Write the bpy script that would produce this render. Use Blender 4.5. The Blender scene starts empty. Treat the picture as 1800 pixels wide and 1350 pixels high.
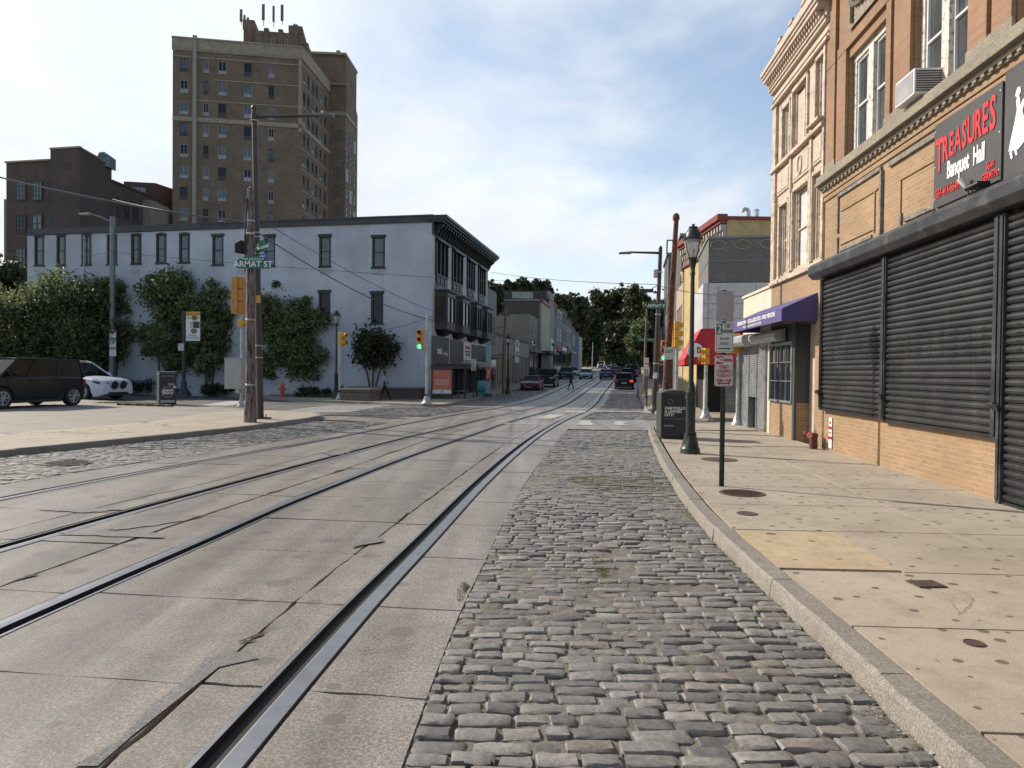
import bpy, bmesh, math, random
import numpy as np
from mathutils import Vector, Matrix
R=math.radians
random.seed(7)
SC=bpy.context.scene
COL=SC.collection
# ------------------------------------------------------------------ camera
CAMH=1.78; FPX=1250.0
camd=bpy.data.cameras.new('camera'); cam=bpy.data.objects.new('camera',camd); COL.objects.link(cam)
camd.sensor_width=36; camd.lens=FPX/1800*36; camd.clip_start=0.05; camd.clip_end=3000
CM=(Matrix.Rotation(R(90-0.917),3,'X')@Matrix.Rotation(R(0.6),3,'Z'))
cam.matrix_world=Matrix.Translation((0,0,CAMH))@CM.to_4x4()
SC.camera=cam
# ------------------------------------------------------------------ sky, sun, exposure
SUN_EL=R(33); SUN_AZ_X,SUN_AZ_Y=-math.cos(R(29)),math.sin(R(29))
w=bpy.data.worlds.new('World'); SC.world=w; w.use_nodes=True
nt=w.node_tree; N=nt.nodes; Lk=nt.links; N.clear()
out=N.new('ShaderNodeOutputWorld'); bg=N.new('ShaderNodeBackground'); sky=N.new('ShaderNodeTexSky')
sky.sky_type='NISHITA'; sky.sun_disc=False; sky.sun_elevation=SUN_EL
sky.sun_rotation=math.atan2(SUN_AZ_X,SUN_AZ_Y)
sky.air_density=1.0; sky.dust_density=1.0; sky.ozone_density=1.5
tc=N.new('ShaderNodeTexCoord'); sep=N.new('ShaderNodeSeparateXYZ'); Lk.new(tc.outputs['Generated'],sep.inputs[0])
def wm(op,a,b=None,clamp=False):
    n=N.new('ShaderNodeMath'); n.operation=op; n.use_clamp=clamp
    for i,v in enumerate((a,b)):
        if v is None: continue
        if isinstance(v,(int,float)): n.inputs[i].default_value=v
        else: Lk.new(v,n.inputs[i])
    return n.outputs[0]
zz=wm('ADD',wm('MAXIMUM',sep.outputs[2],0.0),0.16)
cx=wm('DIVIDE',sep.outputs[0],zz); cy=wm('DIVIDE',sep.outputs[1],zz)
cmb=N.new('ShaderNodeCombineXYZ'); Lk.new(cx,cmb.inputs[0]); Lk.new(cy,cmb.inputs[1])
def wnoise(scale,det,rough,off,dist=0.0):
    mp=N.new('ShaderNodeMapping'); Lk.new(cmb.outputs[0],mp.inputs[0]); mp.inputs['Location'].default_value=off
    mp.inputs['Rotation'].default_value=(0,0,R(25)); mp.inputs['Scale'].default_value=(1.0,0.62,1)
    n=N.new('ShaderNodeTexNoise'); n.inputs['Scale'].default_value=scale; n.inputs['Detail'].default_value=det
    n.inputs['Roughness'].default_value=rough; n.inputs['Distortion'].default_value=dist; Lk.new(mp.outputs[0],n.inputs['Vector'])
    return n.outputs['Fac']
n1=wnoise(1.0,10,0.56,(3.1,7.4,0),0.4); n2=wnoise(0.42,3,0.5,(1.3,0.2,2))
# thicker, brighter cloud towards the sun (left), thinner to the right and, to cut ambient light, behind the camera
side=wm('ADD',wm('MULTIPLY',wm('SUBTRACT',0.12,sep.outputs[0]),0.20),wm('MULTIPLY',wm('SUBTRACT',wm('MINIMUM',sep.outputs[1],0.55),0.55),0.16))
cov=wm('ADD',wm('ADD',wm('MULTIPLY',n1,0.72),wm('MULTIPLY',n2,0.45)),side)
mr=N.new('ShaderNodeMapRange'); mr.interpolation_type='SMOOTHERSTEP'; Lk.new(cov,mr.inputs[0]); mr.inputs[1].default_value=0.475; mr.inputs[2].default_value=0.74
mr.inputs[3].default_value=0.10; mr.inputs[4].default_value=0.97
ch=wm('ADD',wm('MULTIPLY',wm('SUBTRACT',0.40,sep.outputs[2],True),wm('ADD',0.25,wm('MULTIPLY',sep.outputs[1],0.5))),mr.outputs[0],True)
hi=N.new('ShaderNodeMapRange'); hi.interpolation_type='SMOOTHSTEP'; Lk.new(sep.outputs[2],hi.inputs[0]); hi.inputs[1].default_value=.52; hi.inputs[2].default_value=.78; hi.inputs[3].default_value=1; hi.inputs[4].default_value=.06  # clears the unseen clouds overhead to lower ambient light and deepen shadows
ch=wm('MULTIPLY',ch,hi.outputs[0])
n3=wnoise(2.1,8,0.6,(9,4,1),0.3)
shade=N.new('ShaderNodeMapRange'); Lk.new(n3,shade.inputs[0]); shade.inputs[1].default_value=.3; shade.inputs[2].default_value=.7; shade.inputs[3].default_value=0.92; shade.inputs[4].default_value=1.10
# cloud brightness rises towards the sun
dt=wm('ADD',wm('MULTIPLY',sep.outputs[0],SUN_AZ_X),wm('MULTIPLY',sep.outputs[1],SUN_AZ_Y))
glow=wm('ADD',1.0,wm('MULTIPLY',wm('MAXIMUM',dt,0.0),0.10))
ccol=N.new('ShaderNodeMix'); ccol.data_type='RGBA'; ccol.blend_type='MULTIPLY'; ccol.inputs[0].default_value=1
ccol.inputs[6].default_value=(8.3,8.75,9.3,1); sc_=wm('MULTIPLY',shade.outputs[0],glow); Lk.new(sc_,ccol.inputs[7])
skb=N.new('ShaderNodeMix'); skb.data_type='RGBA'; skb.blend_type='MULTIPLY'; skb.inputs[0].default_value=1; Lk.new(sky.outputs[0],skb.inputs[6]); skb.inputs[7].default_value=(1.95,1.9,1.8,1)
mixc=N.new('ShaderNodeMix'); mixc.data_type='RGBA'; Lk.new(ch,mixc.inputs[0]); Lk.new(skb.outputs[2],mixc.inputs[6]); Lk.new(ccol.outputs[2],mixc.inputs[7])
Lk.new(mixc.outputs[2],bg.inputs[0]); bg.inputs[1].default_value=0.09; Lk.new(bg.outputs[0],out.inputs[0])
sd=bpy.data.lights.new('sun','SUN'); sd.energy=5.0; sd.angle=R(0.55); sd.color=(1.0,0.90,0.76)
so=bpy.data.objects.new('sun',sd); COL.objects.link(so)
sv=Vector((SUN_AZ_X*math.cos(SUN_EL),SUN_AZ_Y*math.cos(SUN_EL),math.sin(SUN_EL)))
so.rotation_euler=sv.to_track_quat('Z','Y').to_euler(); so.location=(-40,20,60)
SC.view_settings.view_transform='Standard'; SC.view_settings.look='None'; SC.view_settings.exposure=0.2; SC.view_settings.gamma=1
SC.cycles.max_bounces=6; SC.cycles.transparent_max_bounces=8

# ------------------------------------------------------------------ pixel helpers (photograph 1800x1350 -> real places)
def tz(y):
    s=max(0.0,y-45.0); return .022*s*s/(s+10) if s>0 else 0.0
def ray(px,py): return CM@Vector(((px-900)/FPX,-(py-675)/FPX,-1.0))
def G(px,py,z=0.0):
    d=ray(px,py); f=lambda t:CAMH+d.z*t-z-tz(d.y*t)
    a=b=0.5
    while f(b)>0 and b<600: a=b; b*=1.02
    for _ in range(40):
        m=(a+b)/2
        if f(m)>0:a=m
        else:b=m
    return Vector((d.x*b,d.y*b,z+tz(d.y*b)))
def A(px,py,Y):
    d=ray(px,py); t=Y/d.y; return Vector((d.x*t,Y,CAMH+d.z*t))
def ZY(px,py,Y): return A(px,py,Y).z

# ------------------------------------------------------------------ materials
MATS={}
class NB:
    def __init__(s,name):
        s.m=bpy.data.materials.new(name); s.m.use_nodes=True; s.n=s.m.node_tree.nodes; s.l=s.m.node_tree.links
        s.b=s.n['Principled BSDF']; s.tc=None
    def coord(s,kind='Object'):
        if s.tc is None: s.tc=s.n.new('ShaderNodeTexCoord')
        return s.tc.outputs[kind]
    def noise(s,scale,det=5,rough=.55,vec=None,stretch=None,dist=0):
        n=s.n.new('ShaderNodeTexNoise'); n.inputs['Scale'].default_value=scale; n.inputs['Detail'].default_value=det; n.inputs['Roughness'].default_value=rough
        n.inputs['Distortion'].default_value=dist
        v=vec or s.coord()
        if stretch:
            mp=s.n.new('ShaderNodeMapping'); mp.inputs['Scale'].default_value=stretch; s.l.new(v,mp.inputs[0]); v=mp.outputs[0]
        s.l.new(v,n.inputs['Vector']); return n.outputs['Fac']
    def ramp(s,fac,stops):
        r=s.n.new('ShaderNodeValToRGB'); e=r.color_ramp.elements
        while len(e)<len(stops): e.new(.5)
        for i,(p,c) in enumerate(stops):
            e[i].position=p; e[i].color=(c[0],c[1],c[2],1) if not isinstance(c,(int,float)) else (c,c,c,1)
        s.l.new(fac,r.inputs[0]); return r.outputs[0]
    def mix(s,fac,a,b,blend='MIX'):
        x=s.n.new('ShaderNodeMix'); x.data_type='RGBA'; x.blend_type=blend
        for i,v in ((0,fac),(6,a),(7,b)):
            if isinstance(v,(int,float)): x.inputs[i].default_value=v if i==0 else (v,v,v,1)
            elif isinstance(v,(tuple,list)): x.inputs[i].default_value=(v[0],v[1],v[2],1)
            else: s.l.new(v,x.inputs[i])
        return x.outputs[2]
    def math(s,op,a,b=None):
        n=s.n.new('ShaderNodeMath'); n.operation=op
        for i,v in enumerate((a,b)):
            if v is None: continue
            if isinstance(v,(int,float)): n.inputs[i].default_value=v
            else: s.l.new(v,n.inputs[i])
        return n.outputs[0]
    def bump(s,h,strength=.3,dist=.01,chain=None):
        b=s.n.new('ShaderNodeBump'); b.inputs['Strength'].default_value=strength; b.inputs['Distance'].default_value=dist
        s.l.new(h,b.inputs['Height'])
        if chain: s.l.new(chain,b.inputs['Normal'])
        s.l.new(b.outputs[0],s.b.inputs['Normal']); return b.outputs[0]
    def set(s,**k):
        for a,v in k.items():
            i={'color':'Base Color','rough':'Roughness','metal':'Metallic','spec':'Specular IOR Level','coat':'Coat Weight'}[a]
            if isinstance(v,(int,float)): s.b.inputs[i].default_value=v
            elif isinstance(v,tuple): s.b.inputs[i].default_value=(v[0],v[1],v[2],1)
            else: s.l.new(v,s.b.inputs[i])
        return s
def plain(name,c,rough=.6,metal=0,var=.22,scale=3.0,bump=.15,coat=0,fine=60,dirt=None):
    """coloured surface with uneven tone, fine grain and slight bump"""
    if name in MATS: return MATS[name]
    b=NB(name); n=b.noise(scale,6,.6); f=b.noise(fine,3,.6)
    lo=tuple(x*(1-var) for x in c); hi=tuple(min(1,x*(1+var)) for x in c)
    col=b.ramp(n,[(.3,lo),(.7,hi)])
    if dirt:
        d=b.noise(scale*2.3,8,.7); fac=b.ramp(d,[(.52,0),(.66,1)]); col=b.mix(fac,col,dirt)
    b.set(color=col,rough=rough,metal=metal,coat=coat)
    if bump: b.bump(f,bump,.004)
    MATS[name]=b.m; return b.m
def brick(name,c1,c2,mortar,bw=.21,bh=.072,ms=.010,var=.5,rough=.85,stain=(.16,.11,.07),shift=0.0):
    if name in MATS: return MATS[name]
    b=NB(name); sp=b.n.new('ShaderNodeSeparateXYZ'); b.l.new(b.coord(),sp.inputs[0])
    cb=b.n.new('ShaderNodeCombineXYZ'); b.l.new(b.math('ADD',sp.outputs[0],sp.outputs[1]),cb.inputs[0]); b.l.new(sp.outputs[2],cb.inputs[1])
    t=b.n.new('ShaderNodeTexBrick'); b.l.new(cb.outputs[0],t.inputs['Vector'])
    t.inputs['Scale'].default_value=1; t.inputs['Brick Width'].default_value=bw; t.inputs['Row Height'].default_value=bh
    t.inputs['Mortar Size'].default_value=ms*.5; t.inputs['Mortar Smooth'].default_value=.3; t.inputs['Bias'].default_value=0
    t.inputs['Color1'].default_value=(*c1,1); t.inputs['Color2'].default_value=(*c2,1); t.inputs['Mortar'].default_value=(*mortar,1)
    n=b.noise(1.3,8,.65); g=b.noise(35,4,.7)
    col=b.mix(b.ramp(n,[(.35,0),(.75,var)]),t.outputs['Color'],stain,'MIX')
    col=b.mix(.35,col,b.ramp(g,[(.3,.55),(.7,1.3)]),'MULTIPLY')
    sk_=b.noise(1.5,6,.65,stretch=(1.3,1.3,.10)); col=b.mix(b.ramp(sk_,[(.54,0),(.74,.42)]),col,tuple(x*.8 for x in stain)); pt=b.noise(.35,3,.5); col=b.mix(1.0,col,b.ramp(pt,[(.35,.86),(.65,1.12)]),'MULTIPLY')
    b.set(color=col,rough=rough)
    h=b.math('ADD',b.math('MULTIPLY',t.outputs['Fac'],-1.0),b.math('MULTIPLY',g,.35)); b.bump(h,.7,.006)
    MATS[name]=b.m; return b.m
def emit(name,c,s=1.0):
    if name in MATS: return MATS[name]
    b=NB(name); b.set(color=tuple(x*.4 for x in c),rough=.3); b.b.inputs['Emission Color'].default_value=(*c,1); b.b.inputs['Emission Strength'].default_value=s
    MATS[name]=b.m; return b.m
def glassm(name,c=(.02,.025,.03),rough=.06,wave=.02):
    if name in MATS: return MATS[name]
    b=NB(name); n=b.noise(1.1,2,.5); b.set(color=b.ramp(n,[(.35,tuple(x*.6 for x in c)),(.7,tuple(x*1.5 for x in c))]),rough=rough,spec=.8)
    b.bump(b.noise(.8,1,.5),wave*3,.05); MATS[name]=b.m; return b.m
def concrete(name,c,speck=.5,rough=.75,spots=0.0,scale=1.0,stainc=(.09,.08,.07),vs=110):
    if name in MATS: return MATS[name]
    b=NB(name); n=b.noise(.55*scale,7,.62); n2=b.noise(3.3*scale,8,.7); v=b.noise(vs,3,.75); v2=b.noise(vs*2.6,2,.7)
    col=b.ramp(n,[(.25,tuple(x*.78 for x in c)),(.55,c),(.8,tuple(x*1.16 for x in c))])
    col=b.mix(b.ramp(n2,[(.47,0),(.72,.6)]),col,tuple(x*.55 for x in c))
    st=b.noise(1.7*scale,9,.72,dist=.8); col=b.mix(b.ramp(st,[(.56,0),(.70,.38)]),col,tuple(x*.5 for x in c))
    col=b.mix(speck,col,b.ramp(v,[(.33,.55),(.5,1.0),(.68,1.55)]),'MULTIPLY')
    col=b.mix(speck*.6,col,b.ramp(v2,[(.36,.4),(.5,1.0),(.7,1.7)]),'MULTIPLY')
    if spots:
        vo=b.n.new('ShaderNodeTexVoronoi'); vo.voronoi_dimensions='2D'; vo.inputs['Scale'].default_value=spots; b.l.new(b.coord(),vo.inputs['Vector'])
        wob=b.noise(30,2); dd=b.math('ADD',vo.outputs['Distance'],b.math('MULTIPLY',wob,.03))
        rnd=b.n.new('ShaderNodeSeparateColor'); b.l.new(vo.outputs['Color'],rnd.inputs[0])
        thr=b.math('MULTIPLY',rnd.outputs[0],.20); 
        fac=b.math('LESS_THAN',dd,b.math('ADD',thr,-.0))
        gate=b.math('GREATER_THAN',rnd.outputs[1],.35)
        col=b.mix(b.math('MULTIPLY',b.math('MULTIPLY',fac,gate),.78),col,stainc)
    b.set(color=col,rough=b.ramp(v,[(.3,rough+.1),(.75,rough-.25)]))
    b.bump(b.math('ADD',b.math('MULTIPLY',n2,1.0),b.math('ADD',b.math('MULTIPLY',v,.5),b.math('MULTIPLY',v2,.25))),.5,.006)
    MATS[name]=b.m; return b.m
def stonem(name,stops,rough=.55):
    if name in MATS: return MATS[name]
    b=NB(name); g=b.n.new('ShaderNodeNewGeometry'); n=b.noise(26,6,.7); n2=b.noise(170,3,.7)
    col=b.ramp(g.outputs['Random Per Island'],stops)
    col=b.mix(.75,col,b.ramp(n,[(.3,.55),(.7,1.5)]),'MULTIPLY'); col=b.mix(.5,col,b.ramp(n2,[(.32,.55),(.68,1.5)]),'MULTIPLY')
    b.set(color=col,rough=b.ramp(n,[(.3,rough+.12),(.7,rough-.08)])); b.bump(b.math('ADD',n,b.math('MULTIPLY',n2,.4)),.55,.008)
    MATS[name]=b.m; return b.m
def leafm(name,stops,trans=.3):
    if name in MATS: return MATS[name]
    b=NB(name); g=b.n.new('ShaderNodeNewGeometry'); col=b.ramp(g.outputs['Random Per Island'],stops)
    b.set(color=col,rough=.5,spec=.35)
    t=b.n.new('ShaderNodeBsdfTranslucent'); b.l.new(col,t.inputs['Color']); mx=b.n.new('ShaderNodeMixShader'); mx.inputs[0].default_value=trans
    b.l.new(b.b.outputs[0],mx.inputs[1]); b.l.new(t.outputs[0],mx.inputs[2]); b.l.new(mx.outputs[0],b.n['Material Output'].inputs['Surface'])
    MATS[name]=b.m; return b.m
def paint(name,c,rough=.25,metal=.0,flake=.1):
    if name in MATS: return MATS[name]
    b=NB(name); n=b.noise(1.2,3,.5); b.set(color=b.ramp(n,[(.3,tuple(x*.92 for x in c)),(.7,tuple(x*1.06+.001 for x in c))]),metal=metal,coat=.08,spec=.25)
    b.set(rough=b.ramp(b.noise(3,4,.5),[(.3,rough),(.7,rough+.06)])); b.b.inputs['Coat Roughness'].default_value=.08
    MATS[name]=b.m; return b.m

# ------------------------------------------------------------------ mesh builder
class MB:
    def __init__(s): s.v=[]; s.f=[]; s.mi=[]
    def quad(s,a,b,c,d,m=0):
        i=len(s.v); s.v+= [tuple(a),tuple(b),tuple(c),tuple(d)]; s.f.append((i,i+1,i+2,i+3)); s.mi.append(m); return s
    def poly(s,pts,m=0):
        i=len(s.v); s.v+=[tuple(p) for p in pts]; s.f.append(tuple(range(i,i+len(pts)))); s.mi.append(m); return s
    def box(s,x0,x1,y0,y1,z0,z1,m=0):
        if x0>x1:x0,x1=x1,x0
        if y0>y1:y0,y1=y1,y0
        if z0>z1:z0,z1=z1,z0
        i=len(s.v); s.v+=[(x,y,z) for z in (z0,z1) for y in (y0,y1) for x in (x0,x1)]
        for f in ((0,2,3,1),(4,5,7,6),(0,1,5,4),(2,6,7,3),(0,4,6,2),(1,3,7,5)): s.f.append(tuple(i+k for k in f)); s.mi.append(m)
        return s
    def prism(s,pts,off,m=0):
        """closed solid: polygon pts (3d) swept by off"""
        n=len(pts); i=len(s.v); o=Vector(off); P=[Vector(p) for p in pts]
        nn=Vector((0,0,0))
        for k in range(n):
            a,b=P[k],P[(k+1)%n]; nn+=a.cross(b)
        if nn.dot(o)>0: P=P[::-1]
        s.v+=[tuple(p) for p in P]+[tuple(p+o) for p in P]
        s.f.append(tuple(range(i,i+n))); s.mi.append(m); s.f.append(tuple(range(i+2*n-1,i+n-1,-1))); s.mi.append(m)
        for k in range(n):
            a=i+k; b=i+(k+1)%n; s.f.append((b,a,a+n,b+n)); s.mi.append(m)
        return s
    def tube(s,pts,r,n=10,m=0,cap=True):
        P=[Vector(p) for p in pts]; k=len(P); rs=r if isinstance(r,(list,tuple)) else [r]*k
        base=len(s.v); up=None
        for j in range(k):
            d=(P[min(j+1,k-1)]-P[max(j-1,0)])
            if d.length<1e-9: d=Vector((0,0,1))
            d.normalize()
            if up is None: up=Vector((1,0,0)) if abs(d.x)<.8 else Vector((0,1,0))
            x=(up-d*up.dot(d)); x.normalize(); up=x; y=d.cross(x)
            for q in range(n):
                a=2*math.pi*q/n; s.v.append(tuple(P[j]+(x*math.cos(a)+y*math.sin(a))*rs[j]))
        for j in range(k-1):
            for q in range(n):
                a=base+j*n+q; b=base+j*n+(q+1)%n; s.f.append((a,b,b+n,a+n)); s.mi.append(m)
        if cap:
            s.f.append(tuple(base+q for q in range(n-1,-1,-1))); s.mi.append(m)
            s.f.append(tuple(base+(k-1)*n+q for q in range(n))); s.mi.append(m)
        return s
    def lathe(s,prof,n=16,c=(0,0),m=0,fl=None):
        """prof: list of (r,z), revolved about the vertical through c; fl: optional lobes"""
        base=len(s.v)
        for r,z in prof:
            for q in range(n):
                a=2*math.pi*q/n; rr=r*(1+(fl*(q%2) if fl else 0)); s.v.append((c[0]+rr*math.cos(a),c[1]+rr*math.sin(a),z))
        for j in range(len(prof)-1):
            for q in range(n):
                a=base+j*n+q; b=base+j*n+(q+1)%n; s.f.append((a,b,b+n,a+n)); s.mi.append(m)
        s.f.append(tuple(base+q for q in range(n-1,-1,-1))); s.mi.append(m)
        s.f.append(tuple(base+(len(prof)-1)*n+q for q in range(n))); s.mi.append(m)
        return s
    def move(s,M,start=0):
        for i in range(start,len(s.v)): s.v[i]=tuple(M@Vector(s.v[i]))
        return s
    def build(s,name,mats,parent=None,smooth=None,bevel=0,loc=None):
        me=bpy.data.meshes.new(name); me.from_pydata(s.v,[],s.f)
        if not isinstance(mats,(list,tuple)): mats=[mats]
        for m in mats: me.materials.append(m)
        if len(mats)>1: me.polygons.foreach_set('material_index',s.mi)
        me.update()
        if smooth is not None:
            me.shade_smooth(); me.set_sharp_from_angle(angle=R(smooth))
        o=bpy.data.objects.new(name,me); COL.objects.link(o)
        if parent: o.parent=parent
        if loc: o.location=loc
        if bevel:
            bv=o.modifiers.new('bevel','BEVEL'); bv.width=bevel; bv.segments=2; bv.limit_method='ANGLE'; bv.angle_limit=R(40)
        return o
def tag(o,label=None,cat=None,group=None,kind=None):
    if label: o['label']=label
    if cat: o['category']=cat
    if group: o['group']=group
    if kind: o['kind']=kind
    return o
def thing(name,label,cat,loc=(0,0,0),rz=0,group=None,tilt=None):
    o=bpy.data.objects.new(name,None); COL.objects.link(o); o.location=loc; o.rotation_euler=(tilt[0] if tilt else 0,tilt[1] if tilt else 0,rz)
    o.empty_display_size=.2
    return tag(o,label,cat,group)
def struct(o): return tag(o,kind='structure')
def copy_tree(o,parent=None):
    c=o.copy(); COL.objects.link(c)
    if parent: c.parent=parent
    for ch in list(o.children): copy_tree(ch,c)
    return c
_fonts={}
def text(s,size,mat,parent,loc,rot=(R(90),0,0),align='CENTER',ext=.004,sx=1.0,name='lettering',bold=0.0,shear=0,sp=1.0,line=1.0):
    cu=bpy.data.curves.new('t','FONT'); cu.body=s; cu.size=size; cu.align_x=align; cu.align_y='CENTER'; cu.extrude=ext; cu.offset=bold; cu.shear=shear; cu.space_character=sp; cu.space_line=line
    cu.resolution_u=3
    o=bpy.data.objects.new('t',cu); COL.objects.link(o); dg=bpy.context.evaluated_depsgraph_get(); dg.update()
    me=bpy.data.meshes.new_from_object(o.evaluated_get(dg)); bpy.data.objects.remove(o); bpy.data.curves.remove(cu)
    me.name=name; me.materials.clear(); me.materials.append(mat)
    M=Matrix.Translation(loc)@Matrix.Rotation(rot[2],4,'Z')@Matrix.Rotation(rot[1],4,'Y')@Matrix.Rotation(rot[0],4,'X')@Matrix.Diagonal((sx,1,1,1))
    me.transform(M); ob=bpy.data.objects.new(name,me); COL.objects.link(ob)
    if parent: ob.parent=parent
    return ob
# facade frame: local x=u along the wall, local y=outwards, z up
class Facade:
    def __init__(s,p,q,name=None,label=None,cat='building',group=None):
        s.p=Vector((p[0],p[1])); q=Vector((q[0],q[1])); s.L=(q-s.p).length; s.u=(q-s.p)/s.L
        s.ang=math.atan2(s.u.y,s.u.x); s.zb=0.0; s.root=None
        if name: s.root=thing(name,label,cat,(p[0],p[1],0),s.ang,group)
    def uz(s,px,py,d=0.0):
        r=ray(px,py); n=Vector((-s.u.y,s.u.x)); o=s.p+n*d
        # r.x*t = o.x+u.x*k
        det=r.x*(-s.u.y)+s.u.x*r.y; t=(o.x*(-s.u.y)+s.u.x*o.y)/det
        k=(Vector((r.x*t,r.y*t))-o).dot(s.u); return k,CAMH+r.z*t
    def rect(s,px0,py0,px1,py1,d=0.0):
        """pixel rectangle; vertical extent read at the left side px0"""
        u0,z0=s.uz(px0,py0,d); u1,_=s.uz(px1,py0,d); _,z1=s.uz(px0,py1,d); a,b=sorted((u0,u1)); c,e=sorted((z0,z1)); return a,b,c,e
def wall_holes(mb,u0,u1,z0,z1,holes,y=0.0,rev=.15,m=0,mr=None):
    mr=m if mr is None else mr
    us=sorted(set([u0,u1]+[h[i] for h in holes for i in (0,1) if u0<h[i]<u1])); zs=sorted(set([z0,z1]+[h[i] for h in holes for i in (2,3) if z0<h[i]<z1]))
    for a,b in zip(us,us[1:]):
        for c,d in zip(zs,zs[1:]):
            cu,cz=(a+b)/2,(c+d)/2
            if any(h[0]<cu<h[1] and h[2]<cz<h[3] for h in holes): continue
            mb.quad((b,y,c),(a,y,c),(a,y,d),(b,y,d),m)
    for h in holes:
        a,b,c,d=h[:4]; yb=y-rev
        mb.quad((a,y,c),(a,yb,c),(a,yb,d),(a,y,d),mr); mb.quad((b,yb,c),(b,y,c),(b,y,d),(b,yb,d),mr)
        mb.quad((a,y,d),(a,yb,d),(b,yb,d),(b,y,d),mr); mb.quad((a,yb,c),(a,y,c),(b,y,c),(b,yb,c),mr)
    yb=y-rev
    mb.quad((u0,yb,z0),(u0,y,z0),(u0,y,z1),(u0,yb,z1),m); mb.quad((u1,y,z0),(u1,yb,z0),(u1,yb,z1),(u1,y,z1),m)
    mb.quad((u0,y,z1),(u1,y,z1),(u1,yb,z1),(u0,yb,z1),m)
def body(mb,u0,u1,yb,y,z0,z1,m=0): mb.box(u0,u1,yb,y,z0,z1,m)
def window(parent,u0,u1,z0,z1,y=-.1,fr=.05,nx=1,nz=2,mf=None,mg=None,sill=None,name='window',deep=.06,curtain=None):
    mb=MB(); yb=y-deep
    mb.box(u0,u0+fr,yb,y,z0,z1); mb.box(u1-fr,u1,yb,y,z0,z1); mb.box(u0+fr,u1-fr,yb,y,z0,z0+fr); mb.box(u0+fr,u1-fr,yb,y,z1-fr,z1)
    for i in range(1,nx):
        u=u0+(u1-u0)*i/nx; mb.box(u-fr*.4,u+fr*.4,yb+.004,y-.004,z0+fr,z1-fr)
    for i in range(1,nz):
        z=z0+(z1-z0)*i/nz; mb.box(u0+fr,u1-fr,yb+.008,y-.002,z-fr*.4,z+fr*.4)
    o=mb.build(name,mf,parent)
    p=MB(); p.box(u0+fr*.5,u1-fr*.5,yb-.02,yb+.012,z0+fr*.5,z1-fr*.5); p.build('pane',mg,o)
    if sill: s=MB(); s.box(u0-.06,u1+.06,y-.05,sill,z0-.09,z0-.003); s.build('sill',mf,o,bevel=.008)
    return o
def shutter(u0,u1,z0,z1,y,mats,parent,pitch=.10,depth=.035,name='roller_shutter',slots=None):
    """roller shutter: curved slats as real relief"""
    mb=MB(); n=max(1,int((z1-z0)/pitch)); pitch=(z1-z0)/n
    prof=[(0,0),(.18,.75),(.5,1),(.82,.75),(.93,.1)]
    zs=[];ys=[]
    for i in range(n):
        for a,b in prof: zs.append(z0+(i+a)*pitch); ys.append(y-depth+b*depth)
    zs.append(z1); ys.append(y-depth)
    for i in range(len(zs)-1): mb.quad((u1,ys[i],zs[i]),(u0,ys[i],zs[i]),(u0,ys[i+1],zs[i+1]),(u1,ys[i+1],zs[i+1]),0)
    mb.box(u0,u1,y-depth-.03,y-depth-.004,z0,z1,0)
    mb.box(u0,u1,y-depth,y+.006,z0-.05,z0,0)
    if slots:
        for r_ in range(4):
            zc=slots+r_*pitch; k=int((zc-z0)/pitch); zc=z0+(k+.5)*pitch
            for j in range(int((u1-u0)/.36)):
                u=u0+.2+j*.36; mb.box(u,u+.12,y-.01,y+.003,zc-.011,zc+.011,1)
    return mb.build(name,mats,parent,smooth=50)
# ================================================================== GROUND
M_base=concrete('bedding',(.17,.145,.115),.7,.95,scale=3,vs=60)
M_asph=concrete('asphalt',(.105,.100,.094),.55,.8,scale=.8,vs=95)
M_slab=concrete('track_concrete',(.242,.216,.186),.95,.5,scale=1.2,vs=48,spots=1.6,stainc=(.15,.13,.11))
M_walk=concrete('sidewalk_concrete',(.385,.330,.260),.6,.78,spots=4.5,scale=1.0,stainc=(.07,.055,.045),vs=120)
M_walk2=concrete('old_sidewalk',(.36,.30,.225),.5,.8,spots=3,scale=1.4,stainc=(.12,.10,.08))
M_yel=concrete('yellow_patch_concrete',(.44,.35,.225),.45,.8,spots=2.5,scale=2)
M_kerb=concrete('granite_kerb',(.235,.210,.180),.85,.75,scale=2.2,vs=70)
M_lot=concrete('lot_surface',(.27,.235,.195),.5,.8,scale=1.1)
M_white=plain('road_paint',(.40,.385,.36),.8,var=.25,scale=5,dirt=(.20,.18,.155))
M_stone=stonem('cobble_stone',[(0,(.100,.096,.090)),(.25,(.150,.143,.131)),(.5,(.178,.170,.154)),(.78,(.210,.200,.180)),(.93,(.19,.160,.132)),(1,(.25,.238,.215))])
M_steel=plain('rail_steel',(.33,.335,.35),.36,.85,var=.15,scale=6,bump=.05)
M_groove=plain('rail_groove',(.015,.014,.013),.8,.0)
M_patch=concrete('asphalt_patch',(.155,.15,.147),.9,.8,scale=4,vs=70)
M_brickpave=brick('paving_brick',(.20,.10,.075),(.26,.14,.10),(.16,.13,.1),.2,.1,.01)
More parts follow.
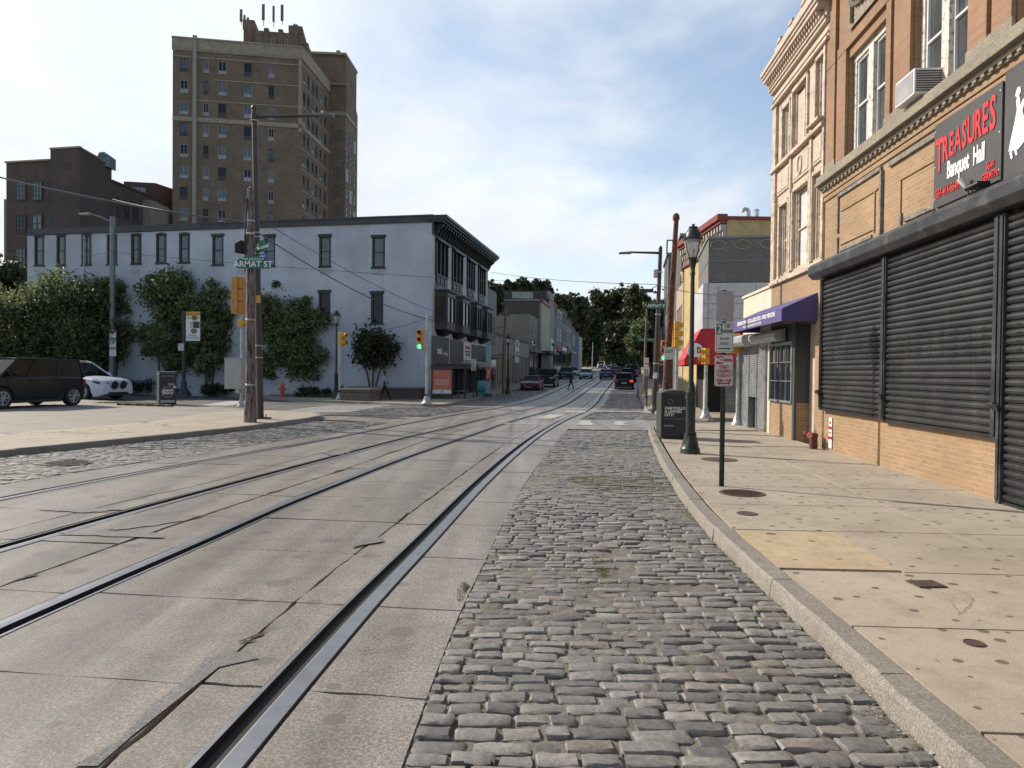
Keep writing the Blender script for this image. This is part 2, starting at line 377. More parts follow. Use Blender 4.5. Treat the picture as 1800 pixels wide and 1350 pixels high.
def curve(pts):
    ys=[p[0] for p in pts]; xs=[p[1] for p in pts]
    k=len(ys); h=[ys[i+1]-ys[i] for i in range(k-1)]; dl=[(xs[i+1]-xs[i])/h[i] for i in range(k-1)]
    m=[dl[0]]+[ (2*dl[i-1]*dl[i]/(dl[i-1]+dl[i]) if dl[i-1]*dl[i]>0 else 0) for i in range(1,k-1)]+[dl[-1]]
    def f(y):
        if y<=ys[0]: return xs[0]+m[0]*(y-ys[0])
        if y>=ys[-1]: return xs[-1]+m[-1]*(y-ys[-1])
        i=0
        while y>ys[i+1]: i+=1
        t=(y-ys[i])/h[i]
        return (2*t**3-3*t*t+1)*xs[i]+(t**3-2*t*t+t)*h[i]*m[i]+(-2*t**3+3*t*t)*xs[i+1]+(t**3-t*t)*h[i]*m[i+1]
    return f
def lanes(m):
    nt_=m.node_tree; b=nt_.nodes['Principled BSDF']; src=b.inputs['Base Color'].links[0].from_socket
    tc_=nt_.nodes.new('ShaderNodeTexCoord'); mp=nt_.nodes.new('ShaderNodeMapping'); mp.inputs['Rotation'].default_value=(0,0,R(8)); mp.inputs['Scale'].default_value=(1.9,.10,1); nz=nt_.nodes.new('ShaderNodeTexNoise'); nz.inputs['Scale'].default_value=1.0; nz.inputs['Detail'].default_value=6
    rp=nt_.nodes.new('ShaderNodeValToRGB'); rp.color_ramp.elements[0].position=.36; rp.color_ramp.elements[0].color=(.66,.65,.64,1); rp.color_ramp.elements[1].position=.60; rp.color_ramp.elements[1].color=(1.12,1.12,1.10,1)
    mx=nt_.nodes.new('ShaderNodeMix'); mx.data_type='RGBA'; mx.blend_type='MULTIPLY'; mx.inputs[0].default_value=.85; l=nt_.links
    l.new(tc_.outputs['Object'],mp.inputs[0]); l.new(mp.outputs[0],nz.inputs['Vector']); l.new(nz.outputs['Fac'],rp.inputs[0]); l.new(src,mx.inputs[6]); l.new(rp.outputs[0],mx.inputs[7]); l.new(mx.outputs[2],b.inputs['Base Color'])
lanes(M_slab)
r4=curve([(1,-1.58),(3.15,-1.44),(5.3,-1.27),(7.3,-1.06),(11.4,-.63),(18.5,.31),(26.7,1.73),(34.4,3.40),(54.5,6.6),(93,12.9),(190,29)])
r3=curve([(1,-3.75),(4.73,-3.47),(7.4,-3.18),(9.4,-2.98),(11.2,-2.72),(13.9,-2.32),(17.2,-1.72),(20.5,-1.08),(24.6,-.33),(35.8,2.15),(54.5,5.15),(92.5,11.4),(190,27.5)])
r2=curve([(1,-5.95),(6.94,-5.03),(8.55,-4.79),(10,-4.53),(11.6,-4.24),(15,-3.6),(19.2,-2.78),(22.2,-2.1),(27.6,-.95),(37.7,1.4),(63.3,5.35),(93,10.1),(190,26)])
r1=curve([(1,-7.9),(9.4,-6.83),(11.7,-6.38),(14.1,-5.8),(19.1,-4.62),(27.1,-2.95),(32.4,-1.6),(37.35,-.3),(59.6,3.4),(93.9,8.6),(190,24.5)])
sL=curve([(1,-8.75),(10.5,-7.65),(12.1,-7.25),(14,-6.72),(17.1,-5.85),(20,-5.1),(25,-4.03),(27.2,-3.5),(33.4,-1.95),(38,-.9),(60,2.7),(93.9,7.9),(190,23.8)])
sR=curve([(1,-.56),(3.16,-.49),(5.15,-.39),(7.36,-.2),(10.8,.12),(16,.78),(24.7,2.05),(32.2,3.5),(35.5,4.25),(72,10.1),(190,29.9)])
kR=curve([(-2,1.9),(3.2,2.0),(4.7,2.07),(6.15,2.12),(8,2.22),(11.6,2.62),(15.6,3.2),(21.3,4.1)])
kL=curve([(-3,-14.8),(8,-12),(14,-10.15),(16.4,-9.2),(20,-8.05),(22.5,-7.45),(25.3,-7.02)])
fR=curve([(34.4,6.44),(55.2,9.85),(75,13.2),(190,32.5)])
fL=curve([(36.6,-3.3),(41.2,-2.9),(47.4,-2.1),(55,-.75),(63.7,.85),(93,5.6),(190,21.3)])
def poly_sheet(name,pts,z0,mat,ys=None,kind='structure',skirt=0):
    bm=bmesh.new(); vs=[bm.verts.new((p[0],p[1],0)) for p in pts]; f=bm.faces.new(vs); f.normal_update()
    if f.normal.z<0: f.normal_flip()
    y0=min(p[1] for p in pts); y1=max(p[1] for p in pts)
    for yc in [46+3*i for i in range(12)]+[90,100,115,135,160,200,260,340]:
        if y0<yc<y1: bmesh.ops.bisect_plane(bm,geom=bm.verts[:]+bm.edges[:]+bm.faces[:],plane_co=(0,yc,0),plane_no=(0,1,0))
    if skirt:
        ed=[e for e in bm.edges if e.is_boundary]; r=bmesh.ops.extrude_edge_only(bm,edges=ed)
        for v in [g for g in r['geom'] if isinstance(g,bmesh.types.BMVert)]: v.co.z-=skirt
        bmesh.ops.recalc_face_normals(bm,faces=bm.faces)
    for v in bm.verts: v.co.z+=z0+tz(v.co.y)
    me=bpy.data.meshes.new(name); bm.to_mesh(me); bm.free(); me.materials.append(mat)
    o=bpy.data.objects.new(name,me); COL.objects.link(o)
    if kind: o['kind']=kind
    return o
# terrain
mb=MB(); ysr=[-60,0,45]+[45+4*i for i in range(1,12)]+[100,120,150,200,280,400,700,1200]
for a,b in zip(ysr,ysr[1:]):
    f=lambda y:tz(min(y,260))-.035
    mb.quad((-900,a,f(a)),(900,a,f(a)),(900,b,f(b)),(-900,b,f(b)))
struct(mb.build('ground',M_base))
# concrete track slabs as separate panels with real joints
def jcurve(px,f0,f1):
    P=sorted([(round(G(*p).y,3),G(*p).x) for p in px]); y0=P[0][0]; y1=P[-1][0]
    d0=P[0][1]-f0(y0); d1=P[-1][1]-f1(y1)
    P=[(1.0,f0(1.0)+d0)]+[p for p in P if p[0]>1.3]+[(y,f1(y)+d1) for y in (y1+8,y1+20,y1+50,y1+100,230)]
    return curve(P)
j1=jcurve([(0,938),(200,888),(333,858),(413,837),(567,797)],r2,r2)
j2=jcurve([(0,1033),(290,930),(400,893),(597,828),(751,774)],r3,r3)
j3=jcurve([(428,1136),(560,1023),(717,903),(799,842),(884,782),(973,735)],r4,r4)
RW={'1':(.12,.14),'2':(.10,.16),'3':(.12,.14),'4':(.0,.26)}
strips=[(sL,lambda y:r1(y)-.125,.0,.0),(lambda y:r1(y)+.125,j1,0,.010),(j1,lambda y:r2(y)-.105,.010,0),(lambda y:r2(y)+.16,j2,0,.024),
        (j2,lambda y:r3(y)-.13,.020,0),(lambda y:r3(y)+.13,j3,0,.013),(j3,lambda y:r4(y)-.015,.013,0),(lambda y:r4(y)+.262,sR,0,0)]
rs=random.Random(3)
def panels(mb,fa,fb,ga,gb,y0,y1,step,shear,z=0.0,gap=.014,jit=.006,drop=.006,th=.05,sub=.18):
    t=y0; 
    while t<y1-.2:
        e=min(y1,t+step*rs.uniform(.96,1.04)); n=max(2,int((e-t)/sub)); dz=rs.uniform(-drop,drop)*.6; g=gap*.5*rs.uniform(.6,1.5)
        L=[];Rr=[]
        for i in range(n+1):
            y=t+g+(e-t-2*g)*i/n
            jl=rs.uniform(-jit,jit) if ga else 0; jr=rs.uniform(-jit,jit) if gb else 0
            xa=fa(y)+ga+jl; xb=fb(y)-gb+jr
            L.append((xa,y-shear*(xa+2.4))); Rr.append((xb,y-shear*(xb+2.4)))
        nc=4 if (e-t)<2 else 2; rows=[]
        for i in range(n+1):
            row=[]
            for c in range(nc+1):
                k=c/nc; x=L[i][0]*(1-k)+Rr[i][0]*k; y=L[i][1]*(1-k)+Rr[i][1]*k
                if i in (0,n): y+=rs.uniform(-jit,jit)
                row.append((x,y))
            rows.append(row)
        base=len(mb.v)
        for row in rows:
            for (x,y) in row: mb.v.append((x,y,z+dz+tz(y)))
        w_=nc+1
        for i in range(n):
            for c in range(nc):
                a=base+i*w_+c; mb.f.append((a,a+1,a+1+w_,a+w_)); mb.mi.append(0)
        loop=[base+c for c in range(w_)]+[base+i*w_+nc for i in range(1,n+1)]+[base+n*w_+c for c in range(nc-1,-1,-1)]+[base+i*w_ for i in range(n-1,0,-1)]
        b2=len(mb.v); 
        for q in loop: x,y,zq=mb.v[q]; mb.v.append((x,y,zq-th))
        for i in range(len(loop)):
            j=(i+1)%len(loop); mb.f.append((loop[j],loop[i],b2+i,b2+j)); mb.mi.append(0)
        t=e
mb=MB()
for k,(fa,fb,ga,gb) in enumerate(strips):
    panels(mb,fa,fb,ga,gb,1.1+.37*(k%2)*0,36,1.48,.12,jit=.011,gap=.018)
    panels(mb,fa,fb,ga,gb,36,230,6,.12,sub=1.5,gap=.03)
struct(mb.build('track_slab',M_slab))
# rails
def rail(f,kind,label,offs):
    mb=MB(); ys=[0.8+.35*i for i in range(100)]; ys=[y for y in ys if y<36]+[36+2*i for i in range(0,98)]
    # offs: list of (x0,z0) profile points with material of the strip to the next
    pr=offs
    for a,b in zip(ys,ys[1:]):
        for (x0,z0,m),(x1,z1,_) in zip(pr,pr[1:]):
            fa,fb=f(a),f(b); mb.quad((fa+x0,a,z0+tz(a)),(fa+x1,a,z1+tz(a)),(fb+x1,b,z1+tz(b)),(fb+x0,b,z0+tz(b)),m)
    o=mb.build('tram_rail',[M_steel,M_groove]); tag(o,label,'tram rail','rails of the two tram tracks'); return o
H_R=[(0,-.08,1),(0,.006,0),(.030,.007,1),(.034,-.030,1),(.130,-.030,1),(.136,.003,0),(.15,.009,0),(.252,.006,0),(.255,-.05,1)]
H_L=[(-.12,-.05,1),(-.118,.006,0),(-.05,.010,0),(.002,.006,1),(.008,-.030,1),(.088,-.030,1),(.094,.005,0),(.118,.005,0),(.12,-.05,1)]
H_2=[(-.10,-.08,1),(-.098,.005,0),(-.072,.006,1),(-.068,-.030,1),(.038,-.030,1),(.044,.005,0),(.09,.009,0),(.148,.006,0),(.152,-.05,1)]
rail(r4,'R','steel tram rail nearest the cobbled parking lane, widest shining head in the foreground',H_R)
rail(r3,'L','steel tram rail second from the right, crossing the lower left corner',H_L)
rail(r2,'R','steel tram rail second from the left kerb, dark grooved',H_2)
rail(r1,'L','steel tram rail nearest the left kerb and its cobbles',H_L)
# cobbles
def in_rows(poly,yc):
    xs=[]; n=len(poly)
    for i in range(n):
        (xa,ya),(xb,yb)=poly[i],poly[(i+1)%n]
        if (ya<=yc)!=(yb<=yc): xs.append(xa+(xb-xa)*(yc-ya)/(yb-ya))
    xs.sort(); return list(zip(xs[::2],xs[1::2]))
GU=[-1,-.88,-.35,.3,.87,1]; GV=[-1,-.76,.74,1]
def stones(name,poly,rowh,lr,seed,fine=lambda y:2,shear=0.0,holes=(),z=0.0,edge=.02):
    r=random.Random(seed); V=[];F=[]
    y0=min(p[1] for p in poly); y1=max(p[1] for p in poly); y=y0
    row=0
    while y<y1:
        h=rowh*r.uniform(.86,1.14); yc=y+h/2; y+=h; row+=1
        for (xa,xb) in in_rows(poly,yc):
            xa+=edge; xb-=edge; x=xa-r.uniform(0,.12) ; x=xa
            first=True
            while x<xb-.06:
                L=r.uniform(*lr); 
                if first: L*=r.uniform(.4,1); first=False
                if xb-(x+L)<.09: L=xb-x
                gx=r.uniform(.004,.014); gy=r.uniform(.003,.012)
                cx,cyy=x+L/2,yc; x+=L
                dy=.028*math.sin(cx*1.9+row*.12)+.018*math.sin(cx*4.7+row*.5)-shear*(cx)
                if any((cx-hx)**2/(rx*rx)+(cyy-hy)**2/(ry*ry)<1 and r.random()<pp for hx,hy,rx,ry,pp in holes): continue
                zz=z+r.gauss(0,.0055)+.010*math.sin(cx*1.3+1)*math.sin(cyy*.9)
                tx,ty=r.gauss(0,.022),r.gauss(0,.03); rot=r.gauss(0,.030)
                n=fine(cyy); hx=L/2-gx/2; hy=(h/2-gy/2)*r.uniform(.86,1.0)
                b=len(V)
                if n==0:
                    for (a_,b_) in ((-1,-1),(1,-1),(1,1),(-1,1)):
                        px,py=cx+a_*hx*.86,cyy+dy+b_*hy*.72; V.append((px,py,zz+tz(py)+.004+tx*a_*hx+ty*b_*hy))
                    for (a_,b_) in ((-1,-1),(1,-1),(1,1),(-1,1)):
                        px,py=cx+a_*hx,cyy+dy+b_*hy; V.append((px,py,zz-.028+tz(py)))
                    F.append((b,b+1,b+2,b+3)); F+=[(b+4+i,b+4+(i+1)%4,b+(i+1)%4,b+i) for i in range(4)]
                else:
                    nx,ny=(6,4) if n==2 else (4,3)
                    for j in range(ny):
                        for i in range(nx):
                            u=GU[i] if n==2 else -1+2*i/(nx-1); v=GV[j] if n==2 else -1+2*j/(ny-1)
                            # warp so that outer ring sits near the rim and corners are cut round
                            c=1-.13*(abs(u)**3)*(abs(v)**3)*r.uniform(.4,1.6)
                            e=max(abs(u),abs(v)); lx=u*hx*c+r.gauss(0,.0045); ly=v*hy*c+r.gauss(0,.0042)
                            drop=(.009 if e>.99 else 0)+.0015*e*e+r.gauss(0,.0016)
                            V.append((cx+lx*math.cos(rot)-ly*math.sin(rot),cyy+dy+lx*math.sin(rot)+ly*math.cos(rot),zz+.007-drop+tx*lx*1.0+ty*ly+tz(cyy)))
                    for j in range(ny-1):
                        for i in range(nx-1):
                            a=b+j*nx+i; F.append((a,a+1,a+1+nx,a+nx))
                    loop=[b+i for i in range(nx)]+[b+j*nx+nx-1 for j in range(1,ny)]+[b+(ny-1)*nx+i for i in range(nx-2,-1,-1)]+[b+j*nx for j in range(ny-2,0,-1)]
                    b2=len(V)
                    for q in loop: X=V[q]; V.append((X[0],X[1],X[2]-.035))
                    for i in range(len(loop)): k=(i+1)%len(loop); F.append((loop[k],loop[i],b2+i,b2+k))
    me=bpy.data.meshes.new(name); me.from_pydata(V,[],F); me.materials.append(M_stone); me.shade_smooth(); me.set_sharp_from_angle(angle=R(38))
    o=bpy.data.objects.new(name,me); COL.objects.link(o); o['kind']='structure'; return o
def band(fa,fb,y0,y1,st=.5):
    ys=[y0+st*i for i in range(int((y1-y0)/st)+1)]
    if ys[-1]<y1: ys.append(y1)
    return [(fa(y),y) for y in ys]+[(fb(y),y) for y in reversed(ys)]
M_sand=concrete('joint_sand',(.155,.138,.114),.8,.95,scale=4,vs=80,stainc=(.05,.07,.02))
def bedding(fa,fb,y0,y1,st,seed):
    r=np.random.RandomState(seed); ys=np.arange(y0,y1,st); n=int(3.2/st); V=[];F=[]
    for y in ys:
        a,b=fa(y),fb(y)
        for i in range(n+1):
            x=a+(b-a)*i/n; V.append((x,y,-.011+.004*math.sin(x*2.3+y*.7)*math.sin(y*1.7+x)+r.normal(0,.006)+tz(y)))
    k=n+1
    for j in range(len(ys)-1):
        for i in range(n): a=j*k+i; F.append((a,a+1,a+1+k,a+k))
    me=bpy.data.meshes.new('joint_sand'); me.from_pydata(V,[],F); me.materials.append(M_sand); me.shade_smooth()
    o=bpy.data.objects.new('joint_sand',me); COL.objects.link(o); o['kind']='structure'
bedding(sR,kR,2.0,22.3,.05,1); bedding(kL,sL,7.4,24.6,.08,2)
HOLES=[(1.0,6.55,.10,.45,.95),(1.35,5.95,.42,.12,.75),(1.1,7.1,.2,.08,.9),(.9,5.2,.12,.1,.6)]
stones('cobbled_lane',band(sR,kR,2.2,22.2),.118,(.14,.33),11,lambda y:2 if y<9 else 1,.02,HOLES)
stones('cobbled_lane',band(kL,sL,7.6,24.3),.125,(.16,.35),12,lambda y:1 if y<15 else 0,.08)
stones('cobbled_lane',[(-7.5,28.3),(-6.5,33.2),(-3.7,35.7),(-1.3,36.3),(-2.0,33.2),(-3.2,28.4)],.15,(.2,.42),13,lambda y:0,.05)
stones('cobbled_lane',[(sR(27.6),27.6),(sR(30),30),(sR(32.6),32.6),(6.0,32.6),(6.3,30.5),(6.6,28.4),(6.0,27.6)],.15,(.2,.42),14,lambda y:0,.05)
stones('cobbled_lane',band(sR,fR,34.7,64),.16,(.22,.42),15,lambda y:0)
stones('cobbled_lane',band(fL,sL,37.6,66),.16,(.22,.42),16,lambda y:0)
poly_sheet('cobbled_lane',band(sR,fR,64,230,4),-.004,M_stone)
poly_sheet('cobbled_lane',band(fL,sL,66,230,4),-.004,M_stone)
# concrete crossing bands through the junction
cb=plain
poly_sheet('crosswalk',[(-7.0,25.9),(-7.45,28.0),(sL(27.9),27.9),(sL(24.8),24.5)],.0,M_slab)
poly_sheet('crosswalk',[(sR(22.5),22.6),(sR(27.4),27.4),(7.0,27.6),(7.2,25.2),(5.2,23.3),(4.3,22.4)],.0,M_slab)
poly_sheet('crosswalk',[(sR(32.8),32.8),(sR(34.6),34.6),(6.42,34.5),(6.2,32.8)],.0,M_slab)
poly_sheet('crosswalk',[(-3.9,35.9),(-3.25,37.5),(sL(37.4),37.4),(sL(36.6),36.4)],-.0,M_slab)
# worn paint
for pts in ([(2.2,24.4),(2.75,24.2),(2.9,24.9),(2.85,25.8),(3.05,26.5),(2.55,26.7),(2.45,25.6)],[(3.45,24.9),(3.7,24.3),(4.1,24.5),(3.95,25.2),(4.3,25.9),(4.05,26.4),(3.75,26.2),(3.7,25.3)],[(-.3,24.6),(1.2,24.3),(1.25,24.65),(-.2,24.9)],[(.9,27.6),(1.5,27.5),(2.3,30.2),(1.6,30.4)],[(2.4,32.3),(3.3,32.2),(3.5,33.3),(2.6,33.4)]):
    poly_sheet('road_marking',pts,.012,M_white)
# side streets
poly_sheet('road',[(-7.0,25.8),(-8.05,28.9),(-10.0,29.6),(-15,33.2),(-18.2,34.9),(-30,42),(-70,66),(-70,82),(-23.9,49.9),(-16.3,44.7),(-11.7,40),(-9.65,39.3),(-7.4,38.2),(-5.3,36.8),(-3.9,35.9),(-6.5,33.3),(-7.5,28.2)],.0,M_asph)
poly_sheet('road',[(5.2,23.3),(7.2,25.0),(9,25.2),(60,25.2),(60,26.6),(9.2,26.6),(7.6,27.2),(7.0,28.5),(6.4,31),(6.2,32.7),(5.9,32.7),(6.6,28.4),(6.0,27.5)],.003,M_asph)
# ladder crosswalk across the side street, stop line
for i in range(6):
    a=G(486+i*17,724.2-i*2.3); b=G(612+i*14,724.0-i*2.2); d=Vector((.10,.62,0))
    poly_sheet('road_marking',[(a.x,a.y),(b.x,b.y),(b.x+d.x,b.y+d.y),(a.x+d.x,a.y+d.y)],.006,M_white)
a=G(352,712.5);b=G(424,705);poly_sheet('road_marking',[(a.x,a.y),(a.x+1.4,a.y-.1),(b.x+1.0,b.y),(b.x-.6,b.y)],.006,M_white)
# kerbs
def kerb(pts,side,width=.17,top=.135,lo=-.04,ln=(1.4,2.3),seed=1):
    r=random.Random(seed); mb=MB(); P=[Vector((p[0],p[1])) for p in pts]
    seg=[0]; 
    for a,b in zip(P,P[1:]): seg.append(seg[-1]+(b-a).length)
    def at(s):
        s=max(0,min(seg[-1],s)); i=0
        while i<len(P)-2 and s>seg[i+1]: i+=1
        t=(s-seg[i])/(seg[i+1]-seg[i]); p=P[i].lerp(P[i+1],t); d=(P[i+1]-P[i]).normalized(); return p,Vector((d.y,-d.x))*side
    s=0
    while s<seg[-1]-.1:
        e=min(seg[-1],s+r.uniform(*ln)); n=max(1,int((e-s)/.22)); g=.006; dz=r.uniform(-.006,.006); dx=r.uniform(-.008,.008)
        rows=[]
        for i in range(n+1):
            p,nn=at(s+g+(e-s-2*g)*i/n); j=[r.uniform(-.004,.004) for _ in range(4)]
            pr=[(-.016+dx+j[0]*1.8,lo),(dx+j[1]*1.5,top-.030),(dx+.008+j[1],top-.010),(dx+.022+j[0]*1.5,top+j[2]*.5),(width+j[3],top+.002),(width,lo)]
            rows.append([(p.x+nn.x*a,p.y+nn.y*a,b+dz+tz(p.y)) for a,b in pr])
        b0=len(mb.v)
        for rw in rows: mb.v+=rw
        for i in range(n):
            for c in range(5): a=b0+i*6+c; mb.f.append((a,a+6,a+7,a+1) if side<0 else (a,a+1,a+7,a+6)); mb.mi.append(0)
        mb.f.append(tuple(b0+c for c in range(6))); mb.mi.append(0); mb.f.append(tuple(b0+n*6+c for c in range(5,-1,-1))); mb.mi.append(0)
        s=e
    return struct(mb.build('kerb',M_kerb,smooth=14))
KRp=[(kR(y),y) for y in np.arange(-2,21.6,.5)]+[(4.3,22.3),(4.75,23.1),(5.5,23.9),(6.6,24.6),(7.8,24.95),(10,25.05),(60,25.05)]
kerb(KRp,1,.17,seed=2)
KLp=[(kL(y),y) for y in np.arange(-2,25,.5)]+[(-7.0,25.5),(-7.05,26.3),(-7.35,27.4),(-8.05,28.6),(-10.0,29.5),(-15,33.1),(-18.2,34.8),(-30,41.8),(-70,65.8)]
kerb(KLp,-1,.16,seed=3)
KAp=[(-70,82),(-23.9,49.9),(-16.3,44.7),(-11.7,40.1),(-9.65,39.3),(-7.4,38.2),(-5.3,36.8),(-4,36.05),(-3.5,36.3),(-3.28,37)]+[(fL(y),y) for y in np.arange(38,230,2.0)]
kerb(KAp,-1,.16,seed=4,ln=(2,3))
KFp=[(60,26.65),(9.2,26.7),(7.6,27.3),(7.0,28.6),(6.45,31),(6.25,33),(6.4,34.4)]+[(fR(y),y) for y in np.arange(35,230,2.0)]
kerb(KFp,1,.16,seed=5,ln=(2,3))
# sidewalks (jointed panels on the near right one)
wallx=lambda y:6.10+.0768*(y-4)+.02
mb=MB(); jl=lambda y:kR(y)+.175; jm=lambda y:kR(y)*.42+wallx(y)*.58
YP=[-2,-.5,.9,2.25,3.5,4.9,6.25,7.8,9.3,10.8,12.3,13.8,15.3,16.8,18.3,19.8,21.3]
rs=random.Random(5)
yel=None
for a,b in zip(YP,YP[1:]):
    for (fa,fb) in ((jl,jm),(jm,wallx)):
        if a==6.25 and fa is jl: continue
        panels(mb,fa,fb,.012,.009,a,b-.0001,b-a+.3,.05,z=.133,gap=.022,jit=.0015,drop=.002,th=.03,sub=.4)
struct(mb.build('sidewalk',M_walk))
mb=MB(); xm=lambda y:jl(y)+1.02
panels(mb,jl,xm,.004,.004,6.3,7.79,1.8,.05,z=.134,gap=.012,jit=.0015,drop=.001,th=.03,sub=.4); struct(mb.build('sidewalk',M_yel))
mb=MB(); panels(mb,xm,jm,.004,.004,6.25,7.8,1.9,.05,z=.133,gap=.012,jit=.0015,drop=.001,th=.03,sub=.4); struct(mb.build('sidewalk',M_walk))
poly_sheet('sidewalk',[(kR(21.2)+.2,21.2),(4.5,22.3),(4.95,23.0),(5.65,23.75),(6.7,24.42),(7.9,24.78),(60,24.85),(60,20),(7.6,21.2)],.130,M_walk)
poly_sheet('sidewalk',[(60,26.85),(9.25,26.87),(7.75,27.45),(7.17,28.7),(6.62,31.05),(6.42,33),(6.57,34.4)]+[(fR(y)+.16,y) for y in np.arange(36,230,4.0)]+[(60,228)],.130,M_walk2)
poly_sheet('sidewalk',[(kL(y)-.16,y) for y in np.arange(-2,25,1.0)]+[(-7.16,25.5),(-7.2,26.3),(-7.5,27.3),(-8.15,28.45),(-10.05,29.33),(-11.6,27.0),(-11.3,22)]+[(kL(y)-3.9,y) for y in np.arange(20,-3,-1.0)],.130,M_walk2)
poly_sheet('parking_lot',[(kL(y)-3.9,y) for y in np.arange(-2,20.5,1.0)]+[(-11.3,22),(-11.6,27.0),(-10.05,29.33),(-15.05,32.93),(-18.25,34.63),(-30,41.6),(-70,65.6),(-70,-2)],.126,M_lot)
poly_sheet('sidewalk',[(-70,82.2),(-23.8,50.1),(-16.2,44.9),(-11.6,40.27),(-9.6,39.47),(-7.35,38.37),(-5.25,36.97),(-4,36.25),(-3.65,36.4),(-3.45,37.05)]+[(fL(y)-.16,y) for y in np.arange(38,228,4.0)]+[(-6,228),(-6,44.5),(-9.6,44.2),(-12.2,43.4),(-16.8,46.9),(-24.4,52),(-70,84.3)],.130,M_walk2)
poly_sheet('plaza',[(-9.9,42.0),(-5.3,40.2),(-4.6,44.2),(-9.6,45.5)],.134,M_brickpave)
M_soil=plain('lawn_soil',(.05,.06,.025),.95,scale=6,var=.4)
poly_sheet('lawn',[(-9.6,44.2),(-12.2,43.4),(-16.8,46.9),(-24.4,52),(-70,84.3),(-70,130),(-6,60),(-6,44.5)],.136,M_soil)
# broken joint edges
M_hole=plain('joint_dirt',(.035,.030,.025),.95,var=.5,scale=20)
for cxp,cyp,rx,ry,an,sd_ in ((447,1121,.022,.10,-.55,1),(437,1130,.04,.02,.4,2),(350,909,.022,.13,-.3,3),(480,866,.03,.16,-.3,5),(716,904,.018,.10,-.15,6),(819,1033,.022,.09,-.05,7),(600,827,.03,.3,-.3,10),(690,795,.03,.35,-.3,11),(50,1015,.03,.09,-.3,12)):
    c=G(cxp,cyp); r_=random.Random(sd_); P=[]
    for k in range(22):
        t=k*math.pi/11; q=1+.3*math.sin(3*t+sd_)+r_.uniform(-.25,.25); x_,y_=rx*math.cos(t)*q,ry*math.sin(t)*q; P.append((c.x+x_*math.cos(an)-y_*math.sin(an),c.y+x_*math.sin(an)+y_*math.cos(an)))
    poly_sheet('joint_dirt',P,.0105,M_hole)
def cracks(name,starts,z,seed,wd=.004):
    r=random.Random(seed); mb=MB()
    def run(x,y,a,n,w0,depth):
        P=[]
        for k in range(n):
            P.append((x,y,w0*(1-k/n)*r.uniform(.5,1.5))); a+=r.gauss(0,.16); st=r.uniform(.03,.09); x+=math.cos(a)*st; y+=math.sin(a)*st
            if depth and r.random()<.07: run(x,y,a+r.choice((-.9,.9)),n//2,w0*.6,depth-1)
        for (x0,y0,a0),(x1,y1,a1) in zip(P,P[1:]):
            dx,dy=x1-x0,y1-y0; l=math.hypot(dx,dy); nx,ny=-dy/l,dx/l
            mb.quad((x0-nx*a0,y0-ny*a0,z),(x0+nx*a0,y0+ny*a0,z),(x1+nx*a1,y1+ny*a1,z),(x1-nx*a1,y1-ny*a1,z))
    for (x,y,a,n) in starts: run(x,y,a,n,wd,2)
    struct(mb.build(name,M_hole))
cracks('slab_crack',[(-.95,4.45,.3,12),(-2.3,5.9,.1,16),(-4.1,8.4,.2,16),(-5.4,9.8,.3,20),(-3.4,11.8,2.9,18),(-1.2,12.2,.2,14),(-5.9,12.5,.1,18),(-.2,14.2,2.9,14)],.0112,4,.0028)
cracks('pavement_crack',[(-12.5,15,.2,30),(-11.4,18,.4,36),(-9.8,20.5,2.8,30),(-13.6,17.6,.1,40),(-9.2,24.6,2.6,26),(-8.6,22.6,.9,16)],.1345,9,.022)
cracks('pavement_crack',[(3.1,4.9,.5,20),(2.9,9.2,.3,18),(4.0,11.0,.4,20),(3.0,3.4,.9,16)],.1385,6,.0022)
# repair patches
pp=[(1090,380),(1170,410),(990,450),(850,560),(600,760),(440,900),(330,900),(540,780),(700,610),(850,505),(930,410)]
poly_sheet('asphalt_patch',[G(x*.3889,1000+y*.3889)[:2] for x,y in pp],.010,M_patch)
for cxp,cyp,rx,ry,an in ((150,898,.42,.12,.1),(205,941,.55,.10,-.05),(262,922,.34,.14,.9),(648,953,.10,.22,-.4),(590,797,.25,.35,0)):
    c=G(cxp,cyp); r_=random.Random(cxp); P=[]
    for k in range(40):
        t=k*math.pi/20; q=1+.22*math.sin(3*t+cxp)+.13*math.sin(7*t)+r_.uniform(-.12,.12); x_,y_=rx*math.cos(t)*q,ry*math.sin(t)*q; P.append((c.x+x_*math.cos(an)-y_*math.sin(an),c.y+x_*math.sin(an)+y_*math.cos(an)))
    poly_sheet('asphalt_patch',P,.0115,M_patch)
#PART2
# ================================================================== BUILDINGS
M_bt=brick('tan_brick',(.345,.222,.122),(.265,.168,.092),(.40,.33,.245),.205,.075,.012,.6,stain=(.30,.19,.11))
M_bo=brick('orange_brick',(.30,.178,.100),(.24,.138,.078),(.30,.23,.165),.205,.072,.010,.65,stain=(.24,.13,.08))
M_bd=brick('dark_brick',(.11,.072,.060),(.085,.056,.047),(.09,.07,.065),.22,.08,.012,.5,stain=(.05,.04,.035))
M_bt2=brick('tower_brick',(.225,.158,.108),(.185,.130,.090),(.19,.145,.11),.24,.085,.012,.55,stain=(.09,.07,.05))
M_bb=brick('brown_brick',(.12,.085,.070),(.10,.07,.06),(.10,.08,.07),.22,.08,.012,.6,stain=(.06,.05,.045))
M_stoneg=concrete('weathered_stone',(.25,.215,.165),.6,.85,scale=2.5,vs=40,stainc=(.07,.06,.05))
M_cream=plain('cream_paint',(.49,.40,.32),.6,var=.10,scale=1.6,dirt=(.36,.27,.20))
M_creamt=plain('cream_trim_peeling',(.50,.40,.31),.7,var=.3,scale=3,dirt=(.17,.115,.085))
M_peel=plain('peeling_white_wood',(.58,.54,.47),.75,var=.15,scale=5,dirt=(.13,.11,.09))
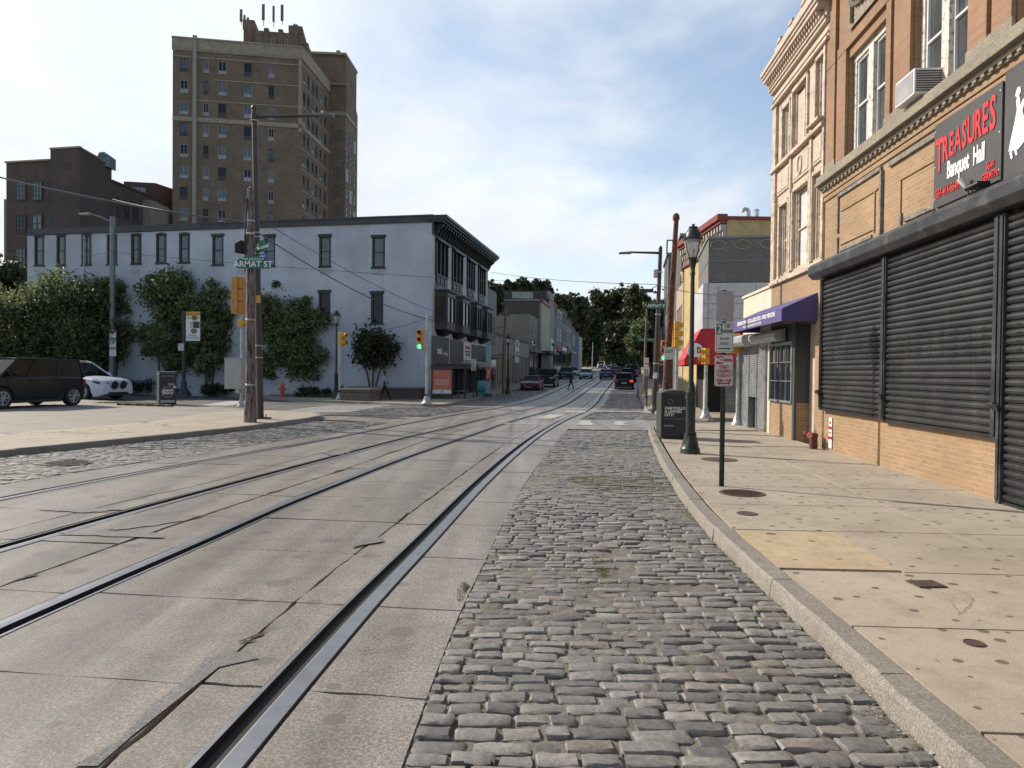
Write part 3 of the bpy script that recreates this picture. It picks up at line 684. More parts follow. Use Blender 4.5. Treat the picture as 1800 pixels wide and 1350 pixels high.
M_vinyl=plain('white_vinyl',(.66,.66,.66),.45,var=.06,scale=2)
M_blk=plain('black_shutter_paint',(.020,.021,.023),.38,var=.5,scale=1.2,bump=.1,dirt=(.042,.039,.036))
_b=NB('weathered_black_shutter'); _n=_b.noise(1.4,6,.6); _d=_b.noise(5,6,.7,stretch=(1.6,1,.18)); _c=_b.ramp(_n,[(.3,(.013,.014,.016)),(.7,(.028,.028,.029))]); _c=_b.mix(_b.ramp(_d,[(.56,0),(.72,.7)]),_c,(.062,.052,.042)); _b.set(color=_c,rough=_b.ramp(_n,[(.3,.32),(.7,.5)])); _b.bump(_b.noise(2.6,3,.5),.5,.03); M_blk_s=_b.m
M_blk2=plain('black_hood_paint',(.035,.036,.040),.42,var=.5,scale=1.5,dirt=(.085,.085,.085))
M_dark=plain('dark_void',(.006,.006,.007),.9,bump=0)
M_gsh=plain('galvanised_shutter',(.27,.28,.29),.38,.35,var=.25,scale=2,dirt=(.15,.15,.15))
M_ghood=plain('galvanised_hood',(.42,.44,.46),.4,.3,var=.2,scale=2,dirt=(.22,.22,.22))
M_char=plain('charcoal_paint',(.045,.048,.052),.6,var=.25,scale=1.3)
M_stucco=plain('cream_stucco',(.58,.51,.41),.85,var=.10,scale=1.2,bump=.5,dirt=(.50,.42,.32))
M_purple=plain('purple_canvas',(.085,.068,.20),.75,var=.12,scale=2,bump=.3)
M_red=plain('red_canvas',(.42,.018,.028),.65,var=.15,scale=2,bump=.3)
M_wht=plain('white_lettering',(.75,.75,.74),.5,var=.06)
M_redl=plain('red_lettering',(.55,.025,.03),.5,var=.1)
M_sign=plain('black_signboard',(.050,.050,.053),.55,var=.25,scale=1.5)
M_roof=plain('tar_roof',(.05,.05,.05),.9)
M_glass=glassm('window_glass',(.055,.060,.065),.05)
M_glassd=glassm('dark_glass',(.012,.014,.017),.10); M_glassd.node_tree.nodes['Principled BSDF'].inputs['Specular IOR Level'].default_value=.3
M_glassb=glassm('blue_window_glass',(.060,.070,.085),.12)
M_curt=plain('net_curtain',(.55,.56,.55),.35,var=.18,scale=2.5)
M_wallw=brick('white_painted_brick',(.475,.505,.565),(.44,.47,.53),(.41,.44,.49),.22,.08,.010,.3,stain=(.31,.32,.35))
M_trimd=plain('dark_green_trim',(.012,.015,.018),.45,var=.4,scale=3,bump=.1)
M_slate=plain('slate_grey_panel',(.055,.066,.070),.5,var=.15,scale=1)
M_lime=plain('tan_terracotta_trim',(.31,.25,.185),.85,var=.2,scale=1.5)
M_grey=concrete('grey_stucco',(.26,.26,.27),.3,.9,scale=1)
M_greyd=concrete('grey_panel',(.155,.150,.145),.4,.9,scale=1.6,vs=30,stainc=(.3,.3,.28))
M_tanw=concrete('tan_stucco',(.25,.215,.17),.25,.9,scale=.8)
M_tanb=concrete('beige_front',(.42,.35,.26),.25,.9,scale=1)
M_yellow=plain('yellow_stucco',(.50,.37,.17),.85,var=.14,scale=.8,bump=.4,dirt=(.34,.25,.12))
M_maroon=plain('maroon_paint',(.22,.035,.03),.5,var=.2,scale=3)
WRf=((6.10,4.0),(7.64,24.03))
# ---- banquet hall
F=Facade(*WRf,'brick_building','two-tone tan and orange brick commercial building with black roller shutters and a banquet hall sign')
B1=F.root
mb=MB(); wall_holes(mb,-8,12.15,0,5.90,[(5.36,11.94,1.0,3.97),(2.1,5.22,.1,3.97)],0,.12,0)
mb.build('wall',M_bt,B1)
mb=MB(); mb.box(-8,12.15,-12,-.35,0,11.2,0); mb.box(-8.0,12.15,-.349,-.12,0,5.9,0); mb.build('building_core',M_bb,B1)
ups=[(9.15,11.0,6.34,8.42),(6.45,8.17,6.34,8.42),(3.45,5.38,6.34,8.42),(.3,2.2,6.34,8.42)]
mb=MB(); wall_holes(mb,-8,12.15,6.2,11.2,ups,-.04,.30,0)
for a,b in ((11.63,12.12),(11.02,11.50),(8.93,9.13),(8.19,8.80),(5.96,6.43),(5.40,5.84),(2.9,3.4),(2.25,2.8)): mb.box(a,b,-.038,.03,6.25,8.60)
mb.box(8.93,11.5,-.038,.03,8.62,8.80); mb.box(5.96,8.8,-.038,.03,8.62,8.80); mb.box(2.9,5.84,-.038,.03,8.62,8.8)
mb.box(11.63,12.12,-.038,.03,8.62,10.3)
mb.build('upper_wall',M_bo,B1)
for a,b in ((11.55,12.13),(8.17,9.16),(5.36,6.46)): mb=MB(); mb.box(a,b,0,.045,6.235,6.50); mb.build('pier_base',M_stoneg,B1,bevel=.01)
# string course with stepped brick underneath
mb=MB(); mb.box(-8,12.2,-.05,.20,6.10,6.24); mb.box(-8,12.19,-.05,.24,6.02,6.10); mb.box(-8,12.18,-.05,.15,5.95,6.02); mb.box(-8,12.17,-.05,.10,5.90,5.95); mb.build('string_course',M_stoneg,B1,bevel=.012)
mb=MB(); mb.box(0,.09,.10,.135,5.905,5.95); dn0=mb.build('dentil',M_stoneg,B1); dn0.location.x=1.6
for k in range(1,52): o=dn0.copy(); COL.objects.link(o); o.location.x=1.6+k*.2
mb=MB(); mb.box(-8,12.16,.002,.06,5.80,5.895); mb.box(-8,12.155,.002,.035,5.70,5.795); mb.build('brick_steps',M_bt,B1)
mb=MB(); mb.box(-8,12.15,-.1,.35,10.3,10.7); mb.box(-8,12.15,-.1,.55,10.7,10.95); mb.build('cornice',M_stoneg,B1)
# festoon ornament above the first window (modelled relief)
mb=MB(); mb.box(9.25,10.95,.0,.012,8.95,9.9)
for k in range(13):
    a=math.pi*k/12; mb.tube([(10.1+.62*math.cos(a)-.05,.05,9.55-.30*math.sin(a)),(10.1+.62*math.cos(a)+.06,.06,9.53-.30*math.sin(a))],.055,6)
for sx in (-1,1):
    for k in range(5): mb.tube([(10.1+sx*.62,.05,9.5-k*.1),(10.1+sx*.63,.05,9.42-k*.1)],[.05,.03],6)
mb.build('ornament',M_stoneg,B1)
# recessed brick panels outlined by metal/wood strips
M_strip=plain('weathered_strip',(.20,.175,.15),.7,var=.5,scale=8,dirt=(.04,.035,.03))
mb=MB()
for x0,x1,z0,z1 in ((9.22,11.32,4.42,5.60),):
    mb.box(x0,x1,.003,.045,z1,z1+.07); mb.box(x1-.02,x1+.06,.003,.04,4.85,5.6); mb.box(x1-.02,x1+.06,.003,.04,z0,4.75); mb.box(x0-.06,x0,.003,.06,z0-.02,z1-.02); mb.box(x0+.4,x1-.1,.003,.03,z0,z0+.06)
mb.build('panel_strip',M_strip,B1); mb=MB(); mb.box(7.27,8.9,.003,.05,5.55,5.63); mb.box(8.40,8.47,.003,.04,4.42,4.62); mb.box(7.3,8.3,.003,.035,4.44,4.52)
mb.build('panel_strip',M_strip,B1)
mb=MB(); mb.box(9.5,11.2,.003,.028,4.56,4.59); mb.box(9.5,9.53,.003,.026,4.5,5.3); mb.box(7.25,8.45,.003,.024,5.20,5.24); mb.box(8.45,8.49,.003,.024,4.6,5.24); mb.box(9.4,11.2,.003,.026,5.27,5.31); mb.build('brick_panel_edge',M_bt,B1)
# windows upstairs
def sash(parent,u0,u1,z0,z1,y,curt=None,mf=M_vinyl):
    o=window(parent,u0,u1,z0,z1,y,.045,1,2,mf,M_glass)
    if curt: m=MB(); m.box(u0+curt[0]*(u1-u0),u0+curt[1]*(u1-u0),y-.075,y-.045,z0+.05,z1-.05)
    if curt: m.build('curtain',M_curt,o)
    return o
for i,(a,b,c,d) in enumerate(ups):
    mb=MB(); y=-.14
    mb.box(a,a+.12,y-.12,y,c,d); mb.box(b-.12,b,y-.12,y,c,d); mb.box(a,b,y-.11,y+.01,d-.12,d); mb.box(a,b,y-.11,y+.03,c,c+.06); mb.box((a+b)/2-.11,(a+b)/2+.11,y-.11,y+.04,c+.06,d-.12)
    wf=mb.build('window',M_peel,B1,bevel=.006)
    for (p,q) in ((a+.12,(a+b)/2-.11),((a+b)/2+.11,b-.12)): sash(wf,p,q,c+.06,d-.12,y-.03,(.05,.5) if (i+int(p*7))%2 else None)
# shutters and hood
g=[]
sh=shutter(5.48,8.72,1.02,3.9,.10,[M_blk_s,M_dark],B1,.105,.042,slots=2.10)
shutter(8.86,11.90,1.06,3.9,.10,[M_blk_s,M_dark],B1,.105,.042,slots=2.14)
shutter(2.2,5.26,.17,3.9,.10,[M_blk_s,M_dark],B1,.105,.042,slots=2.10)
for a,b,z in ((5.36,5.48,.96),(5.26,5.355,.13),(8.72,8.86,.98),(11.90,11.98,1.02),(2.08,2.2,.13)):
    mb=MB(); mb.box(a,b,-.02,.135,z,3.93); mb.box(a+.02,b-.02,.135,.155,z+.05,3.9); mb.build('shutter_guide',M_blk2,B1,bevel=.006)
for u in (5.37,8.79,11.97):
    mb=MB(); mb.tube([(u-.05,.17,1.42),(u+.07,.17,1.42)],.045,10); mb.tube([(u-.09,.17,1.40),(u-.09,.2,1.38)],.05,10); mb.build('padlock',M_blk,B1,smooth=40)
def hood(u0,u1,z0,z1,d,mat,parent,slope=.10,seam=2.4):
    prof=[(-.0,z1+slope*.6),(d*.85,z1),(d,z1-.06),(d,z0+.10),(d-.10,z0),(.0,z0)]
    mb=MB(); mb.prism([(u0,a,b) for a,b in prof],(u1-u0,0,0)); 
    n=int((u1-u0)/seam)
    for k in range(1,n+1):
        u=u0+k*seam; pr2=[(a+.006*(1 if a>.01 else 0),b+(.006 if b>z0+.05 else -.006)) for a,b in prof]; mb.prism([(u,a,b) for a,b in pr2],(.02,0,0))
    return mb.build('shutter_hood',mat,parent,bevel=.012)
hood(1.9,12.22,3.95,4.28,.34,M_blk2,B1)
mb=MB(); mb.tube([(12.02,.02,.14),(12.02,.02,4.3)],.012,6); mb.build('conduit',M_strip,B1)
# small sign panels: top-level things attached to the wall
def wallthing(F,name,label,cat,u,y,z,group=None):
    M=Matrix.Translation((F.p.x,F.p.y,0))@Matrix.Rotation(F.ang,4,'Z'); p=M@Vector((u,y,z)); return thing(name,label,cat,p,F.ang,group)
# text on walls that face the street from the right: readable direction runs towards -u
TR=(R(90),0,R(180))
sg=wallthing(F,'sign_board','black banquet hall signboard with red and white lettering above the shutter hood','sign',6.38,.0,5.06)
mb=MB(); mb.box(-.87,.87,.03,.055,-.64,.66); mb.build('board',M_sign,sg)
mb=MB()
for x in (-.83,.83):
    for z in (-.5,0,.55): mb.tube([(x,.055,z),(x,.062,z)],.012,6)
mb.build('screw',M_vinyl,sg)
# uneven rising lettering, letter by letter
wd='TREASURES'; xs=.70
for i,ch in enumerate(wd):
    hsz=[.74,.52,.50,.50,.53,.55,.57,.60,.64][i]; text(ch,hsz,M_redl,sg,(.70-i*.172,.062,.17+.015*i+(-.05 if i==0 else 0)),TR,sx=.50,bold=.012)
text('Banquet  Hall',.36,M_wht,sg,(-.02,.062,-.16),TR,sx=.50,bold=.010)
text('267-416-5649',.19,M_redl,sg,(.46,.062,-.44),TR,sx=.62,bold=.004)
text('5649\nGERMTN.',.15,M_redl,sg,(-.64,.062,-.46),TR,sx=.62,bold=.003,line=.9)
s2=wallthing(F,'sign_board','black board with white dancing couple silhouette at the right picture edge','sign',4.52,.0,5.06)
mb=MB(); mb.box(-.93,.93,.03,.055,-.68,.74); mb.build('board',M_sign,s2)
mb=MB()
def sil(pts,y=.058): mb.prism([(a,y,b) for a,b in pts],(0,.006,0))
dn=[(.82,-.33),(.78,-.20),(.70,.02),(.66,.16),(.68,.28),(.64,.34),(.60,.28),(.60,.18),(.54,.25),(.50,.24),(.55,.10),(.50,-.02),(.42,-.10),(.36,-.04),(.30,.02),(.28,-.02),(.34,-.12),(.40,-.22),(.50,-.30),(.62,-.36)]
sil(dn); sil([(.70,.36),(.66,.44),(.60,.43),(.59,.36),(.63,.32),(.68,.32)]); sil([(.52,.30),(.50,.38),(.44,.40),(.42,.32),(.46,.27)]); sil([(.80,-.35),(.76,-.45),(.73,-.44),(.75,-.34)]); sil([(.70,-.36),(.66,-.43),(.63,-.42),(.66,-.35)])
mb.build('dancer_silhouette',M_wht,s2)
fl=wallthing(F,'floodlight','white cone floodlight mounted low on the banquet signboard','floodlight',6.20,.07,4.50)
mb=MB(); mb.tube([(0,.02,-.2),(0,.03,.0)],.012,6); mb.build('bracket',M_char,fl)
mb=MB(); mb.tube([(.0,.05,-.02),(.05,.11,.13)],[.025,.055],12); mb.build('lamp_shade',M_vinyl,fl,smooth=40)
cm=wallthing(F,'security_camera','small black camera on the hood edge under the signboard','camera',5.75,.15,4.36)
mb=MB(); mb.box(-.1,.1,-.05,.12,0,.08); mb.tube([(-.1,.1,.05),(.05,.2,.0)],.035,8); mb.build('housing',M_blk,cm,bevel=.008)
ac=wallthing(F,'air_conditioner','white window air conditioner with dark side louvres hung under the sash','air conditioner',7.72,.02,6.26)
mb=MB(); mb.box(-.33,.33,-.2,.30,.02,.44); mb.build('case',M_vinyl,ac,bevel=.02)
mb=MB()
for k in range(9): mb.box(-.337,-.328,-.12,.27,.07+k*.038,.09+k*.038)
mb.build('louvre',M_char,ac)
mb=MB(); mb.box(-.29,.29,.30,.306,.06,.40); mb.build('rear_grille',plain('ac_grille',(.28,.27,.27),.6),ac)
nt_=wallthing(F,'notice_sign','narrow white notice with red lettering on the low brick wall','sign',11.55,.012,.25)
mb=MB(); mb.box(-.09,.09,0,.012,-.05,.62); mb.build('plate',M_vinyl,nt_)
text('NO\nDUMPING\nNO\nLOITERING',.085,M_redl,nt_,(0,.016,.34),TR,sx=.5,line=1.3)
sp=wallthing(F,'standpipe','rusty red twin standpipe on the ground beside the brick pier','standpipe',12.02,.22,.13)
mb=MB(); mb.lathe([(.085,0),(.085,.26),(.10,.27),(.10,.33),(.08,.36)],14); mb.tube([(.0,0,.30),(.10,.12,.32)],[.055,.065],10); mb.tube([(.0,0,.30),(-.12,.10,.32)],[.055,.065],10)
mb.build('pipe_body',plain('rusty_iron',(.11,.035,.025),.75,var=.5,scale=14,dirt=(.03,.015,.012)),sp,smooth=40)
mb=MB(); mb.tube([(.10,.12,.32),(.13,.16,.325)],.075,10); mb.tube([(-.12,.10,.32),(-.15,.14,.325)],.075,10); mb.build('cap',plain('faded_red_cap',(.25,.05,.045),.7),sp,smooth=40)
# ---- cream three storey building
F=Facade(*WRf,'cream_building','cream and brown trimmed three storey building with bracketed cornice and purple awning')
B2=F.root
mb=MB(); mb.box(12.16,16.3,-12,-.36,0,11.0); mb.box(12.16,16.3,-.359,-1.6,3.1,10.4); mb.build('building_core',M_cream,B2)
mb=MB(); mb.box(12.16,12.65,-1.6,0,0,3.14); mb.box(12.16,16.3,-.3,.0,3.14,4.30); mb.box(14.06,16.3,-1.6,-.02,0,1.09); mb.build('wall',M_bt,B2)
mb=MB(); mb.box(14.08,16.3,-1.6,-.04,1.09,3.14); mb.box(14.05,14.2,-.03,.03,.1,3.14); mb.box(12.65,14.1,-1.65,-1.45,0,3.14); mb.box(12.65,14.1,-1.5,-.02,3.08,3.14); mb.build('porch_panel',M_char,B2)
mb=MB(); mb.box(12.16,16.32,-.05,.09,4.29,4.38); mb.box(12.16,16.31,-.05,.05,4.38,4.44); mb.build('ledge',M_creamt,B2,bevel=.01)
lows=[(12.40,12.98,4.52,6.50),(13.28,14.46,4.52,6.50),(14.90,15.60,4.52,6.38)]; tops=[(12.33,12.86,7.66,9.15),(13.52,14.60,7.66,9.10),(14.86,15.46,7.66,8.98)]
mb=MB(); wall_holes(mb,12.16,16.28,4.44,9.3,lows+tops,-.02,.22,0); mb.build('upper_wall',M_cream,B2)
for (a,b,c,d) in lows+tops:
    mb=MB(); e=.10
    for (x0,x1,z0,z1) in ((a-e,a,c-.02,d+e),(b,b+e,c-.02,d+e),(a-e,b+e,d,d+e)): mb.box(x0,x1,-.02,.035,z0,z1)
    for (x0,x1,z0,z1) in ((a,a+.07,c,d),(b-.07,b,c,d)): mb.box(x0,x1,-.14,-.06,z0,z1)
    wf=mb.build('window',M_creamt,B2,bevel=.008)
    if abs(a-13.52)<.01:
        m2=MB(); m2.box(14.05,14.55,-.15,-.10,c,d-.1); m2.build('boarded_panel',M_cream,wf); sash(wf,13.58,14.05,c,d,-.10)
    else: sash(wf,a+.07,b-.07,c+.02,d-.02,-.10,(.08,.9) if a in (13.28,) else ((.5,.95) if a==12.40 else None),M_creamt if c<5 else M_vinyl)
# pilasters, panels, entablature
mb=MB()
for a,b in ((12.17,12.29),(15.95,16.27)): mb.box(a,b,-.02,.06,4.44,9.25)
for a,b in ((13.03,13.17),(14.58,14.72)): mb.box(a,b,-.02,.05,4.44,7.45)
mb.build('pilaster',M_creamt,B2,bevel=.012)
mb=MB(); mb.box(12.17,16.3,-.02,.12,7.45,7.53); mb.box(12.17,16.3,-.02,.07,7.53,7.60); mb.box(12.17,13.0,.0,.2,7.60,7.66); mb.build('sill_course',M_creamt,B2,bevel=.01)
for a,b in ((12.36,12.98),(13.24,14.50),(14.78,15.86)):
    mb=MB(); mb.box(a,b,-.02,.02,6.74,7.36); mb.box(a+.06,b-.06,.02,.035,6.80,7.30); mb.build('spandrel_panel',M_cream,B2,bevel=.012)
mb=MB(); mb.tube([(13.87+.16*math.cos(t),.045,7.05+.22*math.sin(t)) for t in [k*math.pi/8 for k in range(17)]],.022,6,cap=False); mb.build('ornament',M_cream,B2,smooth=60)
mb=MB()
for z0,z1,d in ((9.30,9.38,.10),(9.38,9.46,.04),(9.46,9.50,.08),(9.50,9.70,.03),(9.70,9.78,.12),(9.78,9.84,.16)): mb.box(12.0,16.32+d*.3,-.1,d,z0,z1)
mb.build('entablature',M_cream,B2,bevel=.008)
mb=MB(); mb.box(0,.085,.1,.19,9.86,10.0); mb.box(.02,.07,.1,.25,9.95,10.035); bk0=mb.build('bracket',M_creamt,B2); bk0.location.x=12.2
for k in range(1,26): o=bk0.copy(); COL.objects.link(o); o.location.x=12.2+k*.16
mb=MB(); mb.box(12.0,16.36,-.1,.10,9.84,10.04); mb.box(12.0,16.40,-.1,.30,10.04,10.14); mb.box(12.0,16.43,-.1,.34,10.14,10.22); mb.box(12.0,16.46,-.1,.38,10.22,10.34); mb.build('cornice',M_cream,B2,bevel=.015)
mb=MB(); mb.box(12.0,16.2,-.4,.05,10.34,10.95); 
for k in range(4): mb.box(12.6+k,12.9+k,-.3,.08,10.95,11.05)
mb.build('parapet',M_cream,B2,bevel=.01)
# ground floor grid window, awning
mb=MB(); mb.box(14.22,16.28,-.02,.05,1.06,1.12); mb.box(14.22,16.28,-.02,.06,2.58,2.66); mb.box(14.22,14.30,-.02,.05,1.12,2.58); mb.box(16.2,16.28,-.02,.05,1.12,2.58)
for k in (1,2,3): mb.box(14.30+k*.475,14.325+k*.475,-.01,.035,1.12,2.58)
for z in (1.62,2.12): mb.box(14.3,16.2,-.01,.03,z,z+.022)
wf=mb.build('window',M_gsh,B2); mb=MB(); mb.box(14.24,16.26,-.05,-.012,1.08,2.6); mb.build('pane',M_glassd,wf)
mb=MB()
for k in range(6): u=14.42+k*.30; mb.box(u,u+.12+.04*(k%2),-.012,-.008,1.9+.1*(k%3),2.5)
mb.build('display_print',plain('dim_print',(.10,.10,.11),.5,var=.4),wf)
hood(14.9,17.52,2.70,2.98,.34,M_ghood,B2,seam=3)
mb=MB(); u0,u1=12.55,17.45; d=.80

mb.quad((u0,0,3.70),(u1,0,3.70),(u1,d,3.33),(u0,d,3.33)); mb.quad((u0,d,3.33),(u1,d,3.33),(u1,d,3.05),(u0,d,3.05))
for u in (u0,u1): mb.poly([(u,0,3.70),(u,0,3.05),(u,d,3.05),(u,d,3.33)])
aw=mb.build('awning',M_purple,B2); sol=aw.modifiers.new('s','SOLIDIFY'); sol.thickness=.02; sol.offset=0
text('GERMANTOWN MEDICAL ASSOCIATES - FAMILY MEDICINE',.15,M_wht,aw,(14.95,d+.014,3.25),TR,sx=.95,bold=.003)
text('PHYSICIANS AND REHABILITATION CENTER',.10,M_wht,aw,(15.2,d+.014,3.12),TR,sx=.95)
# ---- low cream stucco unit with grey shutters
F=Facade(*WRf,'stucco_building','low cream stucco shop unit with grey steel roller shutters')
B3=F.root
mb=MB(); wall_holes(mb,16.31,19.5,0,4.28,[(16.62,19.44,.12,2.64)],0,.12,0); mb.box(16.31,19.5,-12,-.30,0,4.2); mb.box(16.31,19.5,-.3,-.12,0,4.2); mb.build('wall',M_stucco,B3)
mb=MB(); mb.box(16.30,19.55,-.3,.05,4.28,4.36); mb.box(16.30,16.38,-11,0,4.2,4.44); mb.build('coping',M_stucco,B3,bevel=.01)
shutter(18.50,19.42,.15,2.64,.05,[M_gsh,M_dark],B3,.055,.02); shutter(17.56,18.44,1.16,2.64,.05,[M_gsh,M_dark],B3,.055,.02); shutter(16.66,17.50,.15,2.64,.05,[M_gsh,M_dark],B3,.055,.02)
mb=MB(); mb.box(17.56,18.44,-.115,-.11,.13,1.15); mb.build('dark_doorway',M_dark,B3)
for u in (16.6,17.5,18.44,19.42):
    mb=MB(); mb.box(u,u+.06,-.1,.07,.13,2.66); mb.build('shutter_guide',M_gsh,B3)
hood(17.54,19.75,2.68,3.0,.52,M_ghood,B3,seam=1.1)
# ---- corner shop with red awning beyond the side street
F=Facade((8.62,31.5),(10.15,40.0),'corner_shop','corner shop with grey slab parapet, white middle band and red awning'); B4=F.root
zt=7.78; zm=5.85
mb=MB(); mb.box(.0,5.6,-16,0,0,zm-.05); mb.build('wall',M_bb,B4)
mb=MB(); mb.box(-.06,5.62,-16,.22,3.72,zm-.03); mb.build('white_panel_band',plain('white_panels',(.52,.52,.53),.5,var=.12,scale=1.5,dirt=(.36,.35,.35)),B4)
mb=MB(); 
for k in range(6): mb.box(-.075,-.062,-.02-k*2.0,.0-k*2.0,3.75,5.8)
mb.box(-.072,-.062,-16,.2,4.9,4.92); mb.box(-.072,-.062,-16,.2,4.25,4.27); mb.build('panel_joint',M_grey,B4)
mb=MB(); mb.box(-.02,5.4,-16,.0,zm,zt); mb.build('parapet',M_greyd,B4)
mb=MB(); mb.box(-.06,5.44,-16,.06,zt,zt+.10); mb.box(-.04,5.4,-16,.02,zt-1.0,zt-.97); mb.build('coping',M_grey,B4)
mb=MB()
for k in range(14):
    x=-.4-k*1.05; mb.tube([(-.04,x+.32*math.cos(t),zt-.28+.2*math.sin(t)) for t in [j*math.pi/7 for j in range(15)]],.018,5,cap=False); mb.tube([(-.04,x-.30,zt-.28),(-.04,x-.5,zt-.10),(-.04,x-.72,zt-.30)],.02,5)
mb.tube([(-.05,-3.0+.34*math.cos(t),zt-.28+.34*math.sin(t)) for t in [j*math.pi/10 for j in range(21)]],.025,5,cap=False)
mb.build('relief_frieze',plain('pale_relief',(.34,.33,.24),.8),B4)
mb=MB(); a=.95
mb.quad((-.08,.24,3.80),(-.08,-16,3.80),(-.55,-16,2.45),(-.55,a,2.45)); mb.quad((-.55,a,2.45),(-.55,-16,2.45),(-.55,-16,2.2),(-.55,a,2.2))
mb.quad((5.5,.24,3.80),(-.08,.24,3.80),(-.55,a,2.45),(5.5,a,2.45)); mb.quad((5.5,a,2.45),(-.55,a,2.45),(-.55,a,2.2),(5.5,a,2.2)); mb.poly([(5.5,.24,3.8),(5.5,a,2.45),(5.5,a,2.2),(5.5,.24,2.2)])
aw=mb.build('awning',M_red,B4); sol=aw.modifiers.new('s','SOLIDIFY'); sol.thickness=.03; sol.offset=-1
m2=MB(); m2.tube([(-.47,.55,2.83),(-.55,.55,2.83)],.33,20); m2.build('round_logo',M_wht,aw)
text('& B',.36,M_char,aw,(-.56,.55,2.83),(R(90),0,R(-90)),bold=.012)
text('PR',.55,M_wht,aw,(-.44,-2.15,2.70),(R(90),0,R(-90)),bold=.03); text('FRESH',.40,M_wht,aw,(2.4,.70,2.80),TR,bold=.01)
Ms=(M_gsh,M_dark)
o=shutter(.0,1.5,0,0.01,.0,[M_gsh,M_dark],B4) if False else None
mb=MB()
for k in range(36): z=.15+k*.06; mb.tube([(-.03,-.7,z),(-.03,-4.9,z)],.028,5)
mb.build('roller_shutter',M_gsh,B4)
for q_ in ((-.02,0,-.65,-.05,.1,2.3),(-.03,0,-8,-5,.1,2.3),(1.2,5.6,0,.02,.1,2.3)): mb=MB(); mb.box(*q_); mb.build('dark_doorway',M_dark,B4)
mb=MB()
for k in range(36): z=.15+k*.06; mb.tube([(.15,.03,z),(1.1,.03,z)],.028,5)
mb.build('roller_shutter',plain('pale_shutter',(.5,.48,.44),.5),B4)
# ---- yellow building with maroon cornice behind
F=Facade((11.25,37.6),(11.05,46.0),'yellow_building','yellow stucco building with maroon bracketed cornice behind the corner shop'); B5=F.root
zt=ZY(1300,386,37.6)
mb=MB(); mb.box(0,8.4,-9,0,0,zt); mb.build('wall',M_yellow,B5)
mb=MB(); mb.box(-.15,8.4,-9.1,.15,zt,zt+.16); mb.box(-.1,8.5,0,.55,zt-.05,zt+.28); mb.box(-.05,8.45,0,.42,zt-.22,zt-.05); mb.box(-.05,8.45,0,.14,zt-1.35,zt-1.2); mb.build('cornice',M_maroon,B5,bevel=.02)
for k in range(17): mb=MB(); u=.05+k*.5; mb.box(u,u+.16,0,.34,zt-.55,zt-.24); mb.box(u+.02,u+.14,0,.2,zt-.95,zt-.55); mb.box(u,u+.16,0,.12,zt-1.2,zt-.95); mb.build('bracket',plain('pale_bracket',(.42,.38,.34),.7),B5)
mb=MB(); mb.box(-.02,0,-5.9,-5.8,zt-3,zt-.1); mb.build('downpipe',M_maroon,B5)
for x0 in (1316,1330):
    p=A(x0,384,41); v=thing('roof_vent','galvanised roof vent pipe, '+('curved one' if x0==1316 else 'straight capped one')+' on the yellow building','vent',(p.x,p.y,p.z-.35),0)
    mb=MB(); 
    if x0==1316: mb.tube([(0,0,0),(0,0,.72),(-.08,0,.86),(-.22,0,.90),(-.34,0,.82),(-.36,0,.72)],.11,10)
    else: mb.tube([(0,0,0),(0,0,.8)],.13,10); mb.tube([(0,0,.8),(0,0,.9)],[.17,.06],10)
    mb.build('pipe',plain('galvanised',(.5,.52,.54),.35,.7),v,smooth=50)
# ---- tan curved-parapet front and the taller grey blocks further on
def rblock(name,label,pxn,Yn,L,zt,mat,wide=10,cap=None,dirn=(.165,1)):
    x=(pxn-900)/FPX*Yn; n=math.hypot(*dirn); F=Facade((x,Yn),(x+dirn[0]/n*L,Yn+dirn[1]/n*L),name,label); r=F.root
    mb=MB(); mb.box(0,L,-wide,0,0,zt); mb.build('wall',mat,r)
    if cap: mb=MB(); mb.box(-.1,L+.1,-wide,.15,zt,zt+.2); mb.build('coping',cap,r)
    return F,r
F,r=rblock('tan_building','narrow tan block front with curved parapet and tall windows',1199,46,7,ZY(1205,492,46),M_tanb,6)
zt=ZY(1205,492,46)
mb=MB(); mb.tube([(1.2+.9*math.cos(t),.02,zt-.1+.7*math.sin(t)) for t in [k*math.pi/8 for k in range(9)]],.12,6); mb.build('curved_gable',M_tanb,r)
for k in range(3): window(r,1.0+k*1.9,2.1+k*1.9,3.4,6.4,.03,.1,1,2,M_maroon,M_glassd)
for k in range(8): mb=MB()
F,r=rblock('grey_building','tall dark grey windowless block above the tan front',1195,54,9,ZY(1200,415,54),concrete('dark_grey_render',(.105,.095,.088),.3,.9),12,M_grey)
F,r=rblock('grey_building','lighter grey block with set back top farther along the right side',1172,66,8,ZY(1180,448,66),concrete('mid_grey_render',(.13,.13,.13),.3,.9),14,M_grey)
for k in range(3):
    for z in (4,7.5): window(r,.8+k*2.4,1.9+k*2.4,z,z+1.8,.02,.08,1,2,M_char,M_glassd)
F,r=rblock('brick_shop','low brown shop front with dark windows on the right pavement',1163,74,12,ZY(1150,575,74),M_bb,14)
for k in range(4): window(r,.6+k*2.8,2.6+k*2.8,1.2,3.4,.02,.1,2,1,M_char,M_glassd)
F,r=rblock('brick_shop','farthest low brown shop on the right beneath the trees',1150,90,22,ZY(1145,600,95),M_bb,14)
for k in range(6): window(r,.6+k*3,2.6+k*3,2.0,4.2,.02,.1,2,1,M_char,M_glassd)
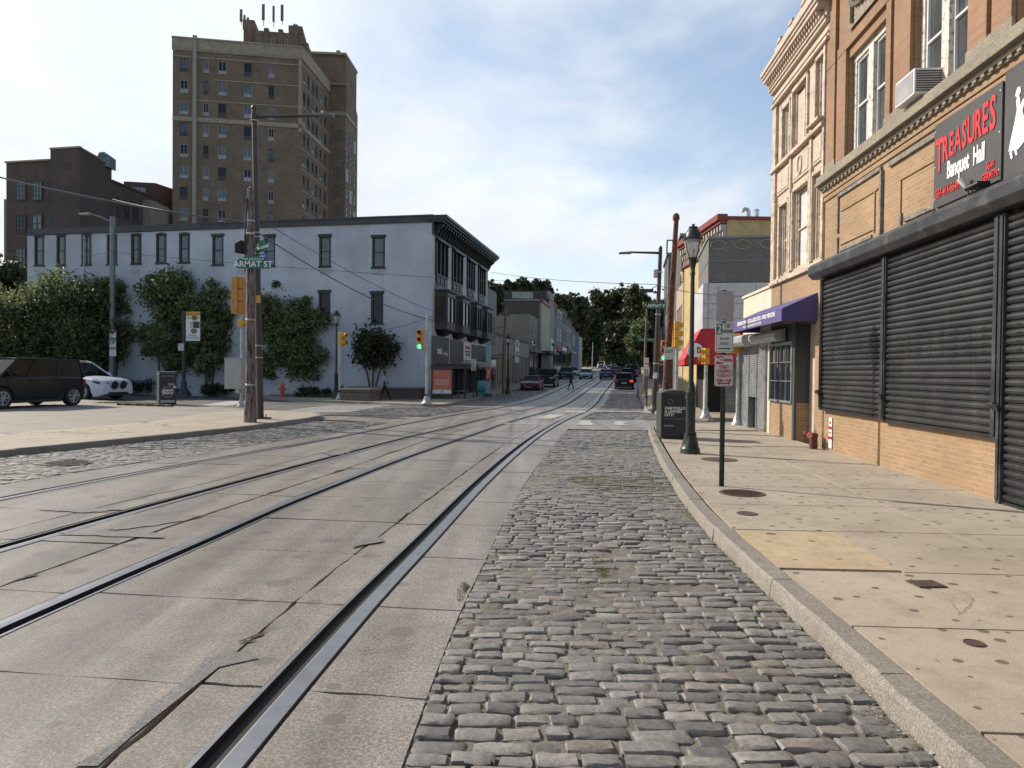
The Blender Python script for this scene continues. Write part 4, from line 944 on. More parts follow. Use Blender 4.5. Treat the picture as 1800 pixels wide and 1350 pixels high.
#PART3
def relm(Fm,Fs):
    M0=Matrix.Translation((Fm.p.x,Fm.p.y,0))@Matrix.Rotation(Fm.ang,4,'Z'); M1=Matrix.Translation((Fs.p.x,Fs.p.y,0))@Matrix.Rotation(Fs.ang,4,'Z'); return M0.inverted()@M1
def put(o,M): o.matrix_local=M@o.matrix_local; return o
def footprint(mb,pts,z0,z1,Fm,m=0):
    Mi=(Matrix.Translation((Fm.p.x,Fm.p.y,0))@Matrix.Rotation(Fm.ang,4,'Z')).inverted()
    mb.prism([Mi@Vector((x,y,z0)) for x,y in pts],(0,0,z1-z0),m)
# ---- white three storey building
F=Facade((-5.0,44.0),(-34.05,49.95),'white_building','long white painted three storey building with black trim, bay windows and dark corner shopfront'); BW=F.root
FS=Facade((-2.1,59.5),(-5.0,44.0)); S=relm(F,FS); LS=FS.L
mb=MB(); footprint(mb,[(-5.17,44.2),(-33.9,50.1),(-31.0,66.0),(-2.3,59.6)],0,11.0,F); mb.build('building_core',M_wallw,BW)
rects=[]
arch=[(60,78,413,466),(99,116,412,466),(143,161,411,465),(187.5,206.5,411,464),(230,249,410,463),(274,293,409.5,462),(314.5,334,409,461)]
sq=[(373,393,412,465),(464,484,413,467),(561,582,413,468),(654,677,414,469.5)]
low=[(560,581,511,568),(652,674,513,568)]
hol=[]
for L_,kind in ((arch,'a'),(sq,'s'),(low,'l')):
    for (a,b,c,d) in L_: hol.append((*F.rect(b,c,a,d),kind))
mb=MB(); wall_holes(mb,0,F.L,0,11.0,[h[:4] for h in hol],0,.16,0); mb.build('wall',M_wallw,BW)
for (u0,u1,z0,z1,k) in hol:
    mb=MB()
    if k=='a':
        # dark segmental arch head over the sash
        n=8; uc=(u0+u1)/2; hw=(u1-u0)/2+.03; P=[(uc-hw*math.cos(math.pi*i/n),.02,z1-.12+.16*math.sin(math.pi*i/n)) for i in range(n+1)]
        mb.prism([(p[0],-.10,p[2]) for p in P],(0,.125,0))
    else: mb.box(u0-.06,u1+.06,-.1,.05,z1-.12,z1+.06)
    mb.box(u0-.02,u0+.20 if k=='a' else u0+.1,-.12,-.02,z0,z1); mb.box(u1-.12,u1+.02,-.12,-.02,z0,z1); mb.box(u0-.05,u1+.05,-.1,.05,z0-.10,z0)
    wf=mb.build('window',M_trimd,BW)
    window(wf,u0+.08,u1-.08,z0+.02,z1-.1,-.05,.06,1,2,M_trimd,M_glassd if k=='l' else M_glassb,name='sash')
for (a,b,c,d) in ((655,676,474,483),(562,582,474,482),(417,431,474,481),(230,246,473,480),(60,76,475,482),(653,672,600,606)):
    u0,u1,z0,z1=F.rect(b,c,a,d); mb=MB(); mb.box(u0,u1,0,.03,z0,z1)
    for i in range(4): z=z0+(i+.3)*(z1-z0)/4; mb.box(u0+.03,u1-.03,.03,.045,z,z+.03)
    mb.build('wall_vent',plain('vent_grey',(.38,.38,.38),.6),BW)
mb=MB(); mb.box(-.05,16.1,-.3,.10,11.0,11.42); mb.box(-.07,16.12,-.3,.16,11.36,11.46); mb.box(16.1,29.55,-.3,.10,11.03,11.44); mb.box(15.9,16.3,-.3,.12,11.0,11.5); mb.build('roof_fascia',M_char,BW)
mb=MB(); mb.tube([(25,.03,.2),(25,.03,10.9)],.05,6); mb.build('downpipe',M_wallw,BW)
# street front
bays=[(12.53,15.12),(8.62,11.27),(4.95,7.14),(1.30,3.63)]
mb=MB(); wall_holes(mb,0,LS,0,11.0,[(a+.05,b-.05,7.95,10.0) for a,b in bays]+[(.3,LS-.3,.12,2.2)],0,.2,0); put(mb.build('wall',M_wallw,BW),S)
for i,(a,b) in enumerate(bays):
    m3=(b-a)/3
    for k in range(3): put(window(BW,a+.08+k*m3,a+m3-.04+k*m3 if k<2 else b-.08,7.97,9.96,-.03,.10,1,2,M_trimd,M_glassd),S)
    mb=MB(); mb.box(a-.1,b+.1,-.02,.28,10.0,10.14); mb.box(a-.05,b+.05,-.02,.14,10.14,10.22); mb.box(a-.04,b+.04,-.02,.12,7.85,7.96)
    for k in range(4): u=a+(b-a)*k/3; mb.box(u-.07,u+.07,-.02,.12,7.96,10.0)
    mb.box(a,b,-.02,.06,7.25,7.85)
    for k in range(3): mb.box(a+.1+k*m3,a+m3-.1+k*m3,.06,.10,7.40,7.75)
    put(mb.build('window_surround',M_trimd,BW),S)
    # oriel: canted bay with sloping metal roof and tapered foot
    c=.5; d=.72; ring=lambda k,z,dd=0: [(a-.05-dd,-.02,z),(a+c*.7-dd,d*k+dd,z),(b-c*.7+dd,d*k+dd,z),(b+.05+dd,-.02,z)]
    mb=MB()
    mb.prism(ring(1,4.45),(0,0,.5)); mb.prism(ring(1,6.55),(0,0,.35)); mb.prism(ring(1,6.86,.14),(0,0,.1))
    lo=ring(1,4.45); lo2=[(a+.5,-.02,4.08),(a+.8,.2,4.08),(b-.8,.2,4.08),(b-.5,-.02,4.08)]
    for q in range(3): mb.quad(lo2[q+1],lo2[q],lo[q],lo[q+1])
    mb.poly(lo2[::-1])
    R0=ring(1,4.9)
    for q in range(4): p=R0[q]; mb.box(p[0]-.09,p[0]+.09,max(-.02,p[1]-.14),p[1]+.02,4.9,6.6)
    mb.box((a+b)/2-.06,(a+b)/2+.06,d-.1,d,4.9,6.6)
    od=put(mb.build('oriel',M_trimd,BW),S)
    mb=MB(); g0=[(p[0]*1.0,p[1]-.06,4.9) for p in R0]
    for q in range(3): mb.quad((g0[q+1][0],g0[q+1][1],4.9),(g0[q][0],g0[q][1],4.9),(g0[q][0],g0[q][1],6.6),(g0[q+1][0],g0[q+1][1],6.6))
    mb.build('pane',M_glassd,od)
    mb=MB(); e=ring(1,6.95,.16); 
    mb.quad(e[1],e[2],(b-.3,.02,7.35),(a+.3,.02,7.35)); mb.quad(e[0],e[1],(a+.3,.02,7.35),(a,.0,7.25)); mb.quad(e[2],e[3],(b,.0,7.25),(b-.3,.02,7.35))
    mb.build('roof',plain('grey_metal_roof',(.16,.17,.18),.45,var=.2),od)
mb=MB(); mb.box(-.1,LS+.15,-.3,.85,11.12,11.25); mb.box(-.1,LS+.15,-.3,.95,11.25,11.42); mb.box(-.1,LS+.12,-.3,.7,11.0,11.12); mb.box(-.1,LS+.1,0,.10,10.25,11.0); put(mb.build('cornice',M_trimd,BW),S)
mb=MB(); mb.box(0,1,0,.55,-.25,0); mb.box(.02,.98,0,.3,-.6,-.25); 
proto=None
for k in range(26):
    u=.25+k*.6
    mb=MB(); mb.prism([(u,.1,10.98),(u,.62,10.98),(u,.60,10.82),(u,.34,10.62),(u,.22,10.36),(u,.1,10.30)],(.17,0,0)); put(mb.build('bracket',M_trimd,BW),S)
mb=MB(); mb.box(LS-3.6,LS+.05,.0,.10,2.2,4.02); mb.box(LS-7.2,LS-3.66,0,.10,2.2,4.02); mb.box(.1,LS-7.3,0,.08,2.55,3.9); put(mb.build('sign_fascia',M_slate,BW),S)
mb=MB(); mb.box(LS-3.66,LS-3.6,.0,.14,2.2,4.05); mb.box(.1,LS-7.2,.08,.12,2.5,2.58); mb.box(.1,LS-7.2,0,.12,3.9,3.98); put(mb.build('fascia_trim',M_vinyl,BW),S)
mb=MB(); mb.box(.0,LS+.1,-.02,.35,2.0,2.2); put(mb.build('shop_canopy',M_trimd,BW),S)
mb=MB(); mb.box(.3,LS-.3,-.19,-.12,.13,2.0); put(mb.build('shop_window',M_glassd,BW),S)
for k in range(12):
    mb=MB(); u=.3+k*1.26; mb.box(u,u+.14,-.15,.05,.13,2.0); put(mb.build('shop_pilaster',M_char if k%3 else M_slate,BW),S)
sgn=FS
ss=wallthing(FS,'shop_sign','white total wireless lettering on dark slate shop fascia','sign',LS-2.0,.11,3.1)
text('total',.62,M_wht,ss,(.62,.01,.02),TR,bold=.02,sx=.9); text('wireless',.36,M_wht,ss,(-.75,.01,-.12),TR,sx=.85,bold=.005)
s3=wallthing(FS,'shop_sign','square white shop sign with red lettering below the third oriel','sign',LS-8.4,.1,3.3)
mb=MB(); mb.box(-1.1,1.1,0,.08,-.65,.65); mb.build('board',M_vinyl,s3); text('Boutique',.42,M_redl,s3,(0,.09,.3),TR); text('BEAUTY SUPPLY\nWIGS & HAIR',.22,M_char,s3,(0,.09,-.15),TR)
# raised brown planter along the shady side
pl=thing('planter_wall','long brown raised planter wall along the foot of the white building','planter',(-5.2,43.3,.13),F.ang)
mb=MB(); mb.box(.3,4.9,-.5,.35,0,.62); mb.build('wall',M_bb,pl); mb=MB(); mb.box(.25,4.95,-.5,.42,.62,.70); mb.build('coping',M_stoneg,pl)
# ---- brick tower
F=Facade((-30.6,102.8),(-47.84,100.0),'apartment_tower','tall brown brick apartment tower with antennas on its penthouse'); T=F.root; LT=F.L
FT=Facade((-29.8,115.0),(-30.6,102.8)); S=relm(F,FT)
zt=48.1
mb=MB(); footprint(mb,[(-30.76,103.0),(-47.7,100.2),(-50,116),(-29.95,115.0)],0,zt-.3,F); mb.build('building_core',M_bt2,T)
cols=[(15.45,16.50),(12.70,13.42),(10.34,11.41),(6.92,7.94),(3.85,4.60)]
hol=[(a,b,45.26-2.98*k-1.68,45.26-2.98*k) for k in range(11) for a,b in cols]
mb=MB(); wall_holes(mb,0,LT,0,zt,hol,0,.15,0); mb.build('wall',M_bt2,T)
M_wf=plain('pale_window_frame',(.30,.30,.31),.5)
def twin(a,b,c,d,par,S=None,i=0,mf=None):
    mb=MB(); e=.07
    mb.box(a,b,-.12,-.05,c,c+.38+.1*(i%2)); mb.box(a,a+e,-.12,-.04,c,d); mb.box(b-e,b,-.12,-.04,c,d); mb.box(a,b,-.12,-.04,d-e,d); mb.box((a+b)/2-.03,(a+b)/2+.03,-.12,-.05,c,d)
    mb.box(a-.08,b+.08,-.02,.06,c-.12,c)
    o=mb.build('window',mf or M_wf,par)
    if S is not None: put(o,S)
    p=MB(); p.box(a,b,-.145,-.10,c,d); p.build('pane',(M_glassb,M_glassd,M_glass)[i%3],o)
for i,(a,b,c,d) in enumerate(hol): twin(a,b,c,d,T,None,(i*7+i//5)%5,M_wf if i%3 else M_char)
mb=MB()
mb.box(-.1,LT+.1,0,.12,46.35,46.55); mb.box(-.1,14.25,-.1,.10,46.6,zt); mb.box(14.8,LT+.1,-.1,.10,46.6,zt); mb.box(-.12,LT+.12,-.15,.2,zt-.1,zt+.12)
mb.box(0,14.25,0,.08,45.45,45.62); mb.box(14.8,LT,0,.08,45.45,45.62)
mb.box(0,12,0,.08,42.48,42.63); mb.box(0,14.25,0,.08,39.46,39.62); mb.box(0,14.25,0,.12,36.55,37.15); mb.box(14.8,LT,0,.12,36.55,37.15); mb.box(0,.5,0,.12,36,46.3)
mb.build('stone_band',M_lime,T)
mb=MB(); mb.box(14.27,14.78,-.1,.30,0,48.5); mb.build('chimney_shaft',plain('pale_shaft',(.30,.27,.225),.8,var=.15),T)
mb=MB(); LS2=FT.L
hs=[(u,u+.85,45.0-2.98*k-1.7,45.0-2.98*k) for k in range(11) for u in (10.9,9.2,7.2,5.6,3.7,1.6)]
wall_holes(mb,0,LS2,0,zt,hs,0,.15,0); put(mb.build('wall',M_bt2,T),S)
for i,(a,b,c,d) in enumerate(hs[:45]): twin(a,b,c,d,T,S,(i*5+i//6)%5,M_wf if i%4==0 else M_char)
mb=MB()
for i,(a,b,c,d) in enumerate(hs[45:]): mb.box(a,b,-.14,-.09,c,d)
o=put(mb.build('window',M_glassd,T),S); o['kind']='stuff'
mb=MB()
for k in range(12): z=45.5-2.98*k; mb.box(0,LS2,0,.08,z,z+.15)
mb.box(0,LS2,-.1,.12,46.4,zt+.1); mb.box(0,LS2,0,.12,36.5,37.1); put(mb.build('stone_band',M_lime,T),S)
# wings
mb=MB(); footprint(mb,[(-27.3,115.3),(-31.5,115.0),(-33,125),(-27.0,122.2)],0,43.3,F); footprint(mb,[(-27.25,115.6),(-33.5,115.2),(-34,124),(-26.9,121.4)],43.3,52.7,F); footprint(mb,[(-27.25,122.3),(-33,122),(-33,130),(-27.9,127)],0,47.0,F); mb.build('wing',M_bt2,T)
FWg=Facade((-27.3,115.3),(-31.5,115.0)); S2=relm(F,FWg); FWs=Facade((-27.0,122.2),(-27.3,115.3)); S3=relm(F,FWs)
for k in range(9):
    z=40.5-2.98*k; put(window(T,.75,1.75,z-1.7,z,.02,.1,2,2,M_char,M_glassb),S2)
    for j,u in enumerate((.6,3.0,5.2)): put(window(T,u,u+1.1,z-1.9,z,.05,.09,1,2,M_char if (j+k)%4 else M_vinyl,M_glassd),S3)
for j,u in enumerate((1,3.2,5.2)): put(window(T,u,u+.9,47,50,.02,.08,1,2,M_wf,M_glass),S3)
mb=MB(); mb.box(-.05,2.9,-.1,.12,42.9,43.5); mb.box(-.1,6.5,-.4,.12,52.6,52.95); mb.box(-.1,6.5,-.4,.1,47.8,48.0)
for u in (1.2,5.9): mb.box(u-.3,u+.3,-.3,.16,52.9,53.25)
put(mb.build('stone_band',M_lime,T),S2)
mb=MB(); mb.box(-.1,7,-.1,.12,42.9,43.5); mb.box(-.1,7,-.3,.1,52.5,52.9); put(mb.build('stone_band',M_lime,T),S3)
# penthouse with scalloped battlements
mb=MB(); mb.box(.4,8.6,-8,-2.5,zt-.3,51.2)
for u in (1.3,3.4,5.4,7.7): mb.box(u-.35,u+.35,-8.05,-2.35,zt-.3,51.6 if 2<u<7 else 52.5)
mb.box(.3,2.3,-8.05,-2.4,51.1,52.3); mb.box(7.0,8.7,-8.05,-2.4,51.1,52.6); mb.box(-.5,.4,-7,-3,zt-.3,50.2)
mb.build('penthouse',M_bt2,T,bevel=.12)
for u in (2.6,4.5,6.4): window(T,u-.25,u+.25,49.2,50.2,-2.46,.08,1,1,M_wf,M_glassd)
for i,(x,y0,y1,w_,lab) in enumerate(((424,37,17,.35,'leftmost panel antenna on the penthouse roof'),(430,38,27,.28,'short antenna right of the leftmost one'),(436,40,31,.28,'second short antenna on the penthouse'),(463,39,8,.38,'tall panel antenna left of centre on the penthouse'),(481,42,11,.28,'thin mast with small panel at penthouse centre'),(496,37,9,.38,'tall panel antenna right of centre'),(517,60,40,.1,'thin whip antenna on the penthouse right slope'),(528,68,55,.1,'last whip antenna over the tower corner'))):
    b=A(x,y0,106); t_=A(x,y1,106); v=thing('antenna',lab+' of the brick tower','antenna',(b.x,b.y,b.z-.5),0,'antennas on the tower')
    mb=MB(); mb.tube([(0,.1,0),(0,.1,t_.z-b.z+.45)],.05,6); mb.build('mast',M_char,v)
    if w_>.15: mb=MB(); h=t_.z-b.z+.5; mb.box(-w_/2,w_/2,-.15,.05,max(.4,h-2.3),h); mb.build('antenna_panel',plain('antenna_panel_grey',(.16,.13,.125),.7),v)
# ---- dark brick warehouse on the left
F=Facade((-49.9,82.0),(-59.8,84.0),'dark_brick_building','dark brown brick building with stepped parapet and multi-pane windows left of the tower'); D=F.root
FD=Facade((-50.3,89.3),(-49.9,82.0)); FD2=Facade((-48.9,101.8),(-50.3,89.3)); S=relm(F,FD); S2=relm(F,FD2)
mb=MB(); footprint(mb,[(-49.92,82.0),(-53.75,82.78),(-54.5,90),(-50.32,89.3)],0,27.05,F); footprint(mb,[(-53.75,82.9),(-59.8,84.1),(-60,94),(-54.4,90)],0,25.8,F); footprint(mb,[(-50.4,89.3),(-60,93.5),(-60,104),(-49.0,101.8)],0,25.2,F)
mb.build('wall',M_bd,D)
mb=MB(); mb.box(-.08,4.0,-.3,.08,27.05,27.25); mb.box(4.0,F.L+.1,-.3,.08,25.8,25.98); mb.build('coping',M_lime,D)
mb=MB(); mb.box(-.05,FD.L,-.3,.08,27.05,27.22); put(mb.build('coping',M_lime,D),S); mb=MB(); mb.box(0,FD2.L,-.3,.08,25.2,25.4); put(mb.build('coping',M_bd,D),S2)
for (a,b,c,d,n,m,gl) in ((28,45,318,352,3,4,M_glassb),(57,74,318,352,3,4,M_glassb),(84,88.5,318,354,1,2,M_glassd),(104,123.5,325,363,2,2,M_glassd),(105,123,283,299,2,3,M_glassd),(27,45,376,409,3,4,M_glassd),(56,74,376,409,2,2,M_glassb),(104,123,390,420,2,2,M_glassb),(27,45,436,470,3,4,M_glassb),(83.5,88.5,377,410,1,1,M_glass)):
    u0,u1,z0,z1=F.rect(b,c,a,d); window(D,u0,u1,z0,z1,.04,.12,n,m,M_char,gl)
for (a,b,c,d) in ((207,213,346,380),(219,228,353,386),(234,243,357,390)):
    u0,z1=FD2.uz(b,c); u1,z0=FD2.uz(a,d); put(window(D,u0,u1,z0,z1,.04,.2,2,2,M_char,M_glassd),S2)
mb=MB(); footprint(mb,[(-50.0,99.5),(-54,98.8),(-54,103),(-48.9,103)],24,ZY(275,320,99),F); mb.build('stair_bulkhead',plain('red_brown_render',(.07,.035,.03),.8),D)
FB=Facade((-50.0,99.4),(-54,98.7)); put(window(D,1.2,3.1,ZY(275,346,99),ZY(275,330,99),.05,.1,4,5,M_wf,M_glassb),relm(F,FB))
mb=MB(); a=A(172,282,86); b=A(190,268,86); mb=MB()
Mi=(Matrix.Translation((F.p.x,F.p.y,0))@Matrix.Rotation(F.ang,4,'Z')).inverted()
P=[A(166,286,87),A(174,268,87),A(183,266.5,88),A(193,274,88),A(193,294,88)]; mb.prism([Mi@p for p in P],(.5,-1.6,0)); mb.build('skylight',plain('teal_skylight',(.09,.15,.16),.4),D)


# (the pale tower is widened towards the left so that only its right strip shows)
x8=0; Fz,rz_=rblock('concrete_building','pale concrete slab with a lit vertical edge at the far left picture edge',7,96,8,ZY(5,350,96),M_tanw,20,None,(0.02,1))
# ---- left row of shop buildings beyond the white one
def lblock(name,label,pfar,pnear,zt,depth,mat,msd=None,cap=None):
    F=Facade(pfar,pnear,name,label); mb=MB(); mb.box(0,F.L,-depth,0,0,zt); mb.build('wall',mat,F.root)
    if cap: mb=MB(); mb.box(-.05,F.L+.1,-depth-.05,.18,zt,zt+.18); mb.build('coping',cap,F.root)
    return F
M_sblue_d=plain('dull_blue_paint',(.03,.05,.12),.6)
LN=lambda Y:(-2.1+.171*(Y-59.5),Y)
F=lblock('grey_building','narrow streaked grey stucco building next to the white corner.building',LN(63.3),LN(59.7),ZY(862,507,60),9,M_grey)
window(F.root,.8,2.4,4.2,6.6,.03,.1,2,2,M_char,M_glassd); mb=MB(); mb.box(.2,3.4,0,1.3,3.0,3.25); mb.build('shop_canopy',M_tanb,F.root); mb=MB(); mb.box(.3,3.3,.0,.03,.2,2.9); mb.build('shop_window',M_glassd,F.root)
F=lblock('shop_building','low beige single storey shop row with a white banner sign',LN(83),LN(63.3),5.2,12,M_tanb,cap=M_tanw)
mb=MB(); mb.box(14.5,19.5,.0,.02,3.2,5.1); mb.build('grey_fascia',M_grey,F.root)
for k in range(5): window(F.root,.6+k*3.9,3.6+k*3.9,.3+tz(75),3.0+tz(75),.04,.12,3,1,M_char,M_glassd,name='shop_window')
bn=wallthing(F,'banner_sign','white banner with blue printing on the beige shop front','banner',9.0,.05,4.2+.1)
mb=MB(); mb.box(-1.3,1.3,0,.05,-1.5,1.0); mb.build('cloth',M_vinyl,bn); text('BTC',.9,plain('blue_print',(.08,.10,.25),.5),bn,(0,.06,.4),TR); text('NOW OPEN\nPHONE REPAIR',.32,plain('blue_print',(.08,.10,.25),.5),bn,(0,.06,-.6),TR)
F=lblock('tan_building','two storey tan building with blank side wall over the low shops',LN(90.5),LN(83.2),ZY(915,552,83.2),14,M_tanw)
for k in range(2): window(F.root,1+k*3.4,2.6+k*3.4,5.2,7.0,.03,.1,1,2,M_char,M_glassd)
mb=MB(); mb.box(0,7.2,0,.5,4.3,4.6); mb.build('cornice',M_grey,F.root); mb=MB(); mb.box(.2,7.2,0,.04,1,4.0); mb.build('shop_window',M_glassd,F.root)
F=lblock('brick_building','brown brick side wall with cream pier, above the tan building',LN(101),LN(90.7),ZY(900,528,90.7),15,M_bb,cap=M_grey)
mb=MB(); mb.box(0,9.5,0,.30,4.5,ZY(950,531,92)); mb.build('cream_front',plain('cream_front',(.42,.38,.24),.8,var=.15,scale=.6),F.root)
mb=MB(); mb.box(0,9.6,0,.5,ZY(950,531,92),ZY(950,527,92)); mb.build('red_cap',M_maroon,F.root)
mb=MB(); mb.box(0,9.5,.3,.35,2,4.4); mb.box(0,10,.3,1.5,4.3,4.6); mb.build('shop_canopy',M_char,F.root)
F=lblock('brick_building','dark flat-roofed brick block with a pale billboard on its roof edge',(4.8,104),(4.6,97),ZY(900,512,98),14,M_bd)
bb=thing('billboard','long pale faded billboard panel on the dark brick roofline','billboard',A(900,527,95),R(4))
mb=MB(); mb.box(0,2.8,-.1,.1,.2,1.05); mb.build('panel',plain('faded_billboard',(.30,.31,.25),.7,var=.3,scale=1),bb); mb=MB(); mb.box(.2,.3,0,.2,-.6,.2); mb.box(2.5,2.6,0,.2,-.6,.2); mb.build('support',M_char,bb)
F=lblock('grey_building','square grey stair tower rising over the middle shops',(6.15,107),(5.2,101.5),ZY(945,511,101.5),3.4,M_grey)
ROW=[(101.4,112,0,(.20,.20,.205),'grey stone three storey front with small top windows, left of the road',3,M_maroon),(112.2,120,-1.0,(.23,.19,.155),'brownish rendered three storey front after the grey stone one',2,M_tanb),(120.2,129,.4,(.17,.175,.19),'blue-grey tall front with regular sash windows in mid row',3,M_char),(129.2,139,-.7,(.25,.24,.23),'light grey front, last tall one before the navy house',3,M_maroon)]
for i_,(ya,yb,dz_,c_,lab_,nw_,cn_) in enumerate(ROW):
    F=lblock('shop_building',lab_,LN(yb),LN(ya),ZY(967,528,102)+dz_,14,concrete('front_render_%d'%i_,c_,.3,.9,scale=1.3),cap=cn_)
    for k in range(nw_):
        u=.9+k*(F.L-1)/nw_
        for z in (8.9,5.9): window(F.root,u,u+1.5,z+tz(yb)-.3,z+1.9+tz(yb)-.3,.03,.14,1,2,(M_char,M_vinyl,M_trimd,M_char)[i_],M_glassd)
        mb=MB(); mb.box(u,u+.9,0,.04,11.2+dz_,11.55+dz_); mb.build('vent_opening',M_dark,F.root)
    mb=MB(); mb.box(0,F.L-.2,0,.5+.5*(i_%2),4.6+.3*i_,4.95+.3*i_); mb.build('shop_canopy',(M_maroon,M_char,M_sblue_d,M_tanb)[i_],F.root); mb=MB(); mb.box(.3,F.L-.5,0,.05,1.4+.2*i_,4.5+.3*i_); mb.build('shop_window',M_glassd,F.root)
    mb=MB(); mb.box(.8,F.L-.8,.05,.14,4.95+.3*i_,5.6+.3*i_); mb.build('sign_fascia',(M_tanb,M_red,M_vinyl,M_sblue_d)[i_],F.root)
F=Facade(LN(139),LN(101.4))
s4=wallthing(F,'shop_sign','pale square shop sign with two dark dots on grey block','sign',34.8,.1,6.0); mb=MB(); mb.box(-1.4,1.4,0,.15,-.9,.7); mb.build('board',M_vinyl,s4); mb=MB(); mb.tube([(.5,.15,0),(.5,.2,0)],.28,12); mb.build('emblem',M_char,s4); mb=MB(); mb.tube([(-.5,.15,0),(-.5,.2,0)],.28,12); mb.build('emblem',M_char,s4)
F=lblock('navy_building','narrow navy painted house with bay past the grey block',LN(148),LN(139.3),ZY(1005,573,139),12,plain('navy_paint',(.035,.04,.08),.6,var=.3))
window(F.root,2,5,7.5,9.5,.05,.15,2,2,M_vinyl,M_glassd)
F=lblock('blue_building','blue mural painted building beyond the navy house',LN(158),LN(148.2),ZY(1010,583,150),12,plain('blue_mural',(.035,.07,.14),.7,var=.7,scale=.8,dirt=(.15,.10,.12)))
F=lblock('pale_building','last pale pink building on the left before the trees',LN(168),LN(158.2),ZY(1018,592,160),12,plain('pale_pink_render',(.30,.27,.26),.8,var=.4,scale=.6))
#PART4
# ================================================================== VEGETATION
M_bark=plain('bark',(.10,.08,.06),.95,var=.4,scale=6,bump=.6,fine=25)
L1=leafm('leaf_green',[(0,(.070,.098,.045)),(.45,(.135,.175,.075)),(.8,(.20,.235,.11)),(1,(.29,.30,.15))],.5)
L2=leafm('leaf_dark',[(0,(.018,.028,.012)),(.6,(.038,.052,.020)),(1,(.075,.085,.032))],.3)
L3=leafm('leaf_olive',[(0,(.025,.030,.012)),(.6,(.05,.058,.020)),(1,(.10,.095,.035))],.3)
def leaves(name,centers,n,size,mat,parent,seed,flat=.8):
    r=np.random.RandomState(seed); C=np.array([c[:3] for c in centers]); Rr=np.array([c[3] for c in centers]); wgt=Rr**2.3; wgt/=wgt.sum()
    k=r.choice(len(C),n,p=wgt); d=r.normal(size=(n,3)); d/=np.linalg.norm(d,axis=1)[:,None]
    rad=Rr[k]*(np.abs(r.normal(.75,.38,n))); P=C[k]+d*rad[:,None]*np.array([1,1,flat])
    a=r.normal(size=(n,3)); a/=np.linalg.norm(a,axis=1)[:,None]; b=np.cross(a,d+r.normal(size=(n,3))*.7); b/=np.linalg.norm(b,axis=1)[:,None]+1e-9
    s=size*r.uniform(.6,1.35,n)[:,None]; a=a*s; b=b*s*.62
    V=np.empty((n*4,3)); V[0::4]=P-a; V[1::4]=P+b*.9-a*.1; V[2::4]=P+a; V[3::4]=P-b*.9+a*.1
    me=bpy.data.meshes.new(name); me.vertices.add(n*4); me.vertices.foreach_set('co',V.ravel()); me.loops.add(n*4); me.loops.foreach_set('vertex_index',np.arange(n*4,dtype=np.int32))
    me.polygons.add(n); me.polygons.foreach_set('loop_start',np.arange(0,n*4,4,dtype=np.int32)); me.update(calc_edges=True); me.materials.append(mat)
    o=bpy.data.objects.new(name,me); COL.objects.link(o)
    if parent: o.parent=parent
    return o
def tree(name,label,x,y,zc,rx,rz,n,size,mat,seed,group=None,trunk=.16,zb=None,clumps=34,multi=1,lean=0,cat='tree'):
    """zc centre height of crown, rx half width, rz half height"""
    r=random.Random(seed); zb=tz(y)+.13 if zb is None else zb
    root=thing(name,label,cat,(x,y,zb),0,group); zc-=zb
    cl=[]
    for i in range(clumps):
        th=r.uniform(0,2*math.pi); ph=math.acos(r.uniform(-.92,1)); q=r.uniform(.5,.90); sp_=math.sin(ph)**.8
        cl.append((rx*q*sp_*math.cos(th)+lean,rx*q*sp_*math.sin(th),zc+rz*q*math.cos(ph),rx*r.uniform(.22,.44)))
    for i in range(11): cl.append((rx*.5*r.uniform(-1,1)+lean,rx*.4*r.uniform(-1,1),zc+rz*r.uniform(-.65,.65),rx*.48))
    for i in range(clumps//2):   # ragged outer sprays
        th=r.uniform(0,2*math.pi); ph=math.acos(r.uniform(-.6,1)); q=r.uniform(.84,1.0)
        cl.append((rx*q*math.sin(ph)*math.cos(th)+lean,rx*q*math.sin(ph)*math.sin(th),zc+rz*q*math.cos(ph),rx*r.uniform(.10,.2)))
    mb=MB(); zl=zc-rz*.75
    for m in range(multi):
        ox=(m-(multi-1)/2)*.35
        mb.tube([(ox*.5,0,-.05),(ox+lean*.15,r.uniform(-.1,.1),zl*.5),(ox*1.6+lean*.4,0,max(zl,.3)),(ox*2+lean*.8,0,zc+rz*.3)],[trunk*1.35,trunk,trunk*.8,trunk*.2],8)
    for c in cl[:14]:
        s=r.uniform(.55,.95); mb.tube([(lean*.4,0,max(zl*s,.2)),((c[0])*.45+lean*.2,c[1]*.45,(zl+c[2])*.5),(c[0],c[1],c[2])],[trunk*.45,trunk*.28,trunk*.07],5)
    mb.build('trunk',M_bark,root,smooth=60); leaves('crown',cl,n,size,mat,root,seed)
    return root
def pxtree(name,label,x0,x1,y0,y1,Y,n,size,mat,seed,**k):
    a=A((x0+x1)/2,y0,Y); b=A((x0+x1)/2,y1,Y); rx=(x1-x0)/2/FPX*Y
    return tree(name,label,a.x,Y,(a.z+b.z)/2,rx*.93,(a.z-b.z)/2*.95,n,size,mat,seed,**k)
g_='leafy street trees before the white building'
pxtree('street_tree','leafy green street tree at the left picture edge, half cut off',-110,70,495,690,45,24000,.12,L1,1,group=g_,multi=2,trunk=.09)
pxtree('street_tree','broad green street tree above the white suv, crown reaching the second storey',30,165,462,682,47,27000,.12,L1,2,group=g_,multi=2,trunk=.09)
pxtree('street_tree','green street tree around the tall grey lamp pole',135,248,480,684,48.5,20000,.12,L1,3,group=g_,multi=3,trunk=.08)
pxtree('street_tree','tall green street tree behind the banner pole',238,352,458,684,47.5,26000,.12,L1,4,group=g_,multi=3,trunk=.08)
pxtree('street_tree','green street tree between banner pole and grey control cabinet',318,420,474,684,47,22000,.12,L1,5,group=g_,multi=2,trunk=.08)
